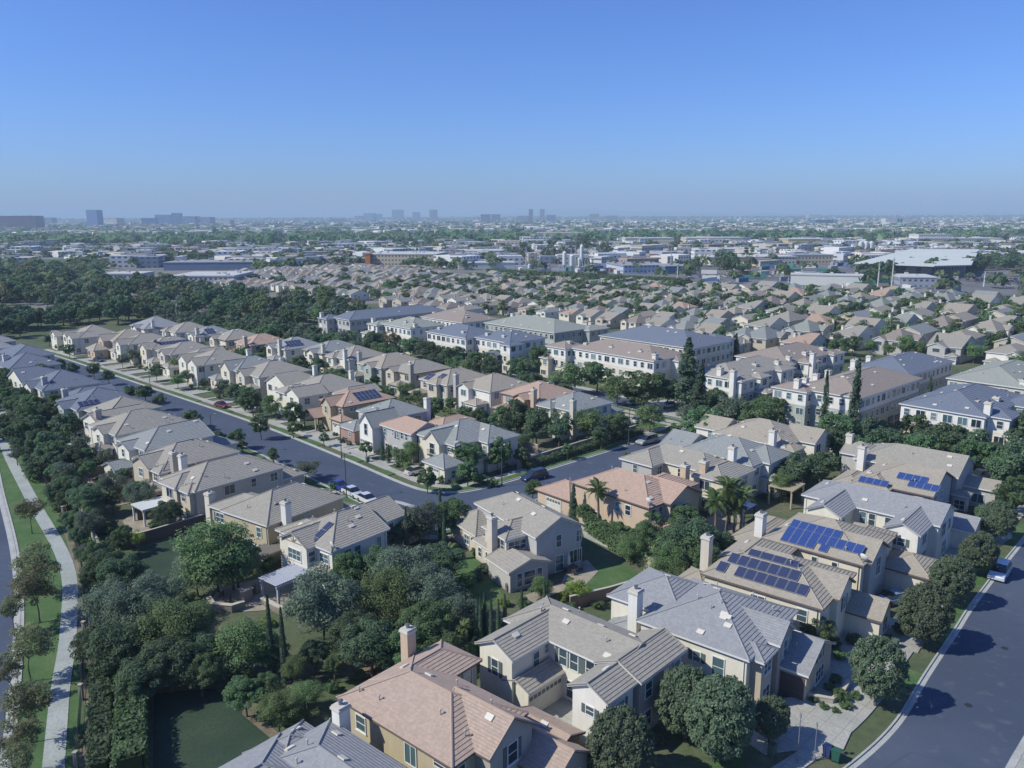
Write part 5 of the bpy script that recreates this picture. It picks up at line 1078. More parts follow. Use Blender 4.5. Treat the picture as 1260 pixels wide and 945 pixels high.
def palm(x,y,r,kind,h,extra=''):
    fan=kind=='fanpalm'; nm,cat,desc=NAMES[kind]; root=bpy.data.objects.new(nm,None); C.objects.link(root); root.location=(x,y,0)
    fr=frond_mesh(fan); V=[]; n=34 if not fan else 40; s0=r/3.0 if not fan else r/1.15
    for i in range(n):
        a=RNG.uniform(0,6.283); el=RNG.uniform(-.75,1.05) if not fan else RNG.uniform(-1.2,1.3); f=fr[i%2]*s0*RNG.uniform(.8,1.1)
        ce,se=math.cos(el),math.sin(el); x_=f[:,0]*ce-f[:,2]*se; z_=f[:,0]*se+f[:,2]*ce; V.append(np.stack([x_*math.cos(a)-f[:,1]*math.sin(a),x_*math.sin(a)+f[:,1]*math.cos(a),z_+h],1))
    c=bpy.data.objects.new('crown',quad_mesh('fronds',np.concatenate(V),[L_PALM])); C.objects.link(c); c.parent=root
    b=MB(); b.tube((0,0,-.1),(.15,.1,h*.5),.24 if not fan else .2,.17,8,cap=False); b.tube((.15,.1,h*.5),(0,0,h),.17,.16,8); t=ob('trunk',b.mesh('palm_trunk',[BARKP]),root)
    root['category']=cat; TREES.append((root,kind,r,x,y,extra)); return root
def hedge(pts,w,h,label,mat=L_OAK,size=.28,dens=34):
    P=[Vector(p) for p in pts]; root=empty('hedge',(0,0,0),0,label,'hedge'); Vs=[];Ns=[]
    for i in range(len(P)-1):
        d=P[i+1]-P[i]; L=d.length; t=d/L; nrm=Vector((-t.y,t.x)); n=int(L*(w+2*h)*dens)
        u=RNG.random(n)*L; k=RNG.random(n)*(w+2*h); off=np.where(k<h,-w/2,np.where(k<h+w,k-h-w/2,w/2)); z=np.where(k<h,k,np.where(k<h+w,h,k-h-w)); z=np.clip(z,0.05,h)
        off=off+RNG.normal(0,.10,n); z=z+RNG.normal(0,.08,n)+.12*np.sin(u*1.7)
        Vs.append(np.stack([P[i].x+t.x*u+nrm.x*off,P[i].y+t.y*u+nrm.y*off,z],1))
        sg=np.where(k<h,-1,np.where(k<h+w,0,1)); Ns.append(np.stack([nrm.x*sg,nrm.y*sg,np.where(sg==0,1.,.3)],1)+.5*RNG.normal(size=(n,3)))
    ob('foliage',quad_mesh('hedge_foliage',leaf_quads(np.concatenate(Vs),np.concatenate(Ns),size),[mat]),root)
    b=MB()
    for i in range(len(P)-1):
        a=offs([P[i],P[i+1]],w/2-.22); c=offs([P[i],P[i+1]],-w/2+.22); b.prism([tuple(p) for p in [a[0],a[1],c[1],c[0]][::-1]],0,h-.25)
    ob('branches',b.mesh('hedge_core',[plain('hedge_twigs',(.03,.045,.02),1)]),root)

# footprints, so nothing grows through a roof
FOOT=[]
def note_houses():
    FOOT.clear()
    for h in ALLH:
        for v in h.v: FOOT.append((h.root.location.x,h.root.location.y,-h.deg,v.x0-.2,v.x1+.2,v.y0-.2,v.y1+.2))
def free(x,y,r=0.):
    for hx,hy,d,x0,x1,y0,y1 in FOOT:
        if abs(x-hx)+abs(y-hy)>60: continue
        u,v=rot(x-hx,y-hy,d)
        if x0-r<u<x1+r and y0-r<v<y1+r: return False
    return True
def inpoly(px,py,poly):
    c=False; n=len(poly)
    for i in range(n):
        x1,y1=poly[i]; x2,y2=poly[(i+1)%n]
        if (y1>py)!=(y2>py) and px<(x2-x1)*(py-y1)/(y2-y1)+x1: c=not c
    return c
GRID={}
def fill(pts,n,kinds,rmin,rmax,gap=.75,margin=.3,asp=1.,extra='',world=False,seed=1):
    P=pts if world else gpx(pts); xs=[p[0] for p in P]; ys=[p[1] for p in P]; rr=random.Random(seed); placed=[]; k=0
    for _ in range(n*40):
        if k>=n: break
        x=rr.uniform(min(xs),max(xs)); y=rr.uniform(min(ys),max(ys))
        if not inpoly(x,y,P): continue
        r=rr.uniform(rmin,rmax)
        if not free(x,y,min(margin*r,1.2)): continue
        if any((x-a)**2+(y-b)**2<((r+c)*gap)**2 for a,b,c in placed): continue
        placed.append((x,y,r)); add_plant(rr.choice(kinds),x,y,r,asp*rr.uniform(.85,1.15),extra=extra); k+=1
ALLH=[v for v in list(globals().values()) if isinstance(v,House)]+SROW
note_houses()
# --- wide street (lower right)
for a in ((1080,822,32,1.28),(1138,755,30,1.2),(1171,711,24,1.12),(1203,679,22,1.1),(1227,640,21,1.05)): T_(a[0],a[1],a[2],'dense',a[3],clear=1.4,extra='along the wide street kerb')
for a in ((762,918,41,1.1),(890,882,42,1.22),(842,862,34,1.25),(947,883,22,1.2)): T_(a[0],a[1],a[2],'dense',a[3],clear=1.1,extra='in the bottom front gardens')
for a in ((1003,772,22,'broad'),(1022,792,14,'shrub'),(985,760,14,'grey'),(968,757,10,'light'),(1033,808,10,'shrub')): T_(*a)
for a in ((1032,857,13),(1018,847,8),(1040,870,9),(1052,858,8),(1000,862,7),(1012,871,7),(1027,876,6),(1093,788,8),(1062,806,7),(1170,640,8),(1212,560,9),(948,905,7),(1130,765,6)): T_(*a,'shrub')
T_(1245,575,30,'oak',1.15); T_(1262,535,30,'oak',1.2); T_(1170,542,34,'oak',.8); T_(1140,545,22,'oak'); T_(1195,548,24,'oak'); T_(1120,532,20,'broad',1.2); T_(1215,635,0+15,'broad'); T_(1250,610,22,'broad')
# --- conifers by the terraces
for a in ((1052,505,13,19),(1015,500,8,14),(846,462,22,17),(862,485,16,13),(735,440,0+9,8),(905,432,10,10),(1142,500,8,12),(416,398,11,12),(456,390,5,8),(1152,430,7,8),(1216,428,8,8),(1240,430,6,7),(1033,500,6,10),(692,372,6,7),(455,402,5,7)): T_(a[0],a[1],a[2],'conifer',h=a[3])
# --- around terraces and the court
for a in ((865,523,28,'broad',.9),(800,512,20,'light',.8),(790,478,32,'broad',.75),(822,480,22,'oak',.9),(760,478,22,'light',.8),(700,465,26,'light',.75),(735,462,22,'broad',.8),(668,440,20,'broad',.9),(640,452,18,'broad',.8),(615,440,16,'broad',.8),(590,445,20,'broad',.8),(560,438,20,'oak',.8),(530,430,18,'oak',.8),(505,425,16,'broad',.8),(480,418,14,'autumn',.9),(462,418,16,'broad',.8),(650,420,14,'broad'),
  (900,505,22,'grey',.9),(878,492,20,'oak',.9),(935,515,26,'broad',.9),(955,505,18,'broad'),(1030,545,26,'oak',.9),(1010,570,22,'oak',.9),(1055,545,18,'oak'),(1090,560,12,'shrub',.8),(980,580,27,'oak',.95),(962,597,16,'light'),(940,500,16,'broad'),(985,520,16,'shrub'),(845,510,12,'grey'),(830,530,10,'shrub'),(925,490,10,'shrub'),
  (1000,470,12,'broad'),(1030,430,14,'broad'),(1050,425,12,'broad'),(940,395,14,'broad'),(965,440,10,'broad'),(640,510,20,'oak',1.2),(660,520,20,'oak',1.2),(688,525,18,'oak',1.2),(676,510,16,'broad'),(725,520,22,'light',1.0),(758,522,18,'broad',1.0),(740,535,14,'oak'),(700,530,10,'shrub')): T_(*a)
# --- side street verge and hedge
hedge([gw(97,98.6),gw(112,98.9),gw(131,99.0)],1.7,1.3,'long clipped dark hedge along the side street sidewalk')
for a in ((642,560,10),(698,553,7),(525,588,13),(575,580,13),(612,560,15)): T_(a[0],a[1],a[2],'lolly')
T_(575,560,20,'broad',1.0); T_(612,553,18,'broad',1.1)
for a in ((545,590,8),(590,590,10),(605,595,8),(560,598,6),(630,545,6),(770,560,4)): T_(*a,'shrub')
# --- gardens in the centre
for a in ((848,665,38,'oak',.95),(820,690,24,'light',1.0),(870,690,24,'broad',1.0),(800,655,24,'broad',1.0),(775,672,18,'light',.9),(845,640,22,'broad'),(886,668,18,'oak'),(735,640,14,'shrub'),(720,630,12,'broad'),(748,650,16,'shrub'),(765,655,16,'shrub'),(705,620,8,'conifer')): 
    if a[3]=='conifer': T_(a[0],a[1],a[2],'conifer',h=6)
    else: T_(*a)
hedge(gpx([(722,652),(745,668),(772,688),(800,702)]),1.4,2.4,'tall green hedge against the tan wall of the salmon-roofed house',L_MID)
T_(735,612,17,'palm',h=6.5,extra='beside the salmon-roofed house'); T_(895,612,23,'palm',h=7,extra='behind the salmon-roofed house'); T_(912,620,20,'palm',h=6.2); T_(880,625,20,'palm',h=5.5); T_(903,632,18,'palm',h=4.5)
T_(570,778,12,'palm',h=4); T_(760,775,10,'palm',h=3); T_(552,682,12,'palm',h=3.5,extra='near the slim cypresses'); 
T_(712,727,13,'lime',1.1,clear=.8); T_(702,722,9,'lime',1.2,clear=.6); T_(665,722,15,'light',1.0,clear=.5); T_(690,735,10,'limeshrub'); T_(645,745,12,'shrub'); T_(620,742,9,'limeshrub'); T_(668,745,14,'greyshrub'); T_(735,745,9,'shrub'); T_(742,772,12,'greyshrub'); T_(772,765,10,'greyshrub'); T_(750,790,12,'greyshrub'); T_(725,762,10,'shrub'); T_(700,748,10,'shrub'); T_(635,760,10,'shrub')
for i,(x,y) in enumerate(((578,760),(586,764),(595,757),(603,763),(612,766),(571,752),(620,760),(641,752),(669,745),(546,660),(499,655),(541,630),(590,775),(603,777))): T_(x,y,3.6,'cypress',h=5.2 if i<9 else 7)
T_(331,785,5,'cypress',h=9); T_(347,795,5,'cypress',h=8)
T_(612,880,0+10,'shrub'); T_(648,905,9,'cypress',h=3.2); T_(626,893,9,'cypress',h=3.4); T_(603,875,9,'shrub'); 
# --- the belt of trees between the gardens
for a in ((395,740,42,'grey',1.05),(430,775,30,'oak',.9),(455,790,34,'oak',.9),(500,700,36,'grey',1.0),(475,735,36,'light',.95),(530,730,34,'grey',1.0),(560,750,24,'grey',1.0),(520,770,34,'broad',.95),(545,795,24,'broad',.9),(498,800,28,'broad',.85),(470,690,26,'oak',.9),(545,690,26,'oak',1.0),(515,640,26,'grey',1.0),(555,632,22,'broad',1.0),(300,790,34,'light',.9),(330,800,20,'broad',.9),(265,680,46,'light',.85),(240,700,26,'grey',.9),(290,690,28,'broad',.9),(320,690,16,'shrub',.9),
  (210,770,38,'light',.95),(165,745,34,'grey',.95),(150,790,34,'oak',1.0),(205,810,34,'oak',.9),(245,800,26,'oak',.95),(150,700,24,'oak',.95),(190,730,30,'grey',.9),(240,760,22,'light'),(130,740,26,'grey'),(115,790,22,'oak',1.0),(170,830,30,'oak',.9),(245,825,24,'broad',.8),(300,850,24,'broad',.8),(340,870,24,'light',.75),(325,845,20,'broad',.8),(375,850,20,'light',.6),(360,880,18,'shrub',.7),(290,830,18,'shrub',.8),(405,845,10,'shrub'),(440,830,8,'shrub'),(485,815,9,'limeshrub'),(350,660,14,'shrub'),(335,675,10,'limeshrub'),(480,655,18,'oak'),(430,700,20,'broad',1.2)): T_(a[0],a[1],a[2]*1.12,*a[3:])
for a in ((205,628,20,'oak',.9),(232,512,10,'oak'),(170,602,18,'oak',.9),(100,500,18,'oak',1.1),(85,520,20,'oak'),(60,505,18,'oak'),(128,560,12,'grey'),(150,655,12,'broad'),(70,600,16,'oak'),(130,690,22,'oak'),(85,560,16,'oak'),(65,560,14,'broad'),(72,588,11,'oak'),(80,610,11,'oak'),(87,635,12,'oak'),(95,655,12,'oak'),(102,680,12,'oak'),(108,705,12,'oak'),(45,520,18,'oak'),(30,500,14,'oak'),(25,545,12,'oak'),(168,660,10,'lime'),(235,510,10,'oak'),(15,530,12,'oak'),(140,580,8,'broad'),(190,645,9,'shrub'),(240,640,9,'limeshrub'),(218,645,10,'shrub'),(158,570,6,'limeshrub'),(50,480,16,'oak'),(20,470,14,'oak'),(80,470,12,'oak')): T_(*a)
hedge(gpx([(162,850),(162,880),(161,915),(160,960)]),2.3,2.4,'broad tall hedge running down beside the lowest lawn',L_MID)
hedge(gpx([(124,840),(124,900),(122,960)]),1.6,1.9,'narrower clipped hedge near the fence at the lower left',L_OAK)
fill([(22,515),(60,548),(100,615),(136,705),(116,715),(92,640),(58,580),(20,540)],30,['oak','oak','grey','broad'],1.5,2.7,.6,.3,1.,'between the metal fence and the garden wall',seed=51)
fill([(70,545),(100,555),(150,640),(160,690),(145,715),(100,610)],16,['broad','shrub','oak','shrub'],.9,1.9,.7,.3,1.,'along the inner side of the garden wall',seed=52)
fill([(0,470),(60,478),(75,540),(40,530),(0,500)],14,['oak','broad'],2.,3.4,.6,.5,1.,'at the upper end of the path planting',seed=53)
# verge of the boulevard
for a in ((45,690,26,'autumn',.95),(42,720,30,'autumn',.9),(30,790,30,'autumn',.9),(30,860,32,'autumn',.95),(25,900,26,'autumn',.9),(35,625,18,'autumn',.8),(12,745,16,'autumn'),(10,820,18,'autumn'),(20,930,22,'autumn')): T_(*a,clear=2.2,extra='on the verge by the boulevard')
fill([(60,610),(100,690),(108,760),(108,830),(100,940),(118,945),(130,860),(132,780),(120,700),(80,620)],34,['shrub','shrub','greyshrub'],.6,1.3,.6,extra='between the metal fence and the garden wall')
fill([(2,520),(30,540),(60,590),(50,600),(20,560),(0,540)],14,['shrub','oak'],1.,2.2,.6,extra='at the upper end of the path planting')
# --- street row planting: trees on the verge and in front gardens
for a in ((320,540-18,12,'broad',1.1),(290,480,14,'oak'),(300,487,14,'broad'),(333,497,13,'light',1.1),(362,507,14,'broad',1.15),(310,492,16,'broad'),(270,478,9,'grey'),(277,472,8,'grey'),(398,537,6,'lolly'),(450,550,8,'lolly'),(480,555,10,'shrub',1.0),(495,560,14,'light',1.0),(505,552,12,'light'),(360,525,7,'lolly'),(470,555,5,'conifer'),(478,558,4,'conifer')):
    if a[3]=='conifer': T_(a[0],a[1],a[2],'conifer',h=3.6)
    else: T_(*a)
for a in ((215,447,10,'lime'),(230,460,8,'grey'),(185,440,8,'conifer'),(210,435,6,'conifer'),(195,437,8,'conifer'),(175,435,8,'grey'),(218,465,9,'light'),(160,435,9,'grey'),(150,440,7,'grey'),(192,455,9,'broad'),(118,412,6,'shrub'),(85,428,8,'broad'),(130,435,5,'shrub'),(270,465,8,'shrub'),(250,470,6,'shrub'),(265,480,5,'shrub'),(336,575-15,7,'broad'),(438,480,0+9,'oak'),(60,415,6,'oak'),(75,425,7,'shrub')):
    if a[3]=='conifer': T_(a[0],a[1],a[2],'conifer',h=4.5)
    else: T_(*a)
for a in ((178,480,14,'oak',.8),(160,480,10,'oak'),(195,490,9,'oak'),(115,452,9,'broad'),(133,460,8,'oak'),(240,515,9,'oak'),(270,535,9,'oak'),(290,535,11,'oak'),(335,555,6,'lolly'),(375,575,18,'grey',.5),(275,545,8,'oak'),(298,545,7,'oak'),(75,445,8,'oak'),(90,450,8,'oak'),(30,440,8,'oak'),(10,445,8,'oak'),(518,575,5,'shrub'),(620,572,6,'shrub'),(655,600,12,'broad'),(478,618,8,'grey'),(410,598,0+7,'shrub'),(485,640,12,'grey')): T_(*a)
# between the street row and the garden row, and behind it
def gfill(x0,x1,y0,y1,n,kinds,r0,r1,seed,extra='',deg=43): fill([gw(x0,y0,deg),gw(x1,y0,deg),gw(x1,y1,deg),gw(x0,y1,deg)],n,kinds,r0,r1,.7,.7,1.,extra,True,seed)
gfill(97,117,106,290,46,['broad','oak','light','broad'],1.4,2.8,3,'in the gardens behind the long street')
gfill(97,117,106,290,40,['shrub','limeshrub','shrub'],.6,1.3,4,'in the gardens behind the long street')
gfill(134,145,128,300,34,['broad','oak','oak','light'],2.0,3.6,5,'on the green strip before the terraces')
gfill(134,150,110,300,30,['shrub','limeshrub'],.7,1.4,6,'on the green strip before the terraces')
gfill(124,140,224,300,30,['broad','oak','grey'],2.4,4.2,61,'in the park behind the garden row')
gfill(112,128,270,330,22,['broad','oak','grey'],2.4,4.2,62,'in the park behind the garden row')
gfill(80,84.5,100,300,26,['shrub','shrub','limeshrub','greyshrub'],.5,.95,7,'in the street front gardens')
gfill(62,67,110,290,14,['shrub','shrub','oak'],.6,1.5,8,'on the near side of the long street',45)
gfill(40,56,118,200,20,['oak','shrub','grey','broad'],1.0,2.6,9,'in the left back gardens',47)
gfill(44,58,200,290,26,['oak','oak','grey'],1.8,3.6,10,'among the leftmost blue roofs',46)
gfill(174,182,120,170,6,['broad'],1.5,2.4,11,'between the terraces',42)
gfill(146,158,86,98,6,['broad','light'],1.6,2.8,12,'before the stepped white terrace',42)
gfill(140,152,20,66,12,['oak','broad'],2.2,4.2,13,'between the alley and the tan solar roof',43)
gfill(150,160,26,52,10,['oak'],2.5,4.2,14,'under the dark blue terrace',43)
gfill(186,190,50,70,4,['broad'],1.4,2.2,15,'between the terraces',42)
for a in ((385,800,20,'oak'),(410,815,14,'broad'),(440,745,26,'grey'),(360,820,16,'light'),(230,735,12,'shrub'),(330,765,10,'limeshrub'),(600,700,8,'shrub'),(585,680,8,'shrub'),(575,715,12,'broad'),(850,745,12,'broad'),(838,735,10,'shrub'),(800,745,8,'shrub'),(905,700,14,'oak'),(930,690,10,'broad'),(895,720,9,'shrub'),(950,655,8,'shrub'),(1040,640,14,'oak'),(1060,625,10,'broad'),(1010,610,12,'oak'),(660,800,8,'shrub'),(545,835,10,'shrub'),(520,828,12,'broad'),(575,800,12,'broad'),(590,790,12,'oak')): T_(*a)
rb_=random.Random(77)
for h in ALLH:      # low planting round the foot of the nearer houses
    if screen(h.root.location.x,h.root.location.y)[2]>185: continue
    for _ in range(9):
        v=rb_.choice(h.v); t=rb_.random(); sd_=rb_.random()<.5; x,y=(v.x0-.9,v.y0+t*(v.y1-v.y0)) if sd_ else (v.x0+t*(v.x1-v.x0),v.y0-.9)
        wx,wy=rot(x,y,h.deg); wx+=h.root.location.x; wy+=h.root.location.y; gx,gy=gl(wx,wy)
        if not free(wx,wy,.5) or (65.5<gx<78 and gy>85) or (85.5<gy<97 and gx>65): continue
        add_plant('bush',wx,wy,rb_.uniform(.45,1.0))
# ================================================================ the small houses beyond the terraces
FW=plain('far_window_dark',(.06,.08,.10),.3)
def small_window(w=1.3,h=1.2):
    b=MB(); b.box(-w/2-.1,w/2+.1,-.06,.02,-h/2-.1,h/2+.1,0); b.box(-w/2,w/2,-.075,-.055,-h/2,h/2,1); return b.mesh('small_window',[TRIM(),FW])
SW=small_window(); SW2=small_window(2.2,1.3)
DES=[[(-6.5,6.5,-5.4,5.4,5.6,'x','hh'),(-8,-2,-5.2,-.6,5.6,'x','gg',{'p':.5}),(-8.6,-4,0,5,2.9,'x','hh')],
 [(-6.5,6.5,-5.4,5.4,5.6,'y','gg'),(-8.2,-2,-1.5,4.6,5.5,'x','gg',{'p':.5}),(-8.5,-5,-5,-1,2.9,'x','hh')],
 [(-6,6.5,-5.6,5.6,5.6,'x','gg',{'p':.42}),(-8.2,-4,-5.5,.2,2.9,'x','gg')],
 [(-6.5,5.5,-5.4,5.4,5.6,'y','gh'),(-7.6,-1,-5.2,0,5.6,'x','hg'),(3,8,-4,2,5.4,'x','hg')],
 [(-7,6,-5.2,5.2,5.6,'y','hh'),(-8,-3,.4,5.1,5.55,'x','gg',{'p':.6}),(-1,4,-6.6,-2,5.5,'y','gg',{'p':.5})]]
RC=[('taupe',5),('pink',.8),('tan',4),('gray',3),('green',2),('brown',1.5),('slate',1)]; WC=['ivory','cream','white','ivory','sand','gray','tan']
DES=[[tuple([v[0]*1.3,v[1]*1.25]+list(v[2:])) for v in d] for d in DES]
RNAME=dict(pink='pinkish',tan='tan',gray='grey',green='olive-grey',brown='brown',taupe='taupe',blue='slate-blue',slate='slate grey')
PR={}
def small_house(d,rc,wc,x,y,deg,name='small_house',wlist=None):
    k=(d,rc,wc)
    if k in PR:
        r=copytree(PR[k],(x,y,0),rad(deg)); return r
    hs=House(name,0,'tmp',rc,wc,[list(v[:-1])+[dict(v[-1])] if isinstance(v[-1],dict) else list(v) for v in DES[d]],chims=[(2.5,5.3 if d%2 else -5.3,1.0,.9,8.0)],ridge=False,auto='',vents=0,far=True)
    for vi,v in enumerate(hs.v):
        wr=v.wrect()
        for face,zs in (('x0',(4.3,)),('y0',(4.2,))):
            if v.ze<4: continue
            a,b_=(wr[2],wr[3]) if face=='x0' else (wr[0],wr[1]); n=1 if b_-a<6 else 2
            for zc in zs:
                for i in range(n):
                    pos=a+(b_-a)*(i+.5)/n; o={'x0':(wr[0]-.5,pos),'y0':(pos,wr[2]-.5)}[face]
                    if hs.blocked(vi,*o,zc): continue
                    loc=(wr[0]-.01,pos,zc) if face=='x0' else (pos,wr[2]-.01,zc); ob('window',SW2 if face=='x0' else SW,hs.root,loc,rad(FACE[face]))
        if v.ze<4: ob('garage_door',garage_mesh(3.4),hs.root,(wr[0]-.012,(wr[2]+wr[3])/2,.02),rad(-90))
    hs.root.location=(x,y,0); hs.root.rotation_euler=(0,0,rad(deg)); hs.root.name=name; PR[k]=hs.root; return hs.root
EST=[(520,385),(470,374),(500,349),(600,342),(700,349),(840,355.5),(950,361),(1060,368),(1160,374),(1300,382),(1420,392),(1420,490),(1262,474),(1165,452),(1050,442),(960,440),(905,440),(862,425),(740,405),(640,395)]
WEST=[(262,352),(285,340),(330,334),(440,330),(520,335),(560,340),(500,349),(470,366),(430,372),(400,364),(330,360)]
ORD=['first','second','third','fourth','fifth','sixth','seventh','eighth','ninth','tenth']+['%dth'%i for i in range(11,21)]+['21st','22nd','23rd']+['%dth'%i for i in range(24,31)]+['31st','32nd','33rd']+['%dth'%i for i in range(34,41)]
rr=random.Random(5); SM=[]; SMALLH=[]
def rows_of(step,pitch,scale,test,name,where,group,cap,clear):
    rows=[]; xx=174; k=0
    while xx<660:
        row=[]; y=-260+rr.uniform(0,5)
        while y<720:
            wx,wy=gw(xx+rr.uniform(-1.2,1.2),y,42); px,py,f=screen(wx,wy,0)
            if wy>100 and -40<px<1330 and test(px,py) and free(wx,wy,clear) and not any((a-wx)**2+(b_-wy)**2<(pitch*.8)**2 for a,b_ in SM[-150:]):
                inW=inpoly(px,py,WEST)
                if inW: rc=rr.choice(['blue','brown','taupe','slate','tan']); wc=rr.choice(['white','ivory','cream'])
                else: rc=rr.choices([r_[0] for r_ in RC],[r_[1] for r_ in RC])[0]; wc=rr.choice(WC)
                row.append((wx,wy,42+(180 if (k%2 and rr.random()<.35) else 0)+rr.uniform(-3,3),rr.randrange(5),rc,wc,px)); SM.append((wx,wy))
            y+=pitch+rr.uniform(-.7,1.3)*pitch/15
        if row: rows.append(row)
        xx+=step[k%2]; k+=1
    rows.reverse(); n=0
    for ri,row in enumerate(rows):
        for i,h in enumerate(sorted(row,key=lambda h:h[6])):
            if n>=cap: break
            d,rc,wc=h[3],h[4],h[5]
            if len(PR)>38:
                ks=[q for q in PR if q[1]==rc] or list(PR); d,rc,wc=rr.choice(ks)
            o=small_house(d,rc,wc,h[0],h[1],h[2]); o.name=name; o.scale=(scale,scale,scale*.92); n+=1; SMALLH.append((h[0],h[1]))
            tag(o,'%s %s-roofed %s house, %s from left, %s row %s'%('small' if name=='small_house' else 'narrow',RNAME[rc],wc,ORD[min(i,39)],ORD[min(ri,39)],where),'house',group)
rows_of([21,27],15.8,.95,lambda px,py:px>925 and inpoly(px,py,EST),'small_house','from the estate wall','small houses beyond the terraces',296,7)
rows_of([16,22],12.2,.72,lambda px,py:px<=925 and (inpoly(px,py,EST) or inpoly(px,py,WEST)),'narrow_house','from the works side','narrow houses beyond the terraces',297,5)
# ================================================================ big blocks: works, sheds, offices
def facade(name,wall,win,zp=3.6,xp=3.2,wh=.42,ww=.6):
    if name in MATS: return MATS[name]
    m,nt,b=nodes(name); v=coord(nt); s=sep(nt,v)
    a=mth(nt,'LESS_THAN',mth(nt,'ABSOLUTE',mth(nt,'SUBTRACT',mth(nt,'FRACT',mth(nt,'DIVIDE',s[2],zp)),.5)),wh/2)
    c=mth(nt,'LESS_THAN',mth(nt,'ABSOLUTE',mth(nt,'SUBTRACT',mth(nt,'FRACT',mth(nt,'DIVIDE',mth(nt,'ADD',s[0],s[1]),xp)),.5)),ww/2)
    f=noise(nt,.08,3,v); base=mixc(nt,f,sc(wall,.85),sc(wall,1.1))
    nt.links.new(mixc(nt,mth(nt,'MULTIPLY',a,c),base,win),b.inputs['Base Color']); b.inputs['Roughness'].default_value=.7; MATS[name]=m; return m
PALE=plain('flat_roof_pale',(.52,.52,.50),.8,.15,.05); GRYR=plain('flat_roof_grey',(.30,.31,.33),.8,.15,.05)
def block(cx,by,wp,hp,depth,deg,wall,label,roof=None,name='warehouse',cat='building',win=(.05,.07,.10),ww=.6,wh=.42,plainw=False,hip=False,group=None):
    p=ground(cx,by); f=screen(p.x,p.y)[2]; w=wp*f/F_; h=max(3,hp*f/F_)
    r=empty(name,(p.x,p.y+depth/2,0),rad(deg),label,cat,group); b=MB(); b.box(-w/2,w/2,-depth/2,depth/2,0,h)
    m=facade('facade_'+'_'.join('%02d'%int(c*99) for c in wall)+'_%d%d%d'%(int(ww*10),int(wh*10),int(win[2]*99)),wall,win,ww=ww,wh=wh) if not plainw else plain('shed_'+'_'.join('%02d'%int(c*99) for c in wall),wall,.8)
    ob('wall',b.mesh('block_wall',[m]),r); c=MB()
    if hip: hull(c,-w/2-1,w/2+1,-depth/2-1,depth/2+1,0,h,h+min(w,depth)*.16,'x','hh',-w/2-1+depth/2+1 if w>depth else 0,w/2+1-depth/2-1 if w>depth else 0,0,shell=.3,mtrim=0) if w>depth+1 else hull(c,-w/2-1,w/2+1,-depth/2-1,depth/2+1,0,h,h+w*.16,'y','hh',-depth/2+w/2,depth/2-w/2,0,shell=.3,mtrim=0)
    else:
        c.box(-w/2-.3,w/2+.3,-depth/2-.3,depth/2+.3,h,h+.7)
        for i in range(int(w*depth/350)+1):
            x=RNG.uniform(-w/2+2,w/2-2.1); y=RNG.uniform(-depth/2+2,depth/2-2.1); c.box(x-1,x+1,y-1,y+1,h+.7,h+1.8,0)
    ob('roof',c.mesh('block_roof',[roof or PALE]),r); return r
Wt=(.62,.62,.58); Cr=(.60,.55,.42); Gy=(.40,.42,.45); Bl=(.10,.15,.25); Tn=(.50,.42,.30)
BLK=[(150,349,48,13,22,0,Gy,'grey-blue school block with pale end wall behind the park trees',None),(250,352,78,13,40,0,Gy,'long low school hall with white roof edge',PALE),(262,331,120,9,36,4,(.16,.20,.32),'very long dark blue shed roof behind the school',GRYR),(300,326,44,7,16,2,Wt,'low white block with dark windows right of the blue shed',None),(170,312,36,8,26,0,Gy,'pale rooftop parking block above the school yard',GRYR),
 (500,327,86,14,50,-8,Tn,'tan big-box store with an orange corner tower',PALE),(590,319,64,10,40,-6,Gy,'grey glazed store wing right of the tan store',PALE),(598,331,70,7,22,6,Wt,'white depot with a row of dark arches',None),(655,300,30,8,20,0,Wt,'small white office above the depot',None),(745,318,30,6,20,0,Wt,'white workshop between silos and sheds',None),(790,337,60,9,46,10,(.45,.50,.58),'pale blue works hall behind the boundary wall',GRYR),(830,338,32,9,30,10,Bl,'dark blue works hall beside the pale one',GRYR),
 (925,327,110,9,46,6,Cr,'long cream warehouse behind the pale trees',None),(900,314,90,6,40,4,Wt,'low white warehouse behind the cream one',None),(1000,326,50,10,30,0,Tn,'brown brick warehouse in the middle of the works',GRYR),(1022,353,84,12,14,-20,Wt,'long white shed wall just beyond the boundary wall',PALE),
 (1062,350,24,8,14,-15,Bl,'dark blue-sided shed with pale roof by the pylon',PALE),(1135,358,42,14,26,-12,(.30,.33,.38),'grey hip-roofed depot with shaded front',PALE),(1180,283,36,6,60,0,Wt,'white car showroom on the horizon at right',None),(1098,280,16,9,40,0,Wt,'white left half of the teal-striped office',None),(1107.5,280,6,9,36,0,(.02,.35,.38),'teal glass stripe between the white office halves',None),(1116,280,14,9,40,0,Wt,'white right half of the teal-striped office',None),(1015,280,22,8,50,0,Bl,'dark blue office with pale roof at upper right',PALE),
 (1200,292,110,6,70,3,(.45,.35,.26),'long apartment range with terracotta roof at far right',None),(1180,303,110,7,50,3,Cr,'long cream apartment range below the terracotta one',None),(1150,303,40,12,30,0,Wt,'tall white apartment gables among the far trees',None),(990,305,40,9,40,0,(.55,.42,.22),'mustard yellow apartment block',None),(880,303,70,9,40,0,Cr,'cream apartment block in front of the mustard one',None),(800,303,60,9,40,0,Cr,'cream terraces of apartments left of centre right',None),(690,298,56,11,40,0,Cr,'cream flats behind the eucalyptus trees',None),(950,298,30,7,30,0,Wt,'white flats behind the cream block',None)]
for q in BLK:
    block(*q[:7],q[7],q[8],plainw=(q[0] in(598,1022,262,1107.5)),ww=.5,wh=.35,name='warehouse' if q[3]>5 and 'flats' not in q[7] and 'apartment' not in q[7] else 'apartment_block')
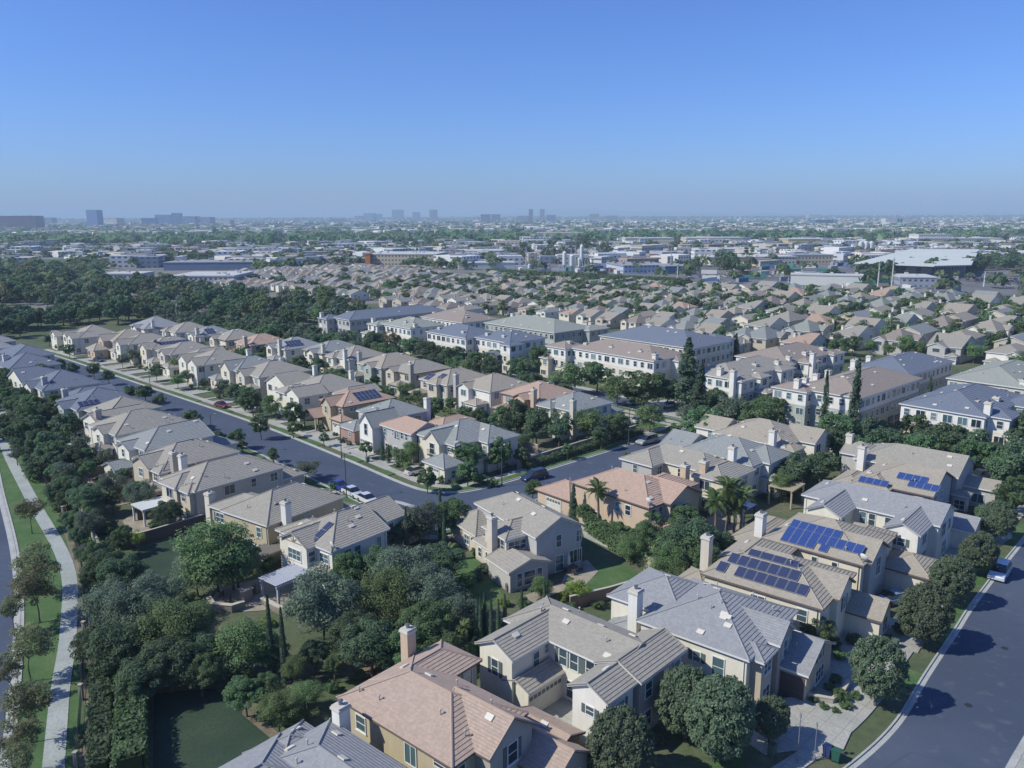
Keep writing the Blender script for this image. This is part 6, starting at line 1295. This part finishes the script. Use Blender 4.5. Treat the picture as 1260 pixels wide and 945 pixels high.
p=ground(454,327); f=screen(p.x,p.y)[2]; b=MB(); b.box(-3*f/F_,3*f/F_,-4,4,0,15*f/F_); b.box(-3*f/F_-.4,3*f/F_+.4,-4.4,4.4,15*f/F_,15*f/F_+.8); tag(ob('store_tower',b.mesh('store_tower',[plain('orange_render',(.62,.20,.06),.8)]),None,(p.x,p.y,0)),'orange corner tower of the tan big-box store','tower')
# the wide folded canopy roof
P=[ground(x,y,9) for x,y in ((1052,325),(1120,312),(1205,313),(1196,328),(1150,329))]; b=MB(); n=len(P)
b.add([(p.x,p.y,9+(3 if i in(1,2) else 0)) for i,p in enumerate(P)]+[(p.x,p.y,8.3) for p in P],[tuple(range(n))[::-1]]+[(i,(i+1)%n,n+(i+1)%n,n+i) for i in range(n)])
r=empty('canopy_building',(0,0,0),0,'huge pale folded roof of the recycling hall behind the grey depot','hall'); ob('roof',b.mesh('canopy_roof',[plain('canopy_sheet',(.55,.58,.54),.7,.1,.05)]),r); c=MB()
Q=[ground(x,y,9) for x,y in ((1065,325),(1125,315),(1195,316),(1188,326.5),(1150,327.5))]; c.prism([(q.x,q.y) for q in Q][::-1],0,8); ob('wall',c.mesh('canopy_wall',[facade('facade_canopy',(.28,.30,.33),(.05,.06,.09),ww=.3,wh=.8)]),r)
def silo(px,by,wp,hp,label):
    p=ground(px,by); f=screen(p.x,p.y)[2]; R=wp*f/F_/2; h=hp*f/F_; r=empty('silo',(p.x,p.y,0),0,label,'silo','silos of the works'); b=MB(); b.lathe([(R*.3,h*.18),(R,h*.34),(R,h*.94),(R*.5,h),(R*.2,h*1.03)],n=16); ob('tank',b.mesh('silo_tank',[plain('silo_paint',(.62,.63,.62),.5,.1,.3)]),r)
    for a in range(4): c=MB(); x,y=R*.8*math.cos(a*1.57+.78),R*.8*math.sin(a*1.57+.78); c.tube((x,y,0),(x,y,h*.36),.3,.3,6); ob('leg',c.mesh('silo_leg',[plain('silo_leg',(.4,.4,.4),.6)]),r)
for a in ((695,334,5,24,'left tall silo of the batching plant'),(704,334,6,20,'fat silo of the batching plant, second from its left'),(716,330,4.5,28,'slim tallest silo of the batching plant'),(713,334,4,16,'short silo tucked beneath the slimmest one'),(1059,313,5.5,14,'left one of the three white silos in the works'),(1065.5,313,5.5,14,'middle one of the three white silos in the works'),(1072,313,5.5,14,'right one of the three white silos in the works'),(1146,312,5,9,'small conical silo behind the folded roof'),(652,333,4,8,'stubby silo at the left end of the batching plant')): silo(*a)
def truss(px,by,hp,label,w=2.4,name='lattice_mast',cat='mast'):
    p=ground(px,by); h=hp*screen(p.x,p.y)[2]/F_; b=MB(); n=int(h/3)
    for sx in(-1,1):
        for sy in(-1,1): b.tube((sx*w/2,sy*w/2,0),(sx*w/5,sy*w/5,h),.22,.14,4)
    for i in range(n):
        z0=h*i/n; z1=h*(i+1)/n; s=(1 if i%2 else -1); k0=1-.6*i/n; k1=1-.6*(i+1)/n; b.tube((-s*w/2*k0,-w/2*k0,z0),(s*w/2*k1,-w/2*k1,z1),.1,.1,3); b.tube((-w/2*k0,-s*w/2*k0,z0),(-w/2*k1,s*w/2*k1,z1),.1,.1,3)
    tag(ob(name,b.mesh(name,[plain('galvanised',(.38,.38,.38),.6)]),None,(p.x,p.y,0)),label,cat)
for a in ((722,334,15,'lattice tower beside the silos of the batching plant'),(727,335,10,'short lattice frame right of the batching plant')): truss(*a,w=5)
def pole(px,by,hp,label,arms=2,name='power_pole'):
    p=ground(px,by); h=hp*screen(p.x,p.y)[2]/F_; r=empty(name,(p.x,p.y,0),rad(50),label,'pole','poles and masts beyond the estate'); b=MB(); b.tube((0,0,0),(0,0,h),.55,.3,7); ob('pole_shaft',b.mesh('pole_shaft',[plain('pole_grey',(.50,.50,.48),.7)]),r)
    for i in range(arms): c=MB(); c.box(-2.6,2.6,-.15,.15,h-1.5-2.6*i,h-1.2-2.6*i); ob('crossarm',c.mesh('crossarm',[plain('pole_grey',(.50,.50,.48),.7)]),r)
for a in ((1097,360,41,'tall pale power pole in front of the folded roof'),(1080,360,34,'grey pole left of the tall pale power pole'),(648,330,26,'pole left of the batching plant'),(826,330,24,'pole right of the blue works hall'),(834,345,20,'pole at the boundary wall right of the blue hall'),(513,327,24,'mast in front of the tan store'),(328,318,18,'mast left of the tan store'),(420,318,20,'mast between the school and the store'),(368,320,18,'pole above the western small houses'),(1211,355,18,'pole at the car park'),(970,357,14,'pole near the far boundary wall')): pole(*a)
for a in ((918,330,4.5,15),(925,331,4.5,16),(34,300,4.5,17),(26,303,4,15),(250,300,4,15),(1110,315,4,14),(1135,300,4,15)):
    p=ground(a[0],a[1]); add_plant('fanpalm',p.x,p.y,2.6,zc=a[3],extra='beyond the estate')
# car park
carb=MB(); carb.add([(-2.3,-.9,.3),(2.3,-.9,.3),(2.3,.9,.3),(-2.3,.9,.3),(-2.3,-.9,.9),(2.3,-.9,.8),(2.3,.9,.8),(-2.3,.9,.9)],[(0,1,5,4),(1,2,6,5),(2,3,7,6),(3,0,4,7),(4,5,6,7)]); carb.add([(-1.6,-.85,.9),(1.2,-.85,.85),(1.2,.85,.85),(-1.6,.85,.9),(-1.1,-.65,1.45),(.5,-.65,1.45),(.5,.65,1.45),(-1.1,.65,1.45)],[(0,1,5,4),(1,2,6,5),(2,3,7,6),(3,0,4,7)],1); carb.add([(-1.1,-.65,1.45),(.5,-.65,1.45),(.5,.65,1.45),(-1.1,.65,1.45)],[(0,1,2,3)],0)
for sx in (-1.4,1.4):
    for sy in (-.9,.9): carb.tube((sx,sy-.1,.32),(sx,sy+.1,.32),.32,.32,8,2)
CM=[carb.mesh('distant_car',[car_paint('far_paint_%d'%i,c),plain('car_glass',(.02,.03,.04),.08,spec=.8),plain('tyre',(.02,.02,.02),.9)]) for i,c in enumerate(((.7,.7,.7),(.12,.13,.15),(.3,.31,.33),(.06,.1,.3),(.3,.04,.04),(.75,.75,.72),(.25,.28,.3)))]
CN=['white','black','grey','blue','red','cream','steel grey']
cp=gpx([(1168,346),(1262,338),(1300,352),(1290,371),(1175,364)]); cnt=0; rc_=random.Random(9); CARS=[]
for i in range(30):
    for j in range(9):
        c0=Vector(cp[0]); x=c0.x+i*3.0*math.cos(-.2)+j*9*math.sin(.2); y=c0.y-i*3.0*math.sin(.2)-j*16*.9
        if rc_.random()<.25 or not inpoly(x,y,cp): continue
        k=rc_.randrange(7); o=ob('distant_car',CM[k],None,(x,y,.03),rad(75+(180 if rc_.random()<.5 else 0))); px,py,_=screen(x,y); CARS.append((j,px,k,o))
for (rx,n,kk) in ((850,10,0),(870,8,0)):
    for i in range(n):
        px=rx+i*11; p=ground(px,341+rx%3); k=rc_.choice([0,0,2,5]); o=ob('distant_car',CM[k],None,(p.x,p.y,.03),rad(100)); CARS.append((20+rx%7,px,k,o))
from itertools import groupby
CARS.sort(key=lambda c:(c[0],c[1])); 
for j,g_ in groupby(CARS,key=lambda c:c[0]):
    g_=list(g_)
    for i,(jj,px,k,o) in enumerate(g_): tag(o,'tiny %s car, %s from left, %s row of the %s'%(CN[k],ORD[min(i,39)],ORD[j%20],'walled car park' if j<20 else 'lorry yard'),'car','cars parked in the far yards')
rc2=random.Random(31); CT=[]
cmesh={}
for cn,cc in (('white',(.6,.6,.58)),('green',(.05,.22,.17)),('grey',(.35,.36,.38)),('blue',(.08,.14,.28)),('rust',(.32,.15,.09))):
    b=MB(); b.box(-6,6,-1.25,1.25,.1,2.9); b.box(6.01,6.06,-1.1,1.1,.2,2.8,1); b.box(-6.05,-6.01,-1.1,1.1,.2,2.8,1); cmesh[cn]=b.mesh('container',[plain('container_'+cn,cc,.6),plain('container_door',(.3,.3,.3),.5)])
for _ in range(2000):
    if len(CT)>=110: break
    px,py=rc2.choice([(rc2.uniform(860,1060),rc2.uniform(334,350)),(rc2.uniform(640,760),rc2.uniform(328,339)),(rc2.uniform(1040,1180),rc2.uniform(344,362)),(rc2.uniform(900,1060),rc2.uniform(318,334))]); p=ground(px,py)
    if any((p.x-q[0])**2+(p.y-q[1])**2<110 for q in CT): continue
    cn=rc2.choice(list(cmesh)); o=ob('shipping_container',cmesh[cn],None,(p.x,p.y,.02),rad(rc2.choice((5,95,42,-20)))); CT.append((p.x,p.y,px,cn,o))
CT.sort(key=lambda c:c[1])
for bi in range(0,len(CT),22):
    for i,c in enumerate(sorted(CT[bi:bi+22],key=lambda c:c[2])): tag(c[4],'%s container, %s from left in the %s belt of the works yard'%(c[3],ORD[i],ORD[bi//22]),'container','containers in the works yard')
# ================================================================ skyline
TW=[(18,282,44,18,(.16,.13,.16),'broad dark striped office slab at the left edge of the skyline'),(45,276,14,10,Wt,'white office beside the dark striped slab'),(59,275,14,9,(.25,.3,.4),'hazy blue block beside the white office'),(116,278,15,21,(.06,.12,.26),'lone blue glass tower left of the skyline cluster'),(136,277,22,10,Wt,'white stepped building right of the lone blue tower'),
 (183,276,17,9,(.04,.09,.22),'low blue left wing of the dark glass cluster'),(202,275,20,12,(.05,.10,.22),'rounded blue block in the dark glass cluster'),(218,275,11,14,(.05,.10,.22),'highest block of the dark glass cluster'),(233,275,19,10,(.06,.10,.20),'dark block right of the highest glass one'),(252,275,18,9,(.08,.10,.18),'rightmost slab of the dark glass cluster'),(278,277,15,7,Cr,'cream block right of the dark glass cluster'),(85,277,30,5,Wt,'low white sheds between the slab and the blue tower'),
 (442,271,9,6,(.25,.2,.25),'small brownish block left of the central towers'),(455,271,13,9,(.07,.13,.25),'wide dark blue central office'),(467,271,7,8,(.05,.11,.24),'narrow dark blue central office'),(490,271,13,13,(.22,.28,.36),'wide grey-blue tower of the centre skyline'),(513,271,9,10,(.08,.15,.28),'dark blue tower between two grey-blue ones'),(534,272,9,14,(.24,.26,.36),'tall grey-violet tower of the centre skyline'),
 (598,274,12,10,(.14,.13,.2),'left drum of the twin dark offices'),(611,274,11,10,(.14,.13,.2),'right drum of the twin dark offices'),(645,273,14,7,(.2,.2,.28),'low grey block before the twin slender towers'),(654,273,5,15,(.24,.2,.24),'left one of the twin slender towers'),(668,273,5.5,15,(.26,.24,.28),'right one of the twin slender towers'),(679,273,11,8,(.10,.12,.22),'dark block right of the slender towers'),(732,272,12,8,(.35,.33,.26),'olive-beige block right of centre skyline'),(754,272,14,6,(.25,.23,.27),'low violet block right of the olive-beige one'),(628,272,6,6,Wt,'small white block left of the slender towers'),(1003,271,14,5,Cr,'low cream block on the right horizon'),(416,275,16,6,Wt,'white dome-like hall left of centre skyline'),(385,296,40,7,Wt,'white banded office among the mid-distance trees'),(340,296,30,7,Wt,'white banded office left of the other one')]
for cx,by,wp,hp,c,lb in TW:
    block(cx,by,wp,hp,wp*screen(*ground(cx,by)[:2])[2]/F_*.7,RNG.uniform(-12,12),c,lb,GRYR,'office_tower','office tower',win=(.04,.07,.13) if sum(c)>.6 else sc(c,1.9),ww=.75,wh=.5)
hb=MB(); hp=[(560,.5),(600,1.5),(640,3.5),(665,5.5),(690,7.5),(705,6.8),(730,8.2),(752,6),(790,4.6),(840,3.8),(900,2.6),(960,2.8),(1020,1.5),(1100,2.2),(1180,1.6),(1280,2.4),(1400,1),(1500,.3)]
D=19000.; v=[((x-630)/F_*D,D,0) for x,h in hp]+[((x-630)/F_*D,D+1500,45+h/F_*D) for x,h in hp]+[((x-630)/F_*D,D+3000,0) for x,h in hp]; n=len(hp)
hb.add(v,[(i,i+1,n+i+1,n+i) for i in range(n-1)]+[(n+i,n+i+1,2*n+i+1,2*n+i) for i in range(n-1)]); struct('hills',hb,[FIELD])
# ================================================================ woods and city
fill([(95,378),(140,352),(200,352),(262,366),(300,366),(350,372),(400,378),(452,384),(440,402),(380,398),(330,400),(270,392),(225,392),(150,398),(95,400)],80,['oak','oak','light','broad','broad','grey','autumn'],3.6,6.2,.62,.6,1.0,'in the park behind the long street',seed=21)
fill([(90,384),(400,376),(452,388),(440,408),(300,404),(200,396),(95,399)],52,['oak','broad','oak','grey','light'],2.8,5.2,.6,.6,1.0,'in the park behind the long street',seed=29)
fill([(-20,400),(60,398),(75,412),(95,396),(90,384),(30,412),(-30,420)],22,['oak'],3.4,5.6,.6,.6,1.,'in the park at the left',seed=22)
fill([(0,345),(110,340),(150,352),(110,372),(76,378),(0,380)],44,['oak','oak','broad','autumn'],4.,6.5,.6,.6,1.,'behind the playing field',seed=23)
xs_=[s[0] for s in SMALLH]
FOOT+= [(x,y,-42,-6.6,6.6,-4.9,4.9) for x,y in SMALLH]
fill([(480,362),(600,343),(840,356),(1060,369),(1300,384),(1300,455),(1170,432),(985,405),(740,398)],290,['broad','oak','broad','light'],2.2,4.0,.8,.3,1.,'among the small houses',seed=24)
fill([(300,350),(480,346),(600,345),(840,357),(1060,370),(1300,386),(1300,470),(1170,450),(985,436),(740,402),(480,376)],285,['light','grey','light'],1.9,3.4,.6,.0,1.,'among the small houses',seed=34)
fill([(300,345),(520,335),(560,342),(470,368),(400,372)],30,['broad','oak'],2.2,4,.7,.3,1.,'among the western small houses',seed=25)
fill([(640,320),(720,300),(760,315),(700,330)],16,['grey','grey','light'],5,8,.5,.3,1.2,'behind the batching plant',seed=26)
fill([(845,332),(905,330),(905,338),(850,340)],8,['grey','broad'],4.5,7,.5,.3,1.2,'before the cream warehouse',seed=27)
fill([(1130,338),(1240,322),(1262,334),(1150,341)],26,['oak','broad'],4,7,.5,.3,1.,'around the walled car park',seed=28)
fill([(1060,346),(1100,346),(1190,339),(1200,331),(1060,331)],30,['oak','broad'],4,6,.5,.3,1.,'in front of the folded roof',seed=29)
hedge(gpx([(600,338),(740,346),(838,352)]),3.,4.5,'long green belt along the estate boundary wall',L_MID,1.1,3)
hedge(gpx([(860,354),(1000,360),(1150,368.5),(1270,376)]),2.5,3.,'scrubby belt along the right part of the boundary wall',L_OAK,1.,3)
# masses too many to count: distant trees and roofs out to the horizon
YARD=[(640,308),(1000,312),(1262,335),(1262,376),(1060,364),(840,352),(600,340)]
def far_ok(px,py):
    lim=np.interp(px,[-300,0,100,240,290,430,500,600,840,1060,1262,1600],[395,372,362,345,340,326,330,333,345,356,368,380])
    if py>lim: return False
    if inpoly(px,py,[(-60,380),(76,378),(78,398),(-60,412)]) or inpoly(px,py,[(15,316),(90,315),(95,326),(15,331)]) or inpoly(px,py,[(120,330),(310,322),(310,355),(120,352)]): return False
    return True
def scatter(n,py0,py1,pw,seed,yard=.12,x0=-250,x1=1510):
    g=np.random.default_rng(seed); out=[]
    while len(out)<n:
        px=g.uniform(x0,x1); py=py0+(py1-py0)*g.random()**pw
        if not far_ok(px,py): continue
        if inpoly(px,py,YARD) and g.random()>yard: continue
        p=ground(px,py); out.append((p.x,p.y))
    return np.array(out)
def mass(name,pts,nq,r0,r1,seed,mats):
    g=np.random.default_rng(seed); n=len(pts); r=g.uniform(r0,r1,n); tot=n*nq
    d=g.normal(size=(tot,3)); d/=np.linalg.norm(d,axis=1,keepdims=True); d[:,2]=np.abs(d[:,2])*1.0-.15
    R=np.repeat(r,nq)[:,None]; P=np.repeat(np.c_[pts,np.zeros(n)],nq,0)+d*R*g.uniform(.65,1.05,(tot,1))*np.array([1,1,.95]); P[:,2]+=np.repeat(r*.75,nq)
    V=leaf_quads(P,d+.45*g.normal(size=(tot,3))+np.array([0,0,.3]),np.repeat(r,nq)*(.62 if nq>20 else 1.05),.8)
    mi=np.repeat(g.choice(len(mats),n,p=[.28,.30,.18,.18,.06][:len(mats)]),nq); o=ob(name,quad_mesh(name,V,mats,mi)); o['kind']='stuff'; return o
FM=[L_OAK,L_MID,L_GREY,L_LITE,L_AUT]
mass('distant_woods',scatter(3500,296,372,1.0,1,yard=.06),26,3.2,6.5,2,FM); mass('distant_woods',scatter(11000,267.5,300,.95,3),9,5,10,4,FM); mass('distant_woods',scatter(8000,265.8,271,.8,5),6,9,20,6,FM)
colm,nt,bs=nodes('far_building_paint'); at=nt.nodes.new('ShaderNodeAttribute'); at.attribute_name='paint'; v_=coord(nt); s_=sep(nt,v_)
aa=mth(nt,'LESS_THAN',mth(nt,'FRACT',mth(nt,'DIVIDE',s_[2],4.)),.4); cc=mth(nt,'LESS_THAN',mth(nt,'FRACT',mth(nt,'DIVIDE',mth(nt,'ADD',s_[0],s_[1]),6.)),.55)
ng=nt.nodes.new('ShaderNodeNewGeometry'); up=mth(nt,'LESS_THAN',sep(nt,ng.outputs['Normal'])[2],.5)
nt.links.new(mixc(nt,mth(nt,'MULTIPLY',mth(nt,'MULTIPLY',aa,cc),up),at.outputs['Color'],(.10,.12,.15)),bs.inputs['Base Color']); bs.inputs['Roughness'].default_value=.8
CITYC=[(.64,.64,.61),(.60,.57,.50),(.52,.48,.39),(.36,.37,.39),(.50,.43,.33),(.33,.25,.20),(.62,.63,.63),(.24,.27,.31)]
CITN=['white','off-white','sand','grey','tan','terracotta-roofed','bright white','slate']
def boxes(pts,seed,smin=(8,8,4),smax=(40,30,11)):
    g=np.random.default_rng(seed); n=len(pts); w=g.uniform(smin[0],smax[0],n)*g.uniform(.4,1,n)/2; d=g.uniform(smin[1],smax[1],n)*g.uniform(.5,1,n)/2; h=g.uniform(smin[2],smax[2],n); a=np.radians(g.choice([0,12,42,-35,5],n)+g.normal(0,3,n))
    ca,sa=np.cos(a),np.sin(a); C8=[]
    for z in (0,1):
        for sx,sy in ((-1,-1),(1,-1),(1,1),(-1,1)): C8.append(np.stack([pts[:,0]+sx*w*ca-sy*d*sa,pts[:,1]+sx*w*sa+sy*d*ca,h*z],1))
    C8=np.stack(C8,1); q=[(0,1,5,4),(1,2,6,5),(2,3,7,6),(3,0,4,7),(4,5,6,7)]; V=np.stack([C8[:,list(f)] for f in q],1).reshape(-1,3); return V,g.choice(len(CITYC),n,p=[.24,.17,.12,.11,.1,.08,.12,.06]),h,w
def paint(me,cols):
    at=me.attributes.new('paint','FLOAT_COLOR','FACE'); at.data.foreach_set('color',np.c_[cols,np.ones(len(cols))].astype(np.float32).ravel())
def city(name,pts,seed,**k):
    V,ci,h,w=boxes(pts,seed,**k); me=quad_mesh(name,V,[colm]); g=np.random.default_rng(seed); c=np.array(CITYC)[ci]*g.uniform(.85,1.1,(len(ci),1)); paint(me,np.repeat(c,5,0)); o=ob(name,me); o['kind']='stuff'
near=scatter(230,284,330,1.15,11,yard=.35,x0=-20,x1=1280); near=near[np.argsort(near[:,1])]
CB={}
for i,(x,y) in enumerate(near):
    k=i%28
    if k not in CB:
        g=np.random.default_rng(100+k); V,ci,h,w=boxes(np.zeros((1,2)),200+k,smin=(14,12,5),smax=(60,40,11)); me=quad_mesh('city_block_walls',V,[colm]); c=np.array(CITYC)[[k%8]]; paint(me,np.repeat(c,5,0)); 
        rb=MB(); z=float(h[0]); mn=V.min(0); mx=V.max(0); q=float(w[0])*.4; rb.box(-q,q,-q*.4,q*.4,z+.01,z+1.6); rm=rb.mesh('rooftop_plant',[GRYR]); CB[k]=(me,rm)
    r=bpy.data.objects.new('city_block',None); C.objects.link(r); r.location=(x,y,0); r['category']='building'; r['group']='low blocks of the plain'
    for nm,me in zip(('wall','rooftop_plant'),CB[k]): o=bpy.data.objects.new(nm,me); C.objects.link(o); o.parent=r
    r['ci']=k%8
cb=[o for o in bpy.data.objects if o.name.split('.')[0]=='city_block']; cb.sort(key=lambda o:o.location.y)
for bi in range(0,len(cb),23):
    g_=sorted(cb[bi:bi+23],key=lambda o:screen(o.location.x,o.location.y)[0])
    for i,o in enumerate(g_): o['label']='low %s flat block, %s from left in the %s belt of the plain'%(CITN[o['ci']],ORD[i],ORD[bi//23]); del o['ci']
city('distant_buildings',scatter(1700,276,326,1.1,12,yard=.7),13,smin=(9,9,4),smax=(38,26,9))
city('distant_buildings',scatter(7000,267.5,292,.9,14),15,smin=(14,14,5),smax=(75,50,15)); city('distant_buildings',scatter(2600,266,270,.8,16),17,smin=(30,30,8),smax=(160,90,26))
yd=MB()
# ================================================================ labels for the plants
LM=[]
SH=dict()
SHORT=['the white-chimney grey roof','the big pink roof','the courtyard house','the broad slate roof','the dark solar roof','the long blue solar roof','the white boarded house','the three-block solar roof','the plain taupe roof','the salmon roof','the beige U-shaped house','the white house with grey roof','the plain tan roof','the centre taupe house','the ochre walled house','the half-timbered house','the sage-tinted house','the tan gabled house','the low garden wing house','the long brown-grey roof','the four-panel blue roof','the slate-blue roof','the left-edge blue roof','the far left slate roof','the corner grey house','the steep white gable','the dormered pink roof','the columned porch house','the round-window house','the tall cream gable','the small cream gable','the two-gabled white house','the cypress-screened house','the solar strip roof','the peach house at the street end','the cream gable by the peach house','the last brown roof of the street']
names=[h for h in ALLH if h not in SROW]
nh=[h for h in names if h.root['category']=='house']; nt_=[h for h in names if h.root['category']!='house']
for h,s in zip(nh,SHORT): LM.append((h,s))
ss=['the pool-side grey roof','the brown-chimney peach house','the twin-gabled white house','the two-block solar garden roof','the plain hip roof with dark chimney','the pale green house','the arched gable house','the grey garden-row house','the dark-panelled slate house','the rosy-roofed peach house','the pale hip end house','the small blue-panelled house','the last garden-row house']
for h,s in zip(SROW,ss): LM.append((h,s))
ts=['the chocolate terrace','the long slate-blue terrace','the four-chimney blue terrace','the olive-grey terrace','the orange-tree terrace','the pale blue-grey terrace','the inner brown terrace','the stepped white terrace','the rear bay terrace','the alley-side terrace','the deep blue terrace','the dark blue corner terrace','the pale grey right-edge terrace']
for h,s in zip(nt_,ts): LM.append((h,s))
LP=[(h.root.location.x,h.root.location.y,s) for h,s in LM]; groups={}
for root,kind,r,x,y,extra in TREES:
    f=screen(x,y)[2]; best=min(LP,key=lambda q:(q[0]-x)**2+(q[1]-y)**2); d=math.hypot(best[0]-x,best[1]-y); px,py,_=screen(x,y)
    if d>60 or 'small houses' in extra: where=extra or 'beyond the estate'
    else:
        qx,qy,_=screen(best[0],best[1]); rel='in front of' if py>qy+10 else 'behind' if py<qy-8 else ('beside')
        where=rel+' '+best[2]
    size='' if kind in('conifer','cypress','palm','fanpalm','lime','lolly') else ('large ' if r>3.2 else 'small ' if r<1.4 and kind not in('shrub','limeshrub','greyshrub') else '')
    groups.setdefault((size+NAMES[kind][2],where),[]).append((px,py,root))
def place_word(i,n):
    if n==2: return ('left','right')[i]+' one of the pair'
    if n<=40: return ('leftmost','rightmost')[i>0]+' of %d'%n if i in(0,n-1) else ORD[min(i,39)]+' from left of %d'%n
    return ORD[min(i,39)]+' from left'
for (desc,where),lst in groups.items():
    lst.sort(key=lambda t:t[0])
    if len(lst)>38:   # split into depth bands
        lst.sort(key=lambda t:-t[1]); m=math.ceil(len(lst)/30); bands=[lst[i*len(lst)//m:(i+1)*len(lst)//m] for i in range(m)]
    else: bands=[lst]
    for bi,bd in enumerate(bands):
        bd.sort(key=lambda t:t[0])
        for i,(px,py,root) in enumerate(bd):
            lb=desc+' '+where+('' if len(bd)==1 else ', '+place_word(i,len(bd)))+('' if len(bands)==1 else ', %s band'%ORD[bi])
            if len(lb.split())>16: lb=lb.replace(' of %d'%len(bd),'').replace('spreading ','').replace('large ','big ')
            if len(lb.split())>16: lb=lb.replace(' in the ',' in ').replace(' of the ',' of ').replace(' from left','')
            root['label']=lb; root['group']=root.name.split('.')[0].replace('_',' ')+'s of the estate'
HAZE=1.5e-4
# ================================================================ camera, light, air
cam=bpy.data.cameras.new('camera'); cam.sensor_width=36; cam.lens=F_/1260*36; cam.clip_end=60000; cam.clip_start=.5
co=bpy.data.objects.new('camera',cam); C.objects.link(co); co.location=(0,0,H_)
co.matrix_world=Matrix.Translation((0,0,H_))@Matrix.Rotation(rad(90)-PITCH,4,'X')@Matrix.Rotation(rad(-.22),4,'Z')
bpy.context.scene.camera=co
SUN_EL=rad(43); SUN_AZ=rad(195)         # azimuth of the sun, counter-clockwise from +X
sd=Vector((math.cos(SUN_EL)*math.cos(SUN_AZ),math.cos(SUN_EL)*math.sin(SUN_AZ),math.sin(SUN_EL)))
sl=bpy.data.lights.new('sun','SUN'); sl.energy=3.8; sl.angle=rad(.5); sl.color=(1,.965,.84)
so=bpy.data.objects.new('sun',sl); C.objects.link(so); so.rotation_euler=sd.to_track_quat('Z','Y').to_euler()
w=bpy.data.worlds.new('World'); bpy.context.scene.world=w; w.use_nodes=True; nt=w.node_tree
sk=nt.nodes.new('ShaderNodeTexSky'); sk.sky_type='NISHITA'; sk.sun_disc=False; sk.sun_elevation=SUN_EL; sk.sun_rotation=math.pi/2-SUN_AZ
sk.altitude=0; sk.air_density=1.0; sk.dust_density=.6; sk.ozone_density=7
tn=mixc(nt,1.,sk.outputs[0],(.43,.55,.83),'MULTIPLY'); nt.links.new(tn,nt.nodes['Background'].inputs[0]); nt.nodes['Background'].inputs[1].default_value=.15
S=bpy.context.scene
S.view_settings.view_transform='Standard'; S.view_settings.look='None'; S.view_settings.exposure=.33; S.view_settings.gamma=1
S.cycles.max_bounces=7; S.cycles.diffuse_bounces=4; S.cycles.glossy_bounces=2; S.cycles.transmission_bounces=2; S.cycles.transparent_max_bounces=6; S.cycles.volume_bounces=0
S.cycles.use_denoising=True; S.cycles.caustics_reflective=False; S.cycles.caustics_refractive=False
if HAZE:
    b=MB(); b.box(-32000,32000,-2000,32000,-1.5,215)
    hz=ob('haze',b.mesh('haze',[])); hz['kind']='stuff'
    m=bpy.data.materials.new('haze'); m.use_nodes=True; nt=m.node_tree; nt.nodes.remove(nt.nodes['Principled BSDF'])
    pv=nt.nodes.new('ShaderNodeVolumePrincipled'); pv.inputs['Color'].default_value=(.66,.86,1,1); pv.inputs['Density'].default_value=HAZE
    pv.inputs['Anisotropy'].default_value=0.
    nt.links.new(pv.outputs[0],nt.nodes['Material Output'].inputs['Volume']); hz.data.materials.append(m); m.volume_intersection_method='FAST' if hasattr(m,'volume_intersection_method') else None
    m.cycles.homogeneous_volume=True
